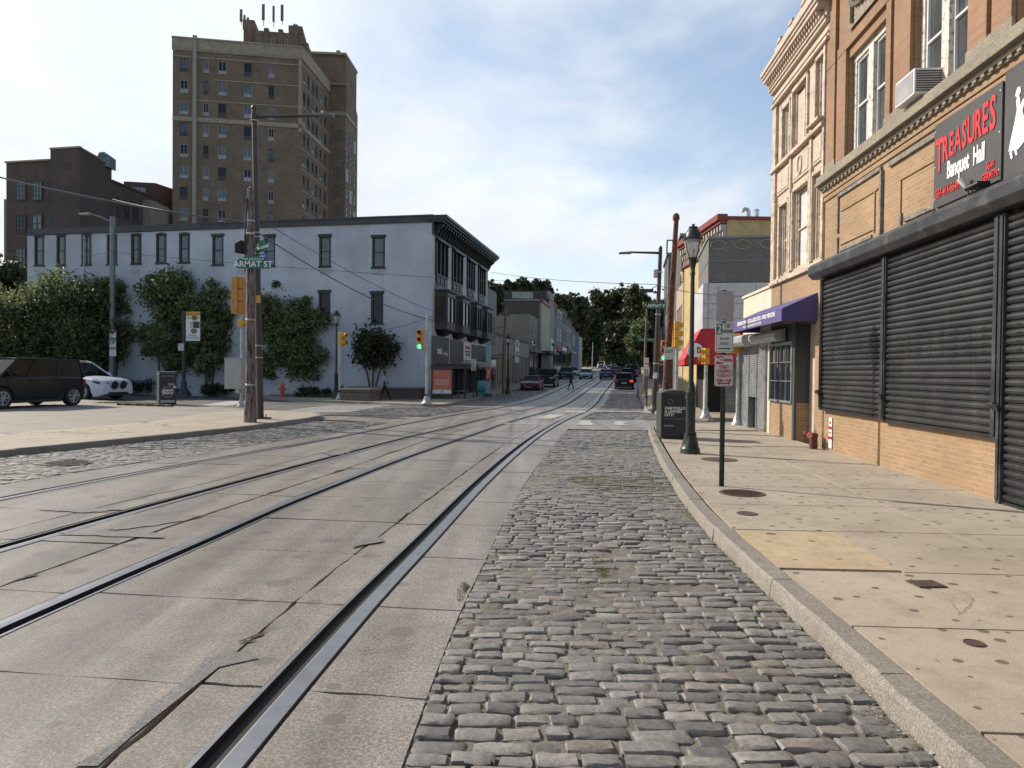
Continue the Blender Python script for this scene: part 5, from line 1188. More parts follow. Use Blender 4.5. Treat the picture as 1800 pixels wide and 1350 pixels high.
pxtree('street_tree','green street tree directly right of the old wooden pole',444,530,482,692,46.5,20000,.12,L1,6,group=g_,multi=2,trunk=.08)
pxtree('street_tree','dense green street tree behind the orange hydrant',484,594,515,692,46,24000,.12,L1,7,group=g_,multi=3,trunk=.08)
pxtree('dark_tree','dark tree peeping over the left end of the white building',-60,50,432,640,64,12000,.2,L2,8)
a=A(655,675,44.0)
tree('small_tree','small dark multi-stemmed tree in the planter by the white wall',a.x,44.0,ZY(655,612,44),1.5,1.25,3600,.12,L2,9,trunk=.06,zb=.8,clumps=16,multi=3,lean=.15)
far=[(845,885,486,560,70,L2,5000,.22,'dark conifer-like tree poking out behind the white building roof end'),
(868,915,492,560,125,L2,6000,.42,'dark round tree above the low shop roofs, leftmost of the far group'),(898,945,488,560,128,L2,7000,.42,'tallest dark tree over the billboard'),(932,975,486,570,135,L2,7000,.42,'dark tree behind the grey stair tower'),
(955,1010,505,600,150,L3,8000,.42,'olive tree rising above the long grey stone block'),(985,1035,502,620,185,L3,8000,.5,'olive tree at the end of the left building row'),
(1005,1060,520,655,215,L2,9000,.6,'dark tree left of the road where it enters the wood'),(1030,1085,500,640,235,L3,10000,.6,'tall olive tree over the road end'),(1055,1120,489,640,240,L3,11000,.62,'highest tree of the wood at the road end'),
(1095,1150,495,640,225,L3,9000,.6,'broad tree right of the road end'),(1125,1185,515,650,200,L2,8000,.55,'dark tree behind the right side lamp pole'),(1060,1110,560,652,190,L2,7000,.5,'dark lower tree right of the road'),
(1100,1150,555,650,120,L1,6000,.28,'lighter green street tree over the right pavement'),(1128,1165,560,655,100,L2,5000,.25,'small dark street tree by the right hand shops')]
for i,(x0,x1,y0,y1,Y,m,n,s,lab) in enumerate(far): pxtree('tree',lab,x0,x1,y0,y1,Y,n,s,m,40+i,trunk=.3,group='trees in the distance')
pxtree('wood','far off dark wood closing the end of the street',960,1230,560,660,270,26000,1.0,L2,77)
bpy.data.objects['wood']['kind']='stuff'
# shrubs, hedge and grass
def shrub(x,y,w_,h,n,seed,label,name='shrub',mat=L2):
    r=random.Random(seed); root=thing(name,label,'shrub',(x,y,.13+tz(y)),0,'low shrubs along the lawn')
    cl=[(r.uniform(-w_,w_),r.uniform(-.5,.5),r.uniform(.2,.8)*h,h*.38) for _ in range(int(w_*7)+3)]
    mb=MB()
    for c in cl[:5]: mb.tube([(c[0]*.6,0,0),(c[0],c[1],c[2])],[.03,.01],5)
    mb.build('stem',M_bark,root); leaves('foliage',cl,n,.07,mat,root,seed); return root
for i,(px,py,Y,w_,h,lab) in enumerate(((215,690,47.5,2.0,1.0,'dark low shrub right of the tall grey lamp pole'),(380,690,46.5,1.3,.75,'dark low shrub left of the grey control cabinet'),(250,690,48.5,1.6,.9,'dark shrub behind the left litter bin'),(560,690,44.5,1.4,.6,'shrub behind the stone planter end'),(345,688,48,1.0,.6,'small shrub behind the banner pole'))):
    a=A(px,py,Y); shrub(a.x,Y,w_,h,2600,60+i,lab)
def grass(name,pts,n,h,seed,mat,z=.135,wd=.008):
    r=np.random.RandomState(seed); V=[];F=[]; xs=[p[0] for p in pts]; ys=[p[1] for p in pts]; k=0
    while k<n:
        x=r.uniform(min(xs),max(xs)); y=r.uniform(min(ys),max(ys))
        if not any(a<=x<=b for a,b in in_rows(pts,y)): k+=.2; continue
        k+=1; hh=h*r.uniform(.4,1.3); a=r.uniform(0,6.28); dx,dy=math.cos(a)*wd,math.sin(a)*wd; lx,ly=r.normal(0,hh*.4),r.normal(0,hh*.4); b=len(V); zz=z+tz(y)
        V+=[(x-dx,y-dy,zz),(x+dx,y+dy,zz),(x+lx,y+ly,zz+hh)]; F.append((b,b+1,b+2))
    me=bpy.data.meshes.new(name); me.from_pydata(V,[],F); me.materials.append(mat); o=bpy.data.objects.new(name,me); COL.objects.link(o); return tag(o,None,None,None,'stuff')
M_gr=leafm('grass_blade',[(0,(.07,.09,.02)),(.6,(.15,.17,.04)),(1,(.28,.25,.08))],.3)
o=grass('grass',[(-9.7,44.1),(-12.2,43.5),(-16.8,47.0),(-24.4,52.1),(-40,63),(-40,67),(-24,56),(-10,47)],26000,.16,1,M_gr,wd=.02); o['label']='short grass strip along the white building'; o['category']='grass'
c=G(1100,850); P=[(c.x+.85*math.cos(t)*(1+.25*math.sin(3*t)),c.y+1.1*math.sin(t)*(1+.2*math.cos(2*t))) for t in [k*.42 for k in range(15)]]
o=grass('grass_tuft',P,5200,.026,2,M_gr,z=-.004,wd=.0035); o['label']='yellow green grass growing between the cobbles'; o['category']='grass'
for (px,py,rx,ry,n,s) in ((1055,995,.07,.35,500,3),(812,1040,.04,.28,350,5),(1150,835,.3,.7,900,6),(1190,890,.05,1.2,400,7)):
    c=G(px,py); o=grass('grass_tuft',[(c.x+rx*math.cos(t),c.y+ry*math.sin(t)) for t in [k*.6 for k in range(11)]],n,.022,s,M_gr,z=-.006,wd=.003); o['label']='thin weeds in a road joint'; o['category']='grass'
c=G(225,709,.13); o=grass('grass_tuft',[(c.x-1.6,c.y),(c.x+1.5,c.y-.7),(c.x+1.7,c.y-.2),(c.x-1.2,c.y+.6)],2600,.06,9,M_gr,z=.13,wd=.01); o['label']='dry grass strip behind the rubber wheel stop'; o['category']='grass'
def litter(name,n,seed,f,mat,label):
    r=np.random.RandomState(seed); V=[];F=[]
    for k in range(n):
        x,y,z,s=f(r); a=r.uniform(0,6.28); b=len(V)
        for i in range(4): t=a+i*1.57; V.append((x+math.cos(t)*s*r.uniform(.6,1.1),y+math.sin(t)*s*r.uniform(.5,1.0),z+r.uniform(0,s*.6)))
        F.append((b,b+1,b+2,b+3))
    me=bpy.data.meshes.new(name); me.from_pydata(V,[],F); me.materials.append(mat); o=bpy.data.objects.new(name,me); COL.objects.link(o); tag(o,label,'litter',None,'stuff')
def gut(r): y=2.3+19*r.uniform()**1.3; return kR(y)-abs(r.normal(0,.07))-.02,y,.006,r.uniform(.004,.014)
litter('gutter_grit',1500,1,gut,stonem('grit',[(0,(.10,.07,.04)),(.5,(.20,.15,.09)),(.85,(.32,.27,.19)),(1,(.5,.5,.47))]),'dry leaf bits and grit along the right kerb foot')
def pav(r): y=2.2+17*r.uniform(); return kR(y)+.2+r.uniform()*(wallx(y)-kR(y)-.25),y,.137,r.uniform(.004,.011)
litter('pavement_grit',260,2,pav,bpy.data.materials['grit'],'scattered small dry bits on the right pavement')
for i,(px,py,z_) in enumerate(((1187,888,.01),(720,958,.012),(1645,1328,.012),(1448,1105,.02))):
    c=G(px,py,z_); t=MB(); r_=random.Random(i); P=[(c.x+.035*math.cos(a)*r_.uniform(.5,1.2),c.y+.03*math.sin(a)*r_.uniform(.5,1.2),z_+r_.uniform(0,.03)) for a in [k*1.05 for k in range(6)]]
    for k in range(1,5): t.poly([P[0],P[k],P[k+1]])
    tag(t.build('paper_scrap',M_wht),('tiny white paper scrap by the kerb near the weeds','small pale scrap lying in the nearest rail groove','small white scrap at the bottom right kerb foot','small white scrap on the cobbles by the kerb joint')[i],'litter')
# ================================================================== STREET FURNITURE
M_green=plain('dark_green_cast_iron',(.020,.033,.028),.42,.2,var=.35,scale=7,bump=.2,dirt=(.06,.07,.06))
M_pole=plain('brown_steel_pole',(.050,.040,.036),.5,.1,var=.25,scale=2)
M_gpole=plain('grey_steel_pole',(.16,.165,.17),.45,.3,var=.2,scale=3)
M_galv=plain('galvanised_pole',(.40,.40,.38),.42,.35,var=.2,scale=4,dirt=(.22,.21,.19))
M_sy=plain('signal_yellow',(.58,.30,.035),.45,var=.10,scale=4)
M_so=plain('signal_orange_back',(.42,.19,.03),.5,var=.12,scale=4)
M_globe=NB('lantern_globe'); M_globe.set(color=(.62,.60,.56),rough=.12); M_globe.b.inputs['Transmission Weight'].default_value=.55; M_globe=M_globe.m
M_lensoff=plain('dark_lens',(.04,.010,.008),.3); M_lensg=emit('lit_green_lens',(.05,1.0,.62),2.2); M_lensr=emit('lit_red_lens',(1,.06,.03),2.5)
M_sgreen=plain('street_sign_green',(.006,.13,.075),.45,var=.06); M_sblue=plain('street_sign_blue',(.02,.08,.40),.45,var=.06)
def peelpole():
    b=NB('peeling_painted_wood'); n=b.noise(18,8,.7,stretch=(1,1,.12)); n2=b.noise(2.2,5,.6,stretch=(1,1,.3)); g=b.noise(60,4,.6,stretch=(1,1,.08))
    c1=b.ramp(n,[(.40,(.035,.022,.018)),(.455,(.13,.07,.045)),(.50,(.17,.13,.12)),(.60,(.23,.195,.19))])
    col=b.mix(.5,c1,b.ramp(n2,[(.3,.5),(.7,1.4)]),'MULTIPLY'); b.set(color=col,rough=.85); b.bump(b.math('ADD',n,b.math('MULTIPLY',g,.5)),.8,.02); return b.m
M_peelp=peelpole()
def rustpole():
    b=NB('rusty_red_pole_paint'); n=b.noise(22,8,.75,stretch=(1,1,.35)); n2=b.noise(3,5,.6)
    col=b.ramp(n,[(.40,(.025,.012,.010)),(.48,(.10,.032,.020)),(.56,(.17,.060,.035)),(.62,(.20,.11,.07)),(.68,(.36,.26,.18))]); b.set(color=b.mix(.4,col,b.ramp(n2,[(.3,.5),(.7,1.4)]),'MULTIPLY'),rough=.8); b.bump(n,.8,.015); return b.m
M_rustp=rustpole()
def lamp_post(label,p,h=4.78,group='old style street lamps'):
    t=thing('street_lamp',label,'street lamp',p,0,group); s=h/4.78
    mb=MB(); mb.lathe([(.205,0),(.205,.03),(.19,.06),(.195,.10),(.165,.14),(.155,.22),(.135,.30),(.12,.36),(.125,.38),(.105,.40)],16,fl=.05); mb.build('base',M_green,t,smooth=35)
    mb=MB(); mb.lathe([(.098,.38),(.100,1.22),(.108,1.24),(.108,1.28),(.09,1.30),(.085,1.36),(.07,1.40),(.062,1.50)],16); mb.lathe([(.052,1.48),(.042,3.72),(.055,3.73),(.055,3.78),(.045,3.80),(.048,3.86),(.085,4.02),(.095,4.08)],16); mb.build('pole',M_green,t,smooth=35)
    gl=MB(); gl.lathe([(.085,4.07),(.14,4.22),(.175,4.36),(.185,4.46)],18); gl=gl.build('globe',M_globe,t,smooth=40)
    b=MB(); b.lathe([(.03,4.08),(.035,4.25),(.01,4.27)],8); b.build('bulb',M_vinyl,gl)
    mb=MB(); mb.lathe([(.205,4.445),(.21,4.48),(.175,4.50),(.165,4.56),(.13,4.64),(.09,4.68),(.095,4.69),(.095,4.72),(.03,4.725),(.03,4.78)],18)
    mb.build('lantern_cap',M_green,t,smooth=40)
    mb=MB()
    for k in range(4):
        a=k*math.pi/2+.5; c_,s_=math.cos(a),math.sin(a); mb.tube([(.09*c_,.09*s_,4.06),(.155*c_,.155*s_,4.22),(.20*c_,.20*s_,4.40),(.205*c_,.205*s_,4.56)],.010,5)
    mb.build('lantern_cage',M_green,t)
    mb=MB(); 
    for k in range(14): a=k*.45; mb.tube([(.11*math.cos(a),.11*math.sin(a),.40+.03*(k%2)),(.112*math.cos(a+.4),.112*math.sin(a+.4),.42)],.018,5)
    mb.build('collar',M_green,t)
    if abs(s-1)>.01: t.scale=(1,1,s)
    return t
lamp_post('dark green old style street lamp with round lantern on the near right pavement',G(1213,797,.13))
L0=bpy.data.objects['street_lamp']
for px,Y,top,lab in ((591,42.3,545,'dark green street lamp at the end of the stone planter, left of the pedestrian signal'),(893,52.5,588,'street lamp beside the wooden pole on the far left pavement'),(938,71,598,'second street lamp along the left shops, behind the black pickup'),(973,92,603,'third street lamp along the left shops'),(997,112,608,'fourth and farthest street lamp on the left')):
    c=copy_tree(L0); b=A(px,660,Y); c.location=(b.x,Y,.13+tz(Y)); c['label']=lab; z=ZY(px,top,Y)-.13-tz(Y); c.scale=(1.15,1.15,z/4.78)
def signal_head(parent,loc,rz,lit=2,mat=None,lens=3,s=1.0,name='signal_head'):
    """three-lens head, lenses face local -y rotated by rz"""
    mat=mat or M_sy; M=Matrix.Translation(loc)@Matrix.Rotation(rz,4,'Z')@Matrix.Scale(s,4)
    mb=MB(); H_=.36*lens/2
    for k in range(lens): z=H_-.36*(k+1); mb.box(-.17,.17,-.10,.12,z+.008,z+.352)
    mb.box(-.06,.06,.11,.16,-H_,H_); mb.move(M); o=mb.build(name,mat,parent,bevel=.02)
    mb=MB()
    for k in range(lens):
        z=H_-.18-.36*k; n=14
        for q in range(n):
            a0=-.55+ (2*math.pi-2.05)*q/n+1.57*0; a0=math.radians(-30+240*q/n); a1=math.radians(-30+240*(q+1)/n); r_=.135
            mb.quad((r_*math.cos(a0),-.10,z+r_*math.sin(a0)),(r_*math.cos(a1),-.10,z+r_*math.sin(a1)),(r_*math.cos(a1),-.30,z+r_*math.sin(a1)),(r_*math.cos(a0),-.27,z+r_*math.sin(a0)))
    mb.move(M); v=mb.build('visor',mat,o); so_=v.modifiers.new('s','SOLIDIFY'); so_.thickness=.008
    for k in range(lens):
        z=H_-.18-.36*k; mb=MB(); mb.tube([(0,-.09,z),(0,-.115,z),(0,-.125,z)],[.12,.115,.07],14); mb.move(M); mb.build('lens',(M_lensg if (k==lit and lit==2) else M_lensr if (k==lit and lit==0) else M_lensoff),o,smooth=60)
    return o
def bellbase(mb,s=1.0,m=0): mb.lathe([(.20*s,0),(.20*s,.03),(.15*s,.10),(.115*s,.22),(.09*s,.34),(.08*s,.40)],8,m=m)
# left corner: wooden pole, steel lamp pole with arm, signs, cabinet
b=G(440,742,.13); top=A(436,332,b.y)
t=thing('utility_pole','old wooden utility pole with peeling paint and iron rings on the left corner','pole',b)
mb=MB(); Ht=top.z-.13; mb.tube([(0,0,-.05),(0,0,.35),(.0,0,1.1),(-.01,0,3.5),(-.02,0,Ht)],[.20,.19,.155,.14,.095],12); mb.build('shaft',M_peelp,t,smooth=50)
mb=MB(); mb.lathe([(.10,Ht-.12),(.12,Ht-.08),(.06,Ht),(.05,Ht+.06),(.02,Ht+.09)],10,c=(-.02,0)); mb.build('pole_cap',M_peelp,t,smooth=40)
mb=MB(); 
for z in (1.15,3.2,4.9,5.9,6.3): mb.lathe([(.158-.006*z,z),(.166-.006*z,z+.01),(.166-.006*z,z+.05),(.158-.006*z,z+.06)],12,c=(-.003*z,0))
mb.build('iron_band',M_galv,t)
mb=MB(); mb.tube([(-.12,-.05,Ht-.3),(-.16,-.08,Ht-1.3),(-.13,-.1,Ht-2.4)],.02,6); mb.tube([(-.13,.05,Ht-.5),(-.2,.0,Ht-1.1),(-.15,-.1,Ht-2.6)],.016,6); mb.box(-.2,-.1,-.06,.05,Ht-1.7,Ht-1.45); mb.build('cable',M_blk,t)
b2=G(453,737,.13)+Vector((0,.25,0)); top=A(447,190,b2.y); Hs=top.z-.13
t=thing('lamp_pole','tall brown steel lamp pole with long horizontal arm behind the wooden pole','street lamp',b2)
dx=top.x-b2.x
mb=MB(); mb.tube([(0,0,0),(dx,0,Hs)],[.115,.085],14); mb.lathe([(.12,0),(.12,.02)],10); mb.box(-.22,.30,-.22,.22,0,.05); mb.tube([(.22,-.1,.04),(.22,-.1,.16)],.02,6); mb.lathe([(.10,Hs-.03),(.11,Hs+.0),(.07,Hs+.08),(.01,Hs+.10)],12,c=(dx,0)); mb.build('pole',M_pole,t,smooth=40)
e=A(560,203,b2.y)-Vector(b2); za=A(450,205,b2.y).z-.13
mb=MB(); mb.tube([(dx,0,za),(e.x*.5,0,za+.02),(e.x,0,e.z)],[.06,.05,.035],10); mb.tube([(dx,0,za-.08),(dx,0,za+.08)],.105,12); mb.build('arm',M_pole,t,smooth=40)
mb=MB(); mb.box(e.x-.1,e.x+.50,-.13,.13,e.z-.03,e.z+.06); mb.prism([(e.x+.0,-.1,e.z-.03),(e.x+.45,-.1,e.z-.03),(e.x+.4,-.1,e.z-.07),(e.x+.05,-.1,e.z-.07)],(0,.2,0)); l=mb.build('lamp_head',M_gpole,t,bevel=.02)
mb=MB(); mb.lathe([(.04,e.z+.06),(.045,e.z+.14),(.02,e.z+.16)],8,c=(e.x+.12,0)); mb.build('photocell',M_vinyl,l)
mb=MB()
for z in (2.05,2.45,5.55,6.1,6.25,10.0): mb.lathe([(.118,z),(.125,z+.005),(.125,z+.03),(.118,z+.035)],12,c=(dx*z/Hs,0))
mb.build('strap',M_galv,t); mb=MB(); mb.box(-.10,.02,-.14,-.11,3.9,4.15); mb.build('tag',M_sy,t)
def street_sign(txt,label,Pc,w_,h,rz,arch=0,sub=None,mat=None,ts=.2,both=True):
    t=thing('street_name_sign',label,'sign',Pc,rz)
    pts=[(-w_/2,-.012,0),(w_/2,-.012,0),(w_/2,-.012,h*.62 if arch else h)]
    if arch: pts+=[(w_/2*math.cos(a)*.92,-.012,h*.62+h*.45*math.sin(a)) for a in [k*math.pi/8 for k in range(1,8)]]
    pts+=[(-w_/2,-.012,h*.62 if arch else h)]
    mb=MB(); mb.prism(pts,(0,.02,0)); mb.build('plate',mat or M_sgreen,t)
    text(txt,ts,M_wht,t,(0,-.016,h*.36 if arch else h*.5),(R(90),0,0),ext=.002,bold=.004)
    if sub: text(sub,ts*.4,M_wht,t,(0,-.016,h*.80),(R(90),0,0),ext=.002)
    return t
Yp=b.y-.25
c=A(445,472,Yp); street_sign('ARMAT ST','wide green ARMAT ST sign on the left wooden pole','c' and (c.x,Yp,c.z),1.02,.36,0,1,'* PHILADELPHIA *',ts=.26)
c=A(453,444,Yp+.12); street_sign('GERMANTOWN AV','green GERMANTOWN AV sign angled above the Armat sign',(c.x+.12,Yp+.12,c.z+.02),.78,.34,R(-48),1,None,ts=.125)
c=A(453,458,Yp+.12); street_sign('S  IMPERIAL  S','blue strip sign directly under the Germantown sign',(c.x+.12,Yp+.12,c.z+.03),.74,.17,R(-48),0,None,M_sblue,.10)
c=A(430,447,Yp+.35); t=thing('street_name_sign','brown back of an angled street sign left of the wooden pole','sign',(c.x,Yp+.35,c.z),R(55)); mb=MB(); mb.prism([(-.35,-.01,0),(.35,-.01,0),(.35,-.01,.3),(.15,-.01,.42),(-.15,-.01,.42),(-.35,-.01,.3)],(0,.02,0)); mb.build('plate',M_pole,t)
# orange-backed signal with cross pole and pedestrian head, control cabinet
b3=G(424,716,.13); t=thing('signal_post','galvanised signal post with orange backed head, left of the wooden pole','traffic signal',b3)
h=ZY(424,556,b3.y)-.13
mb=MB(); bellbase(mb); mb.tube([(0,0,.35),(0,0,h)],.055,12); mb.build('pole',M_galv,t,smooth=40)
c=A(425,567,b3.y)-b3; signal_head(t,(c.x,0,c.z-.02),R(95),9,M_sy,1,1.0,'pedestrian_head')
c=A(421,520,b3.y)-b3; signal_head(t,(c.x,-.1,c.z),R(168),9,M_so,3,1.5)
mb=MB(); mb.tube([(0,0,h-.05),(0,0,c.z+.9),(c.x,0,c.z+.9)],.03,8); mb.build('bracket',M_galv,t)
bc=G(418,716,.13); t=thing('control_cabinet','light grey metal traffic control cabinet mounted on the signal post','cabinet',(b3.x,b3.y-.14,.13))
p0=A(403,683,b3.y)-b3; p1=A(430,631,b3.y)-b3
mb=MB(); mb.box(p0.x,p1.x+.05,-.40,0,p0.z,p1.z); mb.box(p0.x-.015,p1.x+.065,-.415,.01,p1.z,p1.z+.03); mb.build('case',plain('cabinet_grey',(.36,.35,.33),.5,.1,var=.1),t,bevel=.015)
mb=MB(); mb.box(p0.x+.04,p1.x,-.409,-.40,p0.z+.04,p1.z-.04); mb.build('door',plain('cabinet_grey',(.36,.35,.33),.5),t,bevel=.004); mb=MB(); mb.box(-.1,.08,-.3,-.05,p0.z-.18,p0.z); mb.build('bracket',M_galv,t)
# far corner furniture
b=G(597,702.5,.13); t=thing('pedestrian_signal','slim galvanised post with yellow pedestrian signal by the stone planter','traffic signal',b)
h=ZY(597,607,b.y)-.13; mb=MB(); bellbase(mb,1.4); mb.tube([(0,0,.5),(0,0,h)],.075,12); mb.build('pole',M_galv,t,smooth=40); signal_head(t,(.12,0,h+.35),R(65),9,M_sy,2,1.1)
b=G(750,710,.13); t=thing('traffic_signal','traffic signal post with lit green light on the far left corner','traffic signal',b)
top=A(751,553,b.y); mb=MB(); bellbase(mb,1.5); mb.tube([(0,0,.5),(top.x-b.x,0,top.z-.13)],[.075,.06],12); mb.build('pole',M_galv,t,smooth=40)
c=A(740,597,b.y)-b; signal_head(t,(c.x-.02,-.05,c.z),R(-12),2,M_sy,3,.98)
mb=MB(); 
for z in (c.z+.50,c.z-.50): mb.tube([(0,0,z),(c.x,0,z)],.025,8)
mb.build('bracket',M_galv,t)
# bus shelter advertising panel
b=G(777,701,.13); t=thing('advertising_panel','black framed advertising panel with orange and white poster on the far corner','advertising panel',(b.x,b.y,.13),R(-4))
w_=38*b.y/FPX/2; hh=ZY(777,643,b.y)-.13
mb=MB(); mb.box(-w_,w_,-.12,.12,.06,.30); mb.box(-w_,w_,-.12,.12,hh-.22,hh); mb.box(-w_,-w_+.07,-.12,.12,.3,hh-.22); mb.box(w_-.07,w_,-.12,.12,.3,hh-.22); mb.box(-w_+.07,w_-.07,-.05,.05,.3,hh-.22); mb.box(-w_,-w_+.07,-.1,.1,0,.06); mb.box(w_-.07,w_,-.1,.1,0,.06); fr=mb.build('frame',M_blk,t,bevel=.01)
M_or=plain('poster_orange',(.52,.15,.08),.5,var=.08,scale=1)
mb=MB(); mb.box(-w_+.08,w_-.08,-.062,-.052,.56,hh-.24); po=mb.build('poster',M_or,t); mb=MB(); mb.box(-w_+.08,w_-.08,-.062,-.052,.32,.555); mb.build('poster_foot',M_vinyl,po)
text('WE ARE HERE FOR\nTHE LONG HAUL\nNEIGHBORS FIRST.',.105,M_wht,po,(0,-.066,1.02),(R(90),0,0),ext=.002,line=1.1); text('U',.18,plain('poster_blue',(.03,.04,.15),.5),po,(0,-.066,.43),(R(90),0,0),ext=.002,bold=.01)
t=thing('bus_shelter','dark open bus shelter with flat roof and bench behind the advertising panel','bus shelter',(b.x+.3,b.y+.35,.13),R(-10))
mb=MB(); mb.box(-.7,1.2,-.1,3.4,hh+.02,hh+.12); mb.build('roof',M_trimd,t)
for x,y in ((-.6,3.3),(1.1,.1),(1.1,3.3)): mb=MB(); mb.box(x-.04,x+.04,y-.04,y+.04,0,hh+.02); mb.build('post',M_trimd,t)
mb=MB(); mb.box(.3,.7,.5,2.7,.42,.48); mb.box(.45,.55,.7,.8,0,.42); mb.box(.45,.55,2.4,2.5,0,.42); mb.build('bench',M_gpole,t); mb=MB(); mb.box(-.62,-.60,.1,3.3,.3,hh-.1); mb.build('glass_panel',M_glassd,t)
# double sign post, blade sign and sandwich board
b=G(832,700,.13); t=thing('sign_post','black post carrying two plain grey sign backs on the left pavement','sign post',b); mb=MB(); mb.tube([(0,0,0),(0,0,2.55)],.035,8); mb.build('post',M_blk,t); mb=MB(); mb.box(-.16,-.01,-.05,-.04,1.75,2.5); mb.build('plate',M_galv,t); mb=MB(); mb.box(.01,.16,-.05,-.04,1.75,2.5); mb.build('plate',M_galv,t)
b=G(846,695,.13); t=thing('sandwich_board','teal and white sandwich board with price on the left pavement','sandwich board',b,R(5))
M_teal=plain('teal_print',(.02,.30,.34),.5)
mb=MB(); mb.prism([(-.35,-.3,0),(.35,-.3,0),(.35,-.02,1.05),(-.35,-.02,1.05)],(0,.03,0)); mb.build('front_board',M_teal,t); mb=MB(); mb.prism([(-.35,.3,0),(.35,.3,0),(.35,.03,1.05),(-.35,.03,1.05)],(0,-.02,0)); mb.build('rear_board',M_blk,t)
text('UNLIMITED\nPLANS',.14,M_wht,t,(0,-.12,.80),(R(75),0,0)); text('$35',.30,M_char,t,(0,-.25,.30),(R(75),0,0),bold=.01)
b=G(857,698,.13); t=thing('blade_sign','pale teal pylon with red oval blade sign in front of the last oriel','sign',(b.x,b.y+1,.13)); h=ZY(857,607,b.y+1)-.13
mb=MB(); mb.box(-.17,.17,-.1,.1,.2,h); mb.tube([(-.17,0,h-.05),(.0,0,h+.15),(.17,0,h-.05)],.06,8); mb.build('pylon',plain('pale_teal',(.26,.38,.42),.6),t); mb=MB(); mb.box(-.25,.25,-.2,.2,0,.22); mb.build('foot',M_blk,t)
mb=MB(); mb.prism([(.16*math.cos(a),-.16,1.55+.55*math.sin(a)) for a in [k*math.pi/8 for k in range(16)]],(0,.05,0)); mb.build('red_oval',M_redl,t); text('Total',.25,M_wht,t,(0,-.17,1.55),(R(90),R(-90),0),bold=.005)
# hydrant
b=G(496,699,.13); t=thing('fire_hydrant','faded orange red fire hydrant at the far kerb','hydrant',b); s=1.25
mb=MB(); mb.lathe([(.15*s,0),(.15*s,.04*s),(.10*s,.06*s),(.095*s,.5*s),(.12*s,.52*s),(.12*s,.55*s)],14); M_hy=plain('hydrant_orange',(.42,.085,.045),.6,var=.2,scale=8); mb.build('barrel',M_hy,t,smooth=40)
mb=MB(); mb.lathe([(.115*s,.55*s),(.11*s,.62*s),(.07*s,.70*s),(.03*s,.73*s),(.03*s,.79*s)],14); mb.build('bonnet',M_hy,t,smooth=40)
for sx in (-1,1): mb=MB(); mb.tube([(sx*.08*s,0,.42*s),(sx*.17*s,0,.42*s)],.05*s,10); mb.build('outlet_cap',M_hy,t,smooth=40)
mb=MB(); mb.tube([(0,-.08*s,.36*s),(0,-.18*s,.36*s)],.07*s,10); mb.build('pumper_cap',M_hy,t,smooth=40)
# stone planter end by the lamp
a_=G(605,703,.13); c=G(650,705,.13); t=thing('planter_wall','rough stone retaining planter with flat coping behind the pedestrian signal','planter',(c.x,c.y,.13),R(168))
M_rub=brick('rubble_stone',(.17,.14,.11),(.10,.085,.07),(.06,.05,.045),.5,.22,.03,.5)
mb=MB(); mb.box(0,1.75,-1.5,0,0,.58); mb.build('wall',M_rub,t); mb=MB(); mb.box(-.06,1.8,-1.55,.06,.58,.68); mb.build('coping',M_stoneg,t,bevel=.015)
a_=G(600,697,.13); t=thing('low_wall','low lawn wall with thin pale coping behind the hydrant','wall',(a_.x,a_.y,.13),math.pi-.35); mb=MB(); mb.box(0,6.3,-.2,0,0,.42); mb.build('wall',M_rub,t); mb=MB(); mb.box(-.03,6.35,-.23,.05,.42,.49); mb.build('coping',M_walk2,t)
# banner pole and tall lamp pole beyond the side street
b=Vector((A(323,690,43.6).x,43.6,.13)); t=thing('banner_pole','dark green pole holding a vertical printed banner, with small grey box','banner pole',b); h=ZY(324,546,b.y)-.13
mb=MB(); mb.lathe([(.45,0),(.42,.15),(.2,.5),(.16,.9)],12); mb.tube([(0,0,.8),(0,0,h)],.11,10); mb.build('pole',M_green,t,smooth=40)
c0=A(327,599,b.y)-b; c1=A(352,548,b.y)-b
mb=MB(); mb.box(c0.x,c1.x,-.03,.0,c0.z,c1.z); bn=mb.build('banner',M_vinyl,t); mb=MB(); mb.box(c0.x,c1.x,-.035,-.03,c1.z-.28,c1.z); mb.build('banner_header',M_sy,bn)
mb=MB(); xm_=(c0.x+c1.x)/2+.04; mb.box(xm_-.02,c1.x-.03,-.037,-.032,c0.z+.78,c0.z+1.18); mb.build('portrait_jacket',M_blk,bn)
mb=MB(); mb.prism([(xm_+.05+.17*math.cos(a),-.036,c0.z+1.40+.17*math.sin(a)) for a in [k*math.pi/6 for k in range(12)]],(0,.004,0)); mb.prism([(xm_+.02+.20*math.cos(a),-.036,c0.z+.60+.16*math.sin(a)) for a in [k*math.pi/6 for k in range(12)]],(0,.004,0)); mb.build('portrait_skin',plain('print_brown',(.22,.11,.06),.6),bn)
mb=MB(); mb.box(xm_-.22,xm_-.02,-.038,-.033,c0.z+.78,c0.z+1.18); mb.build('portrait_shirt',plain('print_beige',(.45,.38,.33),.6),bn)
text('WELCOME',.16,M_char,bn,((c0.x+c1.x)/2,-.036,c1.z-.40),(R(90),0,0),ext=.001); text('WHEN\nIT HAPPENS',.15,M_char,bn,((c0.x+c1.x)/2,-.036,c0.z+.25),(R(90),0,0),ext=.001); text('GERMANTOWN',.13,M_maroon,bn,((c0.x+c1.x)/2,-.04,c1.z-.14),(R(90),0,0),ext=.001)
mb=MB(); for_=A(319,608,b.y)-b; mb.box(for_.x-.15,for_.x+.2,-.12,.1,for_.z-.3,for_.z+.15); mb.build('box',M_galv,t)
mb=MB(); mb.tube([(0,0,c1.z-.03),(c1.x+.05,0,c1.z-.03)],.03,6); mb.tube([(0,0,c0.z+.03),(c1.x+.05,0,c0.z+.03)],.03,6); mb.build('banner_arm',M_green,t)
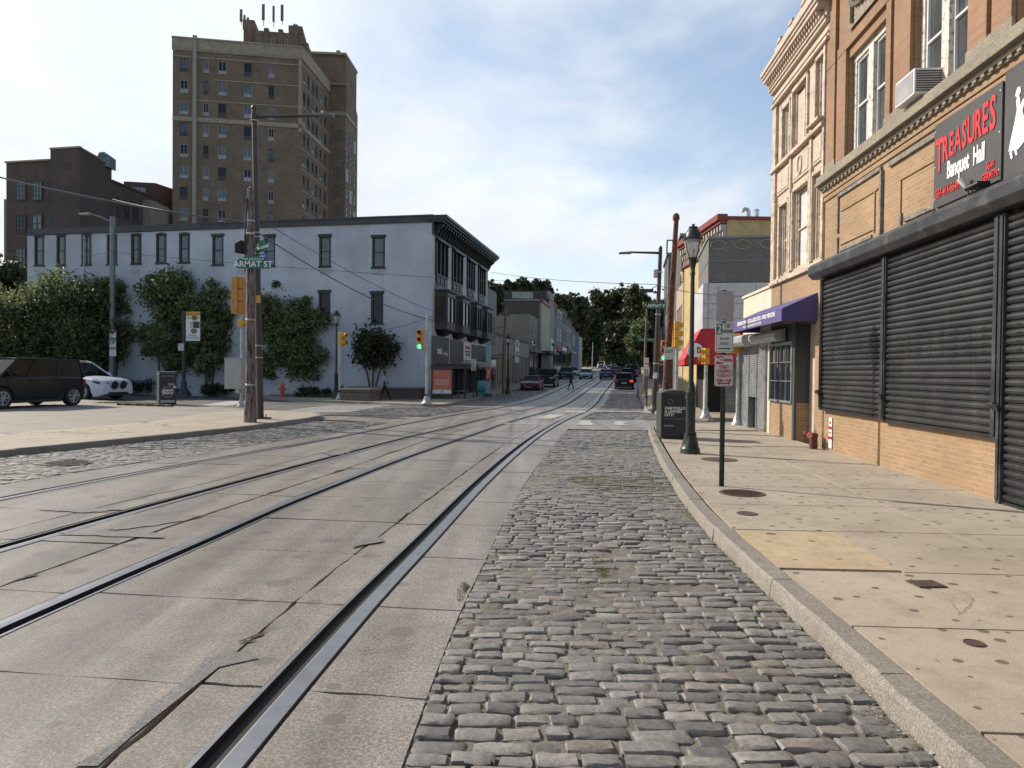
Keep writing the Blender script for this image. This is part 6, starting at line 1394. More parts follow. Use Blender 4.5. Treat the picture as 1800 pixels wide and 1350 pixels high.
a=A(197,690,47.2); t=thing('lamp_pole','tall grey lamp pole with three small parking signs, arm to the left','street lamp',(a.x,47.2,.15)); h=ZY(198,381,47.2)-.15
mb=MB(); mb.tube([(0,0,0),(.02,0,h)],[.21,.15],14); mb.build('pole',M_gpole,t,smooth=40); e=A(150,375,47.2)-Vector((a.x,47.2,.15))
mb=MB(); mb.tube([(0,0,h-.4),(e.x*.4,0,h-.05),(e.x+.2,0,e.z)],[.07,.06,.04],8); mb.build('arm',M_gpole,t); mb=MB(); mb.prism([(e.x+.3,-.15,e.z+.05),(e.x-.35,-.15,e.z-.02),(e.x-.35,-.15,e.z-.10),(e.x+.25,-.15,e.z-.08)],(0,.3,0)); mb.build('lamp_head',M_galv,t)
for k,(y0,y1) in enumerate(((580,594),(596,610),(611,626))):
    p0=A(192,y1,46.9)-Vector((a.x,47.2,.15)); p1=A(203.5,y0,46.9)-Vector((a.x,47.2,.15)); mb=MB(); mb.box(p0.x,p1.x,-.27,-.25,p0.z,p1.z); pl_=mb.build('parking_plate',M_vinyl,t)
    mb=MB(); mb.box(p0.x+.02,p1.x-.02,-.275,-.27,p1.z-.2 if k==0 else p1.z-.12,p1.z-.03); mb.build('plate_print',(M_redl,M_sgreen,M_redl)[k],pl_)
# rubber wheel stop
a=G(207,712,.13); c=G(303,715,.13); t=thing('wheel_stop','black rubber wheel stop with orange reflectors in front of the litter bin','wheel stop',(a.x,a.y,.13),math.atan2(c.y-a.y,c.x-a.x)); L=(c-a).length
mb=MB(); mb.prism([(0,-.08,0),(0,.08,0),(0,.05,.10),(0,-.05,.10)],(L,0,0)); mb.build('block',M_blk,t,bevel=.01)
for k in range(5): mb=MB(); mb.box(.25+k*L/5,.50+k*L/5,-.075,-.055,.02,.085); o=mb.build('reflector',M_so,t)
# litter bins
M_bin=plain('bin_navy',(.018,.018,.030),.42,var=.2,scale=3); M_bing=plain('bin_green_grey',(.045,.055,.048),.45,var=.2)
def bigbin(label,p,w_,dp,h,rz):
    t=thing('litter_bin',label,'litter bin',p,rz,'large enclosed litter bins')
    mb=MB(); n=6; P=[(-w_/2,-dp/2,.04),(w_/2,-dp/2,.04)]+[(w_/2-(w_)*i/n,-dp/2,h-.07+.07*math.sin(math.pi*i/n)**.6) for i in range(n+1)]; mb.prism(P,(0,dp,0)); mb.box(-w_/2+.03,w_/2-.03,-dp/2+.03,dp/2-.03,0,.04); mb.build('body',M_bing,t,bevel=.015)
    mb=MB(); mb.box(-w_/2+.03,w_/2-.03,-dp/2-.012,-dp/2-.001,.06,h-.10); mb.build('front_panel',M_bin,t,bevel=.004); mb=MB(); mb.box(w_/2+.001,w_/2+.012,-dp/2+.03,dp/2-.03,.06,h-.12); mb.build('side_panel',M_bin,t,bevel=.004)
    return t
b=G(1187,772,.13)+Vector((0,.35,0)); wb=.72
t=bigbin('dark litter bin reading one philly a united city, beside the near street lamp',b,wb,.7,1.25,R(-2))
text('ONE PHILLY,\nA UNITED\nCITY!',.095,M_wht,t,(-.27,-.368,.70),(R(90),0,0),'LEFT',bold=.003,ext=.002,line=.9); text('PHILACITY',.05,M_wht,t,(-.27,-.368,.34),(R(90),0,0),'LEFT',ext=.002)
mb=MB(); mb.tube([(-.13+.06*math.cos(a),-.367,.95+.06*math.sin(a)) for a in [k*math.pi/8 for k in range(17)]],.004,4,cap=False); mb.build('round_logo',M_tanb,t)
mb=MB(); mb.box(.24,.34,-.372,-.363,1.03,1.12); mb.build('sticker',M_galv,t)
mb=MB(); mb.box(-.28,.40,-.37,-.364,.515,.521); mb.build('print_rule',M_galv,t)
b=G(285,712,.13)+Vector((0,.4,0)); t=bigbin('dark litter bin with round white logo and stickers at the parking lot edge',b,.72,.74,1.52,R(-38)*-1)
t.rotation_euler=(0,0,R(34)); 
text('JOINT\nFIGHT',.15,M_wht,t,(0,-.388,.60),(R(90),0,0),bold=.004,ext=.002,line=.85,shear=.2)
mb=MB(); mb.tube([(.24*math.cos(a),-.386,.60+.24*math.sin(a)) for a in [k*math.pi/10 for k in range(21)]],.006,4,cap=False); mb.build('round_logo',M_wht,t)
mb=MB(); mb.box(-.30,.30,-.41,-.385,.10,.22); mb.build('foot_pedal',M_galv,t,bevel=.01); mb=MB(); mb.tube([(-.25,-.40,1.25),(-.24,-.44,1.33),(.20,-.44,1.33),(.25,-.40,1.2)],.014,6); mb.build('handle',M_galv,t)
mb=MB(); mb.box(.02,.27,-.389,-.385,.90,1.0); mb.build('sticker',plain('faded_sticker',(.35,.22,.20),.7),t); mb=MB(); mb.box(.24,.33,-.389,-.385,.78,.87); mb.build('sticker',M_wht,t)
mb=MB(); mb.box(-.38,.38,-.38,.38,1.50,1.54); mb.build('solar_lid',plain('solar_lid',(.35,.36,.37),.15),t,bevel=.01)
text('ONE PHILLY,\nA UNITED\nCITY!',.10,M_wht,t,(.374,-.26,.82),(R(90),0,R(90)),'LEFT',ext=.002,line=.9)
# parking sign post near right
b=G(1268,855,.13); top=A(1273,510,b.y); t=thing('parking_sign_post','dark green post with stacked two hour parking and street cleaning signs','sign post',b)
mb=MB(); mb.box(-.032,.032,-.012,.012,0,top.z-.13); mb.box(-.032,-.022,-.025,.012,0,top.z-.13); mb.box(.022,.032,-.025,.012,0,top.z-.13); mb.build('post',M_green,t)
def plate(y0,y1,w_,name,mat=M_vinyl):
    z1=ZY(1271,y0,b.y)-.13; z0=ZY(1271,y1,b.y)-.13; r_=.03; P=[]
    for cx_,cz_,a0 in ((w_/2-r_,z1-r_,0),(-w_/2+r_,z1-r_,90),(-w_/2+r_,z0+r_,180),(w_/2-r_,z0+r_,270)):
        for k in range(4): a=math.radians(a0+k*30); P.append((cx_+r_*math.cos(a),-.040,cz_+r_*math.sin(a)))
    mb=MB(); mb.prism(P,(0,.006,0)); o=mb.build(name,mat,t); return o,z0,z1
M_plate=plain('sign_white',(.56,.57,.57),.4,var=.05); M_sred=plain('sign_red',(.36,.02,.04),.45,var=.08); M_sg2=plain('sign_green_print',(.02,.15,.10),.5)
o,z0,z1=plate(512,566,.26,'blank_plate',plain('grey_aluminium_back',(.33,.33,.36),.45,.3,var=.08))
for z in (z0+.03,z1-.04): m=MB(); m.tube([(0,-.05,z),(0,-.04,z)],.008,6); m.build('bolt',M_blk,o)
TF=(R(90),0,0)
def frame_(o,z0,z1,w_,mat,g=.012):
    m=MB(); 
    for (x0,x1,a,b_) in ((-w_/2+g,w_/2-g,z0+g,z0+g+.004),(-w_/2+g,w_/2-g,z1-g-.004,z1-g),(-w_/2+g,-w_/2+g+.004,z0+g,z1-g),(w_/2-g-.004,w_/2-g,z0+g,z1-g)): m.box(x0,x1,-.0425,-.0402,a,b_)
    m.build('plate_border',mat,o)
o,z0,z1=plate(568,620,.265,'parking_plate',M_plate); frame_(o,z0,z1,.265,M_sg2); H_=z1-z0
m=MB(); m.box(-.118,-.035,-.043,-.0405,z1-.168,z1-.016); m.build('green_field',M_sg2,o); text('2',.17,M_wht,o,(-.077,-.045,z1-.095),TF,ext=.001,sx=.7,bold=.002)
text('HR',.075,M_sg2,o,(.045,-.044,z1-.05),TF,ext=.001,sx=.8,bold=.001); text('PARKING',.07,M_sg2,o,(.043,-.044,z1-.125),TF,ext=.001,sx=.5,bold=.002); text('8AM-6PM',.052,M_sg2,o,(0,-.044,z1-.235),TF,ext=.001,sx=.62); text('MON-SAT',.048,M_sg2,o,(0,-.044,z1-.30),TF,ext=.001,sx=.62)
m=MB(); m.prism([(-.09,-.043,z0+.05),(.05,-.043,z0+.05),(.05,-.043,z0+.035),(.10,-.043,z0+.06),(.05,-.043,z0+.085),(.05,-.043,z0+.07),(-.09,-.043,z0+.07)],(0,.002,0)); m.box(-.11,.11,-.043,-.041,z0+.11,z0+.114); m.build('arrow',M_sg2,o)
o,z0,z1=plate(624.5,679,.265,'street_cleaning_plate',M_plate); frame_(o,z0,z1,.265,M_sred)
m=MB(); m.box(-.118,-.02,-.043,-.0405,z1-.13,z1-.016); m.build('red_field',M_sred,o); text('NO',.095,M_wht,o,(-.069,-.045,z1-.073),TF,ext=.001,sx=.65,bold=.003); text('PARKING',.06,M_sred,o,(.05,-.044,z1-.073),TF,ext=.001,sx=.5,bold=.002)
for s_,sz,dz in (('STREET',.066,.175),('CLEANING',.066,.235),('TUESDAY',.075,.30),('9AM-11AM',.068,.37),('APR THRU NOV',.028,.415)): text(s_,sz,M_sred,o,(0,-.044,z1-dz),TF,ext=.001,sx=.66,bold=.0015)
m=MB(); m.prism([(-.10,-.043,z0+.045),(-.06,-.043,z0+.07),(-.06,-.043,z0+.053),(.06,-.043,z0+.053),(.06,-.043,z0+.07),(.10,-.043,z0+.045),(.06,-.043,z0+.02),(.06,-.043,z0+.037),(-.06,-.043,z0+.037),(-.06,-.043,z0+.02)],(0,.002,0)); m.build('arrow',M_sred,o)
# covers in the pavement
def cover(px,py,rx,lab,sq=False,z=.136,grate=True):
    c=G(px,py,.135); t=thing('manhole_cover',lab,'cover',(c.x,c.y,z),R(4)); mb=MB()
    if sq: mb.box(-rx,rx,-rx*.8,rx*.8,0,.006)
    else: mb.lathe([(rx,0),(rx,.006),(rx*.86,.006),(rx*.85,.003)],24)
    o=mb.build('frame',plain('cover_iron',(.10,.068,.055),.6,.3,var=.3,scale=20),t)
    mb=MB()
    if grate:
        for k in range(-4,5): y=k*rx*.19; l=math.sqrt(max(0,(rx*.84)**2-y*y)) if not sq else rx*.95; mb.box(-l,l,y*(.8 if sq else 1)-.012,y*(.8 if sq else 1)+.006,.003,.0085)
        mb.build('grate',plain('cover_iron',(.10,.068,.055),.6),t)
cover(1304,867,.31,'round ribbed brown iron manhole cover in front of the sign post'); cover(1264,808,.34,'flat round cover right of the street lamp foot',grate=False); cover(1628,1027,.115,'small square rusty iron plate in the pavement',True); cover(1313,903,.12,'small round utility cap below the manhole cover',grate=False); cover(1712,1131,.06,'small round valve cap at the right edge of the pavement',grate=False)
c=G(118,815); t=thing('manhole_cover','wide perforated manhole cover in the left cobbles','cover',(c.x,c.y,.012)); mb=MB(); mb.lathe([(.42,-.02),(.42,.008),(.38,.008)],28)
for i in range(-5,6):
    for j in range(-5,6):
        if i*i+j*j<27: mb.box(i*.065-.02,i*.065+.02,j*.065-.02,j*.065+.02,.008,.018)
mb.build('lid',plain('worn_cover_iron',(.12,.11,.10),.45,.4,var=.25,scale=12),t)
# ---- right hand pole group at the junction
b=G(1150,722,.13); top=A(1161,437,b.y); Hp=top.z-.13; dx=top.x-b.x
t=thing('lamp_pole','leaning dark steel lamp pole with arm to the left at the far right corner','street lamp',b)
mb=MB(); bellbase(mb,1.5); mb.tube([(0,0,.3),(dx*.12,0,1.0)],[.15,.14],12); mb.tube([(dx*.12,0,1.0),(dx,0,Hp)],[.115,.085],12); mb.lathe([(.10,Hp),(.06,Hp+.1),(.02,Hp+.12)],8,c=(dx,0)); mb.build('pole',M_pole,t,smooth=40)
e=A(1092,444,b.y)-b; mb=MB(); mb.tube([(dx,0,e.z),(e.x+.4,0,e.z+.02)],[.06,.04],8); mb.build('arm',M_pole,t); mb=MB(); mb.prism([(e.x+.5,-.12,e.z+.05),(e.x-.1,-.12,e.z-.0),(e.x-.1,-.12,e.z-.06),(e.x+.45,-.12,e.z-.05)],(0,.24,0)); mb.build('lamp_head',M_gpole,t)
mb=MB(); z=ZY(1157,480,b.y)-.13; mb.box(dx*.8-.25,dx*.8-.08,-.1,.1,z-.2,z+.15); mb.build('box',M_galv,t)
mb=MB(); e2=A(1128,511,b.y)-b; mb.box(e2.x-.1,e2.x+.5,-.12,.12,e2.z-.07,e2.z+.07); mb.tube([(e2.x+.4,0,e2.z+.05),(dx*.75,0,e2.z+.3)],.02,6); mb.build('camera_housing',M_blk,t)
mb=MB()
for zz in (1.5,2.1,4.3,6.2): mb.lathe([(.125,zz),(.13,zz+.03),(.125,zz+.06)],10,c=(dx*zz/Hp,0))
mb.build('strap',M_galv,t)
mb=MB(); mb.box(dx*.2-.11,dx*.2+.10,-.15,-.12,1.45,1.72); mb.build('sticker',M_vinyl,t)
c=A(1155,543,b.y-.2); street_sign('ARMAT ST','green ARMAT ST sign across the right corner lamp pole','c' and (c.x,b.y-.2,c.z),.76,.27,0,0,None,ts=.19)
c=A(1140,601,70); street_sign('MAPLEWOOD','small distant green street sign behind the right wooden pole',(c.x,70,c.z),2.1,.40,0,0,None,ts=.3)
c=A(1165,617,b.y)-b; sg_=thing('traffic_signal','traffic signal with lit green light half hidden by the rusty pole','traffic signal',(b.x,b.y-.3,.13)); signal_head(sg_,(c.x,0,c.z),R(-10),2,M_sy,3,.88); mb=MB(); mb.tube([(c.x,.1,c.z-.5),(c.x,.15,c.z-.6),(dx*.4,.3,c.z-.6)],.025,6); mb.build('bracket',M_galv,sg_)
# rusty leaning pole
b=G(1165,757,.13); top=A(1189,377,b.y); Hp=top.z-.13; dx=top.x-b.x
t=thing('utility_pole','leaning rusty red flaking pole behind the right litter bin','pole',b)
mb=MB(); mb.tube([(-.06,0,-.02),(-.05,0,.55)],[.09,.085],12); mb.tube([(dx*.08,0,.0),(dx*.4,0,Hp*.38),(dx,0,Hp-.15)],[.12,.105,.070],12); mb.lathe([(.070,Hp-.2),(.11,Hp-.12),(.09,Hp-.02),(.05,Hp+.03)],10,c=(dx*.98,0)); mb.build('shaft',M_rustp,t,smooth=40)
mb=MB(); mb.tube([(dx*.82,0,Hp-.75),(dx*.82-.2,0,Hp-.75)],.02,6); mb.tube([(dx*.82-.2,0,Hp-.75),(dx*.8-.2,0,Hp-1.15)],.022,6); mb.tube([(dx*.8-.2,0,Hp-1.15),(dx*.6-.15,0,Hp-2.9)],.008,5); mb.tube([(-.12,-.02,.9),(-.20,-.1,1.6),(-.05,-.1,2.6)],.015,6); mb.build('cable',M_blk,t)
ps=A(1175,621,b.y-.15); t=thing('small_sign','small white parking sign tilted on the rusty pole','sign',(ps.x,b.y-.15,ps.z)); mb=MB(); mb.box(-.13,.13,-.01,.0,-.18,.18); mb.build('plate',M_plate,t); text('2 HR PARKING',.04,M_sg2,t,(0,-.014,.08),TF,ext=.001); mb=MB(); mb.box(-.10,.10,-.013,-.01,.02,.05); mb.build('plate_print',M_sg2,t); t.rotation_euler=(0,R(-4),R(10))
b=G(1188,742,.13); t=thing('traffic_signal','yellow side-on traffic signal on grey post right of the rusty pole','traffic signal',b); h=ZY(1186,612,b.y)-.13
mb=MB(); bellbase(mb,1.1); mb.tube([(0,0,.3),(0,0,h)],.06,10); mb.build('pole',M_galv,t,smooth=40); c=A(1188,588,b.y)-b; signal_head(t,(c.x,0,c.z),R(100),9,M_sy,3,.85)
b=G(1240,735,.13); t=thing('pedestrian_signal','galvanised post with two-lens yellow pedestrian signal before the red awning','traffic signal',b); h=ZY(1241,641,b.y)-.13
mb=MB(); bellbase(mb,1.2); mb.tube([(0,0,.3),(0,0,h)],.065,10); mb.build('pole',M_galv,t,smooth=40); c=A(1240,626,b.y)-b; signal_head(t,(c.x,0,c.z),R(-78),9,M_sy,2,.85)
b=G(1297,747,.13); t=thing('traffic_signal','galvanised post with sideways yellow signal at the stucco unit corner','traffic signal',b); h=ZY(1299,618,b.y)-.13
mb=MB(); bellbase(mb,1.2,0); mb.tube([(0,0,.3),(0,0,h)],.08,10); mb.build('pole',M_galv,t,smooth=40); c=A(1296,604,b.y)-b
mb=MB(); mb.box(c.x-.3,c.x+.05,-.09,.09,c.z+.12,c.z+.32); mb.box(c.x-.35,c.x+.12,-.09,.09,c.z-.32,c.z-.12); mb.tube([(c.x+.05,0,c.z-.4),(c.x+.08,0,c.z+.3)],.04,8); mb.build('signal_head',M_sy,t,bevel=.02)
# farther poles on both sides
for (px,py,pt,Y,lab,mat,r_) in ((1133,690,545,62,'pale wooden utility pole on the far right pavement',plain('pale_wood',(.20,.14,.09),.85,var=.3,scale=4),.13),(885,695,540,52,'pale wooden utility pole on the far left pavement',plain('pale_wood',(.20,.14,.09),.85),.13),(1041,650,602,190,'thin grey pole at the distant crossing',M_galv,.14),(1074,650,605,190,'second thin pole at the distant crossing',M_galv,.14)):
    a=A(px,py,Y); h=ZY(px,pt,Y)-tz(Y)-.13; t=thing('utility_pole',lab,'pole',(a.x,Y,tz(Y)+.13)); mb=MB(); mb.tube([(0,0,0),(.02,0,h*.5),(.12,0,h)],[r_,r_*.9,r_*.7],8); mb.build('shaft',mat,t,smooth=50); mb=MB(); mb.tube([(.1,0,h),(.1,0,h+.35)],[.09,.03],6); mb.box(-.15,.35,-.04,.04,h-.6,h-.5); mb.build('fitting',M_char,t)
b=G(1137,714,.13); t=thing('sign_post','thin black post with grey and green plates before the pale wooden pole','sign post',b); mb=MB(); mb.tube([(0,0,0),(0,0,ZY(1128,630,b.y)-.13)],.03,8); mb.build('post',M_blk,t)
z1=ZY(1128,628,b.y)-.13; 
for k,m in enumerate((M_plate,M_plate,M_galv)): mb=MB(); mb.box(-.18,.06,-.05,-.04,z1-.3-k*.33,z1-k*.33-.02); mb.build('plate',m,t)
# news box, dark boards and rack on right pavement
b=G(1128,700,.13); t=thing('bench_rack','low white and black rack on the far right pavement','rack',b); mb=MB(); mb.box(-.3,.3,-.2,.2,.25,.55); mb.build('panel',M_galv,t); mb=MB()
for sx in (-.28,.28): mb.box(sx-.02,sx+.02,-.2,-.16,0,.6); mb.box(sx-.02,sx+.02,.16,.2,0,.6)
mb.box(-.3,.3,-.21,-.19,.6,.63); mb.build('frame',M_blk,t)
# ---- overhead wires
def wire(label,p,q,sag,r_=.012,mat=M_blk):
    p,q=Vector(p),Vector(q); n=16; P=[p.lerp(q,i/n)-Vector((0,0,sag*4*(i/n)*(1-i/n))) for i in range(n+1)]
    mb=MB(); mb.tube(P,r_,5); o=mb.build('overhead_wire',mat); tag(o,label,'wire','overhead wires')
Yc=b2.y
wire('thick black overhead cable from the left picture edge to the wooden pole',A(-160,268,26),A(437,392,22.9),.25,.030)
wire('thin pale wire from the steel pole down to the left',A(-100,470,60),A(198,444,47),.1,.012)
wire('thin wire between the grey lamp pole and the dark brick building',A(198,350,47.2),A(440,392,22.9),.1,.014,M_galv)
wire('black cable sagging from the steel pole to the white building front',A(452,408,Yc),A(775,566,45),.5,.022)
wire('thin wire from the steel pole to the last oriel',A(455,385,Yc),A(855,575,57),.6,.013)
wire('thin wire low across the white wall',A(198,443,47),A(760,487,43.5),.1,.013)
wire('service wire between white building corner and grey building',A(775,486,45),A(885,493,58),.1,.013)
wire('short looping wire in front of the white wall',A(640,587,43),A(770,552,44),.15,.013)
wire('wire crossing the street high above the far cars',A(862,478,60),A(1160,500,32),.2,.015)
wire('wire from the right corner pole to the shop unit',A(1160,503,32),A(1342,520,24),.15,.015)
wire('sagging wire from far left wooden pole along the shops',A(886,596,52),A(960,620,80),.3,.02)
wire('wire between the last oriel and the far left wooden pole',A(862,579,57),A(885,573,52),.05,.02)
#PART5
# ================================================================== VEHICLES
M_tyre=plain('tyre_rubber',(.018,.018,.018),.85); M_rim=plain('alloy_rim',(.42,.42,.43),.3,.7,var=.1); M_cglass=glassm('car_glass',(.010,.014,.016),.05,.0); M_cglass.node_tree.nodes['Principled BSDF'].inputs['Specular IOR Level'].default_value=.16
M_hl=plain('headlamp_lens',(.55,.57,.60),.12); M_tl=plain('tail_lamp_red',(.30,.010,.012),.2); M_tll=emit('lit_tail_lamp',(1,.05,.03),1.2); M_trim=plain('black_plastic_trim',(.02,.02,.021),.6); M_chrome=plain('chrome',(.6,.6,.6),.15,.9); M_plate2=plain('licence_plate',(.4,.42,.45),.5)
def interp(t,P):
    if t<=P[0][0]: return P[0][1]
    for (a,b),(c,d) in zip(P,P[1:]):
        if t<=c: return b+(d-b)*(t-a)/(c-a)
    return P[-1][1]
def car(label,cat,L,W,H,col,prof,gh,wb,wr=.33,loc=(0,0,0),rz=0,s=1.0,spokes=5,group=None,front='grille',lit=False,clear=.17,detail=True,rails=False,bed=None):
    """x forward, origin on the ground at the middle. prof: belt height fractions along x (-.5..+.5); gh: greenhouse x stations (rear base, rear roof, front roof, front base) in metres"""
    root=thing('parked_car' if cat!='pickup truck' else 'pickup_truck',label,cat,loc,rz,group); root.scale=(s,s,s)
    ax=(wb/2+prof.get('shift',0),-wb/2+prof.get('shift',0)); belt=prof['belt']; ar=wr*1.17; hw=W/2
    n=46 if detail else 26; xs=sorted(set([-L/2+L*i/n for i in range(n+1)]+[a+d for a in ax for d in (-ar,-ar*.86,-ar*.5,0,ar*.5,ar*.86,ar)]))
    mb=MB(); rows=[]
    for x in xs:
        t=x/L; e=abs(t)*2; end=max(0,(e-.80)/.20); w_=hw*(1-.16*end**2.2); zb=clear+.10*max(0,(e-.9)/.1); zt=interp(t,belt)
        za=zb
        for a in ax:
            if abs(x-a)<ar: za=max(za,math.sqrt(max(0,ar*ar-(x-a)**2))+wr*.92)
        za=min(za,zt-.12); ins=.955-.02*end; zm=zb+(zt-zb)*.55
        za2=max(za,zm) if za>zm-.04 else zm
        half=[(0,zb+.02),(w_-.26,zb+.02),(w_-.26,max(za,zb+.03)),(w_*.97,za),(w_*.995,min(za+.06,zt-.08)),(w_*1.0,max(min(za2,zt-.08),za+.06 if za+.06<zt-.08 else zt-.08)),(w_*.985,zt-.06),(w_*.93,zt-.005),(w_*.70,zt+.02),(0,zt+.045)]
        rows.append([(x,y,z) for y,z in half]+[(x,-y,z) for y,z in half[-2:0:-1]])
    k=len(rows[0]); 
    for r_ in rows: mb.v+=r_
    for i in range(len(rows)-1):
        for j in range(k): a=i*k+j; b=i*k+(j+1)%k; mb.f.append((a,b,b+k,a+k)); mb.mi.append(0)
    mb.f.append(tuple(range(k-1,-1,-1))); mb.mi.append(0); mb.f.append(tuple((len(rows)-1)*k+j for j in range(k))); mb.mi.append(0)
    bo=mb.build('body',col,root,smooth=32)
    # greenhouse
    x0,x1,x2,x3=gh; wbh=hw*.90; wr_=hw*.74 if prof.get('tumble') is None else hw*prof['tumble']; zb_=lambda x:interp(x/L,belt)+.01; zr=H
    def lay(x,w_,z): return (x,w_,z)
    B=[(x0,wbh,zb_(x0)),(x3,wbh,zb_(x3)),(x2,wr_,zr-.06),(x1,wr_,zr-.06)]
    mb=MB()
    for sgn in (1,-1):
        q=[(x,y*sgn,z) for x,y,z in B]; mb.poly(q if sgn<0 else q[::-1])
    mb.quad(B[1],(B[1][0],-wbh,B[1][2]),(B[2][0],-wr_,B[2][2]),B[2]); mb.quad((B[0][0],-wbh,B[0][2]),B[0],B[3],(B[3][0],-wr_,B[3][2]))
    mb.build('glass',M_cglass,bo)
    mb=MB()
    # roof skin, crowned
    nr=5
    for i in range(nr):
        for j in range(6):
            def pt(i_,j_):
                x=x1-.05+(x2+.08-x1)*i_/nr; v=-1+j_/3; return (x,v*wr_*1.02,zr-.055+.055*(1-v*v*.9)*(1-(2*i_/nr-1)**4*.6)-.01)
            mb.quad(pt(i,j),pt(i+1,j),pt(i+1,j+1),pt(i,j+1))
    pr=.034
    for sgn in (1,-1):
        P=[(x,y*sgn*1.005,z) for x,y,z in B]; mb.tube([P[1],P[2]],[pr*1.2,pr],6); mb.tube([P[2],P[3]],pr,6); mb.tube([P[3],P[0]],[pr*1.2,pr*1.8],6)
        for f in prof.get('pillars',(.45,)):
            xb=x0+(x3-x0)*f; xt=x1+(x2-x1)*f; mb.tube([(xb,wbh*sgn*1.004,zb_(xb)),(xt,wr_*sgn*1.004,zr-.05)],.035,6)
        if prof.get('cpillar'):
            c=prof['cpillar']; xb=x0; mb.poly([(x0-.02,(wbh+.004)*sgn,zb_(x0)),(x0+c,(wbh+.004)*sgn,zb_(x0)),(x1+c*.7,(wr_+.006)*sgn,zr-.06),(x1-.02,(wr_+.006)*sgn,zr-.06)][::(1 if sgn<0 else -1)])
    mb.build('roof',col,bo,smooth=40)
    # lower side cladding, bumpers
    if detail:
        mb=MB(); mb.box(-wb/2+ar,wb/2-ar,-hw-.002,hw+.002,clear,clear+.09); mb.build('sill_trim',M_trim,root,bevel=.01)
        for sgn in (1,-1):
            for f in prof.get('doors',(-.02,.28)): mb=MB(); x=L*f; mb.box(x,x+.012,sgn*(hw*.995),sgn*(hw+.003),clear+.12,interp(f,belt)-.05); mb.build('door_seam',M_trim,root)
            for x in (L*.02,L*-.20): mb=MB(); mb.tube([(x-.08,sgn*(hw+.022),interp(x/L,belt)-.13),(x+.10,sgn*(hw+.022),interp(x/L,belt)-.125)],.013,6); mb.build('door_handle',col,root)
    for sgn in (1,-1):
        mb=MB(); xm=x3-.42; z=zb_(xm)+.10; mb.tube([(xm,sgn*(hw*.93),z-.06),(xm+.03,sgn*(hw+.10),z)],.022,6); mb.prism([(xm-.03,sgn*(hw+.05),z-.06),(xm+.08,sgn*(hw+.05),z-.05),(xm+.08,sgn*(hw+.05),z+.07),(xm-.03,sgn*(hw+.05),z+.08)],(0,sgn*.16,0)); mb.build('wing_mirror',col if prof.get('mcol',1) else M_trim,root,bevel=.02)
    # wheels
    for a in ax:
        for sgn in (1,-1):
            y=sgn*(hw-.10); mb=MB(); mb.tube([(a,y-sgn*.10,wr),(a,y-sgn*.09,wr),(a,y+sgn*.09,wr),(a,y+sgn*.105,wr)],[wr*.92,wr,wr,wr*.93],24); wh=mb.build('wheel',M_tyre,root,smooth=30)
            mb=MB(); mb.tube([(a,y+sgn*.100,wr),(a,y+sgn*.108,wr)],wr*.66,20,cap=True); mb.build('rim_well',M_trim,wh)
            mb=MB(); n_=20
            for q in range(n_):
                t0,t1=2*math.pi*q/n_,2*math.pi*(q+1)/n_; y0=y+sgn*.110; f=lambda r_,t_:(a+r_*math.cos(t_),y0,wr+r_*math.sin(t_)); mb.quad(f(wr*.60,t0),f(wr*.68,t0),f(wr*.68,t1),f(wr*.60,t1))
            for q in range(spokes):
                t0=2*math.pi*q/spokes+.3
                for dd in (-.14,.14): mb.tube([(a+.03*math.cos(t0),y+sgn*.112,wr+.03*math.sin(t0)),(a+wr*.63*math.cos(t0+dd),y+sgn*.112,wr+wr*.63*math.sin(t0+dd))],[.018,.014],5)
            mb.tube([(a,y+sgn*.105,wr),(a,y+sgn*.122,wr)],wr*.13,10); mb.build('rim',M_rim,wh)
    # front
    xf=L/2; zf=interp(.49,belt)
    def F_(y,z,d=.0): 
        return (xf-.0+d-.10*abs(y/hw)**2.5*.9,y,z)
    if front=='kidney':
        for sgn in (1,-1):
            mb=MB(); c=sgn*.235; P=[(xf-.02,c+.21*math.cos(t_)*(1-.1*math.sin(t_)),.66+.17*math.sin(t_)) for t_ in [q*math.pi/8 for q in range(16)]]; mb.prism(P,(.05,0,0)); mb.build('grille',M_trim,root,bevel=.01)
            mb=MB(); mb.tube([(xf+.035,p[1],p[2]) for p in P]+[(xf+.035,P[0][1],P[0][2])],.012,5,cap=False); mb.build('grille_surround',M_chrome,root)
        mb=MB(); mb.box(xf-.10,xf+.02,-.55,.55,.26,.36); mb.build('lower_intake',M_trim,root,bevel=.02)
    elif front=='vgrille':
        mb=MB(); mb.box(xf-.06,xf+.012,-.40,.40,zf-.26,zf-.07); mb.build('grille',M_trim,root); mb=MB(); mb.tube([(xf+.015,.46,zf-.06),(xf+.02,.26,zf-.27),(xf+.02,-.26,zf-.27),(xf+.015,-.46,zf-.06)],.028,6); mb.build('grille_chrome',M_chrome,root)
        mb=MB(); mb.box(xf-.08,xf+.01,-.6,.6,clear+.05,clear+.17); mb.build('lower_intake',M_trim,root,bevel=.01)
    elif front=='truck':
        mb=MB(); mb.box(xf-.05,xf+.02,-.52,.52,zf-.44,zf-.06); mb.build('grille',M_trim,root); mb=MB(); mb.box(xf-.05,xf+.06,-hw*.9,hw*.9,clear+.1,clear+.30); mb.build('bumper',M_trim,root,bevel=.03)
    else:
        mb=MB(); mb.box(xf-.06,xf+.010,-.48,.48,zf-.30,zf-.12); mb.build('grille',M_trim,root,bevel=.01); mb=MB(); mb.box(xf-.08,xf+.005,-.6,.6,clear+.04,clear+.16); mb.build('lower_intake',M_trim,root,bevel=.01)
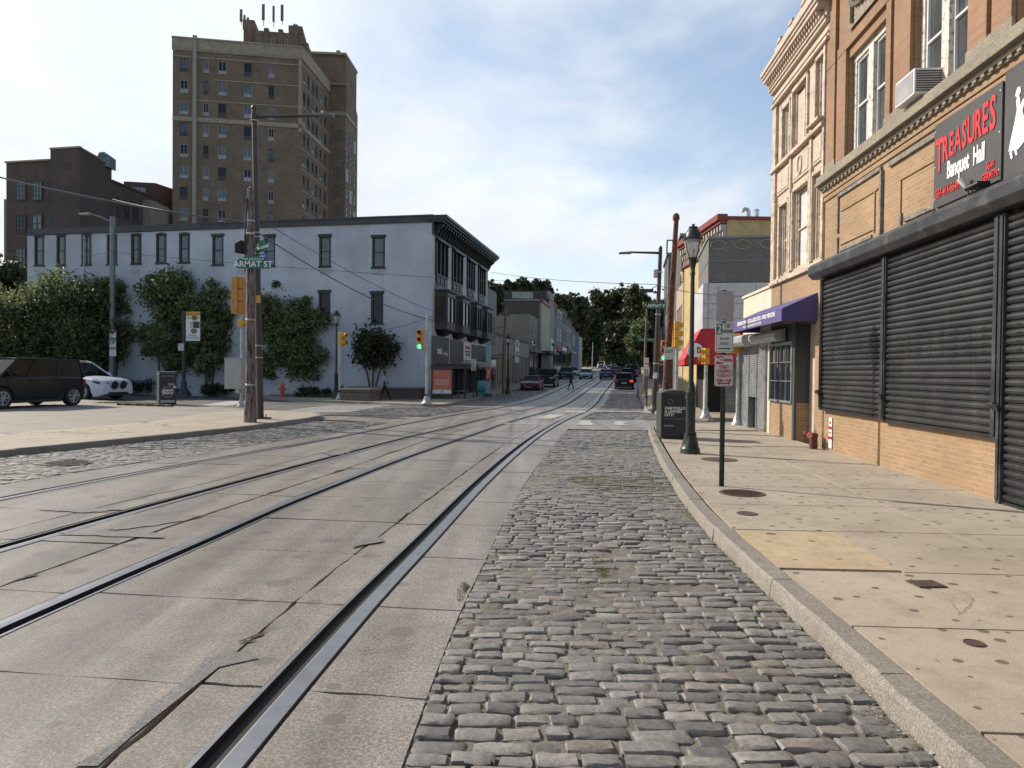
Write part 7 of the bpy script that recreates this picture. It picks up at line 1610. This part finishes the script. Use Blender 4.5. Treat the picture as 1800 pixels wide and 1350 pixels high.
    for sgn in (1,-1):
        mb=MB(); y0,y1=sgn*hw*.52,sgn*hw*.90; z=zf-.10 if front!='kidney' else .74
        mb.prism([(xf-.05,y0,z-.07),(xf-.17,y1,z-.05),(xf-.20,y1,z+.06),(xf-.07,y0,z+.02)],(.045,0,0)); hl=mb.build('headlight',M_trim if front=='kidney' else M_hl,root,bevel=.012)
        if front=='kidney':
            m2=MB(); m2.prism([(xf-.13,y1*1.02,z-.05),(xf-.42,sgn*hw*.985,z+.03),(xf-.42,sgn*hw*.985,z+.10),(xf-.14,y1*1.0,z+.06)],(.02,sgn*.02,0)); m2.build('lamp_housing',M_trim,hl)
            m2=MB(); m2.prism([(xf-.02,y0*1.05,z-.055),(xf-.13,y1*.96,z-.04),(xf-.13,y1*.96,z-.015),(xf-.02,y0*1.05,z-.03)],(.03,0,0)); m2.build('lamp_lens',M_hl,hl)
        mb=MB(); zr2=interp(-.46,belt)-.18; mb.box(-L/2-.005,-L/2+.12,sgn*hw*.60,sgn*hw*.90,zr2-.10,zr2+.10); mb.build('tail_light',M_tll if (lit and sgn<0) else M_tl,root,bevel=.015)
    mb=MB(); mb.box(-L/2-.015,-L/2+.05,-.26,.26,.58,.72); mb.build('licence_plate',M_plate2,root); mb=MB(); mb.box(-L/2-.02,-L/2+.12,-hw*.80,hw*.80,clear+.06,clear+.24); mb.build('rear_bumper',M_trim,root,bevel=.02)
    if bed: mb=MB(); mb.box(bed[0],bed[1],-hw*.82,hw*.82,bed[2]-.02,bed[2]+.055); mb.build('cargo_bed',M_trim,root)
    if rails:
        for sgn in (1,-1): mb=MB(); mb.tube([(x1+.1,sgn*wr_*.9,zr-.03),(x1+.3,sgn*wr_*.9,zr+.03),(x2-.2,sgn*wr_*.9,zr+.03),(x2,sgn*wr_*.9,zr-.03)],.016,5); mb.build('roof_rail',M_chrome,root)
    return root
PB=dict(shift=-.14,belt=[(-.5,.92),(-.46,.99),(-.2,1.02),(.22,1.0),(.27,.98),(.42,.90),(.48,.80),(.5,.62)],tumble=.84,pillars=(.34,.70),cpillar=.45,doors=(-.17,.06,.24),mcol=1)
PS=dict(belt=[(-.5,.85),(-.46,.98),(-.36,1.02),(.0,.95),(.18,.92),(.24,.90),(.42,.78),(.485,.66),(.5,.5)],pillars=(.30,.60),doors=(-.15,.06,.22))
PU=dict(belt=[(-.5,.90),(-.47,1.02),(-.3,1.05),(.16,1.03),(.24,1.0),(.42,.93),(.485,.82),(.5,.62)],tumble=.76,pillars=(.33,.66),cpillar=.3,doors=(-.16,.05,.24))
PT=dict(belt=[(-.5,1.22),(-.1,1.24),(.18,1.24),(.24,1.20),(.46,1.16),(.49,1.1),(.5,.8)],tumble=.78,pillars=(.5,),doors=(-.08,.1,.22))
P_blk=paint('black_green_car_paint',(.010,.015,.019),.22); P_wht=paint('white_car_paint',(.58,.61,.66),.25); P_red=paint('dark_red_car_paint',(.10,.018,.016),.25); P_bk=paint('black_car_paint',(.008,.008,.009),.2); P_nav=paint('navy_car_paint',(.018,.025,.05),.25)
P_sil=paint('silver_car_paint',(.33,.35,.37),.25,.5); P_gry=paint('grey_car_paint',(.06,.065,.075),.25,.3); P_mar=paint('maroon_car_paint',(.16,.02,.025),.25)
def place(L,W,wb,s,px,py,z,hd,sx,sy,shift=0):
    """ground point of wheel (sx: +1 front / -1 rear, sy: +1 left / -1 right side) -> centre and heading"""
    c=G(px,py,z); h=Vector((hd[0],hd[1])).normalized(); l=Vector((-h.y,h.x)); q=Vector((c.x,c.y))-h*(sx*wb/2+shift)*s-l*sy*(W/2-.1)*s
    return (q.x,q.y,z),math.atan2(h.y,h.x)
l,rz=place(4.05,1.76,2.6,1.27,126,713,.13,(-.25,-.968),-1,1,-.14)
car('glossy black boxy hatchback parked at the left edge, side and rear quarter in view','car',4.05,1.76,1.64,P_blk,PB,(-1.92,-1.74,.55,1.22),2.60,.33,l,rz,1.27,7)
l,rz=place(4.75,1.92,2.86,1.32,148,704,0.0,(.97,-.24),1,-1)
car('white luxury suv nosing out behind the black hatchback','suv',4.75,1.92,1.66,P_wht,PU,(-2.15,-1.75,.30,1.22),2.86,.37,l,rz,1.30,9,front='kidney',rails=True)
SD=Vector((.165,1.0)).normalized(); HA=math.atan2(SD.y,SD.x)
def street_car(label,cat,px,py,top,L,W,H,col,prof,gh,wb,wr,away,z=0,**k):
    g=G(px,py,z); Y=g.y; s=(ZY(px,top,Y)-g.z)/H; s=max(.8,min(1.3,s)); c=Vector((g.x,g.y))+SD*(L/2*s); o=car(label,cat,L,W,H,col,prof,gh,wb,wr,(c.x,c.y,z+tz(c.y)),HA if away else HA+math.pi,s,group='cars along the far part of the street',detail=False,**k)
    a=math.atan2(tz(c.y+2)-tz(c.y-2),4); o.rotation_euler=(0,-a if away else a,o.rotation_euler[2]); return o
gs=(-1.75,-1.05,.35,1.15); gu=(-2.1,-1.75,.25,1.1)
street_car('dark red sedan with chrome v grille, first parked car on the left kerb','sedan',930,687,660.5,4.8,1.83,1.45,P_red,PS,gs,2.75,.33,False,front='vgrille')
street_car('black pickup truck parked behind the dark red sedan','pickup truck',957,681,648,5.6,1.98,1.92,P_bk,PT,(-.9,-.7,.75,1.35),3.6,.40,False,front='truck',bed=(-2.7,-.95,1.24),clear=.3)
street_car('navy suv facing the camera with chrome grille, parked beyond the pickup','suv',992,666.5,645.5,4.6,1.84,1.70,P_nav,PU,gu,2.7,.36,False,front='vgrille',rails=True)
street_car('silver car half hidden behind the navy suv','car',1006,661,645,4.6,1.8,1.5,P_sil,PS,gs,2.7,.33,False)
street_car('two-tone grey sedan driving toward the camera on the left track','sedan',1028.5,666,648.5,4.7,1.84,1.45,P_sil,PS,gs,2.75,.33,False)
street_car('dark grey sedan seen from behind on the right track','sedan',1065,667,649,4.8,1.84,1.46,P_gry,PS,gs,2.8,.33,True)
street_car('dark suv parked on the right kerb, nearest of the right row, one tail lamp glinting','suv',1097,685,655,4.6,1.86,1.66,P_bk,PU,gu,2.7,.36,True,lit=True)
street_car('black hatchback parked ahead of the dark suv','car',1104,672,647,4.4,1.8,1.6,P_bk,PU,gu,2.6,.34,True)
street_car('pale silver minivan parked beyond the black hatchback','minivan',1110,664,641,4.9,1.95,1.75,P_sil,PU,gu,2.9,.35,True)
street_car('maroon car in the queue ahead of the dark grey sedan','car',1082,661,644,4.5,1.8,1.5,P_mar,PS,gs,2.7,.33,True)
street_car('white sedan ahead of the maroon car','sedan',1073,656,643,4.7,1.8,1.45,P_wht,PS,gs,2.7,.33,True)
street_car('white van farthest ahead in the right lane','van',1078,651,640,4.9,1.95,1.9,P_wht,PU,gu,2.9,.35,True)
street_car('white pickup truck coming down the hill at the far junction','pickup truck',1056.5,648.5,635.5,5.6,2.0,1.9,P_wht,PT,(-.9,-.7,.75,1.35),3.6,.40,False,front='truck',clear=.3)
street_car('small pale green car beside the far white pickup','car',1066,648,640,4.4,1.8,1.5,paint('pale_green_car_paint',(.25,.30,.25),.3),PS,gs,2.6,.33,False)
# ================================================================== PEOPLE
M_skin=plain('brown_skin',(.10,.055,.035),.55,var=.08); M_skin2=plain('dark_skin',(.06,.035,.024),.55,var=.08); M_hair=plain('black_hair',(.010,.009,.008),.7)
def skinmesh(name,pts,edges,mat,parent,root=0,sub=1):
    me=bpy.data.meshes.new(name); me.from_pydata([p[:3] for p in pts],edges,[]); o=bpy.data.objects.new(name,me); COL.objects.link(o)
    sk=o.modifiers.new('skin','SKIN'); sk.use_smooth_shade=True
    if sub: ss_=o.modifiers.new('sub','SUBSURF'); ss_.levels=sub; ss_.render_levels=sub
    for i,p in enumerate(pts):
        r_=p[3]; me.skin_vertices[0].data[i].radius=(r_,p[4] if len(p)>4 else r_); me.skin_vertices[0].data[i].use_root=(i==root)
    dg=bpy.context.evaluated_depsgraph_get(); dg.update(); m2=bpy.data.meshes.new_from_object(o.evaluated_get(dg)); bpy.data.objects.remove(o)
    m2.materials.clear(); m2.materials.append(mat); m2.name=name; q=bpy.data.objects.new(name,m2); COL.objects.link(q); q.parent=parent; return q
def person(label,loc,rz,h,shirt,trousers,stride=.25,arms=(.2,-.2),skin=M_skin,hat=None,bag=None,sleeve=True,fold=False):
    """faces +y; built 1.75 m tall then scaled"""
    t=thing('person',label,'person',loc,rz); t.scale=(h/1.75,)*3
    def leg(sx,f):
        hip=(sx*.095,0,.92); kn=(sx*.10,f*.5+.03,.50); an=(sx*.10,f-(.02 if f<0 else 0),.09); return hip,kn,an
    def arm(sx,f):
        sh=(sx*.185,0,1.42); el=(sx*.235,-.02+f*.35,1.14); wr_=(sx*.22 if not fold else sx*.05,f*.9+.04 if not fold else .20,.91 if not fold else 1.10); return sh,el,wr_
    P=[(0,0,.95,.13,.10),(0,0,1.15,.13,.095),(0,.0,1.36,.155,.10),(0,0,1.47,.07,.065),(0,.015,1.53,.052,.052),(0,.02,1.60,.075,.09),(0,.02,1.68,.078,.092),(0,.01,1.735,.05,.06)]; E=[(i,i+1) for i in range(7)]
    # face: nose and chin
    P+= [(0,.115,1.625,.014)]; E+=[(5,8)]
    H={}
    for sx,f,key in ((-1,stride,'l'),(1,-stride,'r')):
        hp,kn,an=leg(sx,f); b=len(P); P+=[(*hp,.085),(*kn,.058),(*an,.04),(an[0],an[1]+.16,.035,.038)]; E+=[(0,b),(b,b+1),(b+1,b+2),(b+2,b+3)]
    for sx,f in ((-1,arms[0]),(1,arms[1])):
        sh,el,wv=arm(sx,f); b=len(P); P+=[(*sh,.055),(*el,.040),(*wv,.027),(wv[0],wv[1]+.02,wv[2]-.07,.035,.018)]; E+=[(2,b),(b,b+1),(b+1,b+2),(b+2,b+3)]
        for k in range(4):
            q=len(P); dx=(k-1.5)*.018; ln=[.060,.075,.070,.052][k]; P+=[(wv[0]+dx*.3,wv[1]+.02+dx,wv[2]-.105,.009),(wv[0]+dx*.3+.006,wv[1]+.03+dx,wv[2]-.105-ln,.007)]; E+=[(b+3,q),(q,q+1)]
        q=len(P); P+=[(wv[0]-sx*.02,wv[1]+.06,wv[2]-.09,.010),(wv[0]-sx*.022,wv[1]+.075,wv[2]-.125,.008)]; E+=[(b+3,q),(q,q+1)]
    skinmesh('body',P,E,skin,t)
    P=[(0,0,.90,.150,.115),(0,0,1.15,.148,.11),(0,0,1.36,.172,.115),(0,0,1.455,.085,.08)]; E=[(0,1),(1,2),(2,3)]
    for sx,f in ((-1,arms[0]),(1,arms[1])):
        sh,el,wv=arm(sx,f); b=len(P); P+=[(*sh,.068),(*el,.052)]; E+=[(2,b),(b,b+1)]
        if sleeve: P+=[(wv[0],wv[1],wv[2]+.03,.038)]; E+=[(b+1,b+2)]
    skinmesh('shirt',P,E,shirt,t)
    P=[(0,0,.98,.145,.11),(0,0,.90,.145,.11)]; E=[(0,1)]
    for sx,f in ((-1,stride),(1,-stride)):
        hp,kn,an=leg(sx,f); b=len(P); P+=[(hp[0],hp[1],.84,.098),(*kn,.072),(an[0],an[1],.12,.060)]; E+=[(1,b),(b,b+1),(b+1,b+2)]
    skinmesh('trousers',P,E,trousers,t)
    for sx,f in ((-1,stride),(1,-stride)):
        an=leg(sx,f)[2]; mb=MB(); mb.prism([(an[0]-.045,an[1]-.07,0),(an[0]+.045,an[1]-.07,0),(an[0]+.05,an[1]+.10,0),(an[0]+.03,an[1]+.20,0),(an[0]-.03,an[1]+.20,0),(an[0]-.05,an[1]+.10,0)],(0,0,.075)); mb.build('shoe',M_trim if trousers is not M_trim else M_plate,t,bevel=.02)
    mb=MB(); mb.lathe([(.084,1.66),(.092,1.70),(.085,1.75),(.05,1.785),(.01,1.795)],12,c=(0,.0)); mb.build('hair',hat or M_hair,t,smooth=60)
    if hat: mb=MB(); mb.prism([(-.07,.06,1.69),(.07,.06,1.69),(.05,.17,1.68),(-.05,.17,1.68)],(0,0,.012)); mb.build('cap_peak',hat,t)
    if bag:
        mb=MB(); mb.prism([(-.14,0,0),(.14,0,0),(.12,.0,.30),(-.12,0,.30)],(0,.12,0)); M=Matrix.Translation(bag[:3]); mb.move(M); mb.build('bag',bag[3],t,bevel=.03)
    return t
M_white_sh=plain('white_cloth',(.50,.52,.56),.85); M_blue_sh=plain('pale_blue_cloth',(.26,.32,.45),.85); M_dk=plain('black_cloth',(.012,.012,.015),.9); M_dkb=plain('dark_denim',(.02,.025,.045),.9); M_gy=plain('grey_cloth',(.10,.10,.11),.9); M_bag=plain('tan_bag',(.25,.20,.13),.8)
def pers(label,px,py,top,rz,Yz=.13,**k):
    g=G(px,py,Yz); h=ZY(px,top,g.y)-g.z; return person(label,g,rz,max(1.55,min(2.3,h)),**k)
pers('person in black with a grey backpack walking across the tracks in mid street',1004,684,655,R(75),0,shirt=M_dk,trousers=M_dk,stride=.26,arms=(.1,.05),skin=M_skin2,bag=(0,-.26,1.08,M_gy))
g=G(676,693,.13); person('person in pale blue shirt and black trousers striding by the white wall, arms folded',(A(676,680,41.4).x,41.4,.13),R(-75),1.66,M_blue_sh,M_dk,.33,(.2,.2),M_skin2,None,None,True,True)
pers('person in white shirt carrying a pale bag on the left pavement',864,683,648,R(160),shirt=M_white_sh,trousers=M_dkb,stride=.12,arms=(.05,.1),bag=(.30,.05,.35,M_bag),sleeve=False)
pers('person in dark clothes just behind the one with the pale bag',870,677,650,R(10),shirt=M_dk,trousers=M_dk,stride=.1,skin=M_skin2)
pers('person in white top half hidden behind the far left wooden pole',884,676,651,R(20),shirt=M_white_sh,trousers=M_dk,stride=.1,skin=M_skin2)
pers('person in pale shirt at the shop doors behind the red sedan',928,666,641,R(200),shirt=M_blue_sh,trousers=M_dkb,stride=.05)
pers('person in dark jacket by the dark shop canopy',946,664,642,R(90),shirt=M_gy,trousers=M_dk,stride=.1,skin=M_skin2)
pers('person standing at the kerb beyond the pickup truck',972,660,645,R(180),shirt=M_dk,trousers=M_dk,stride=.05)
#PART6
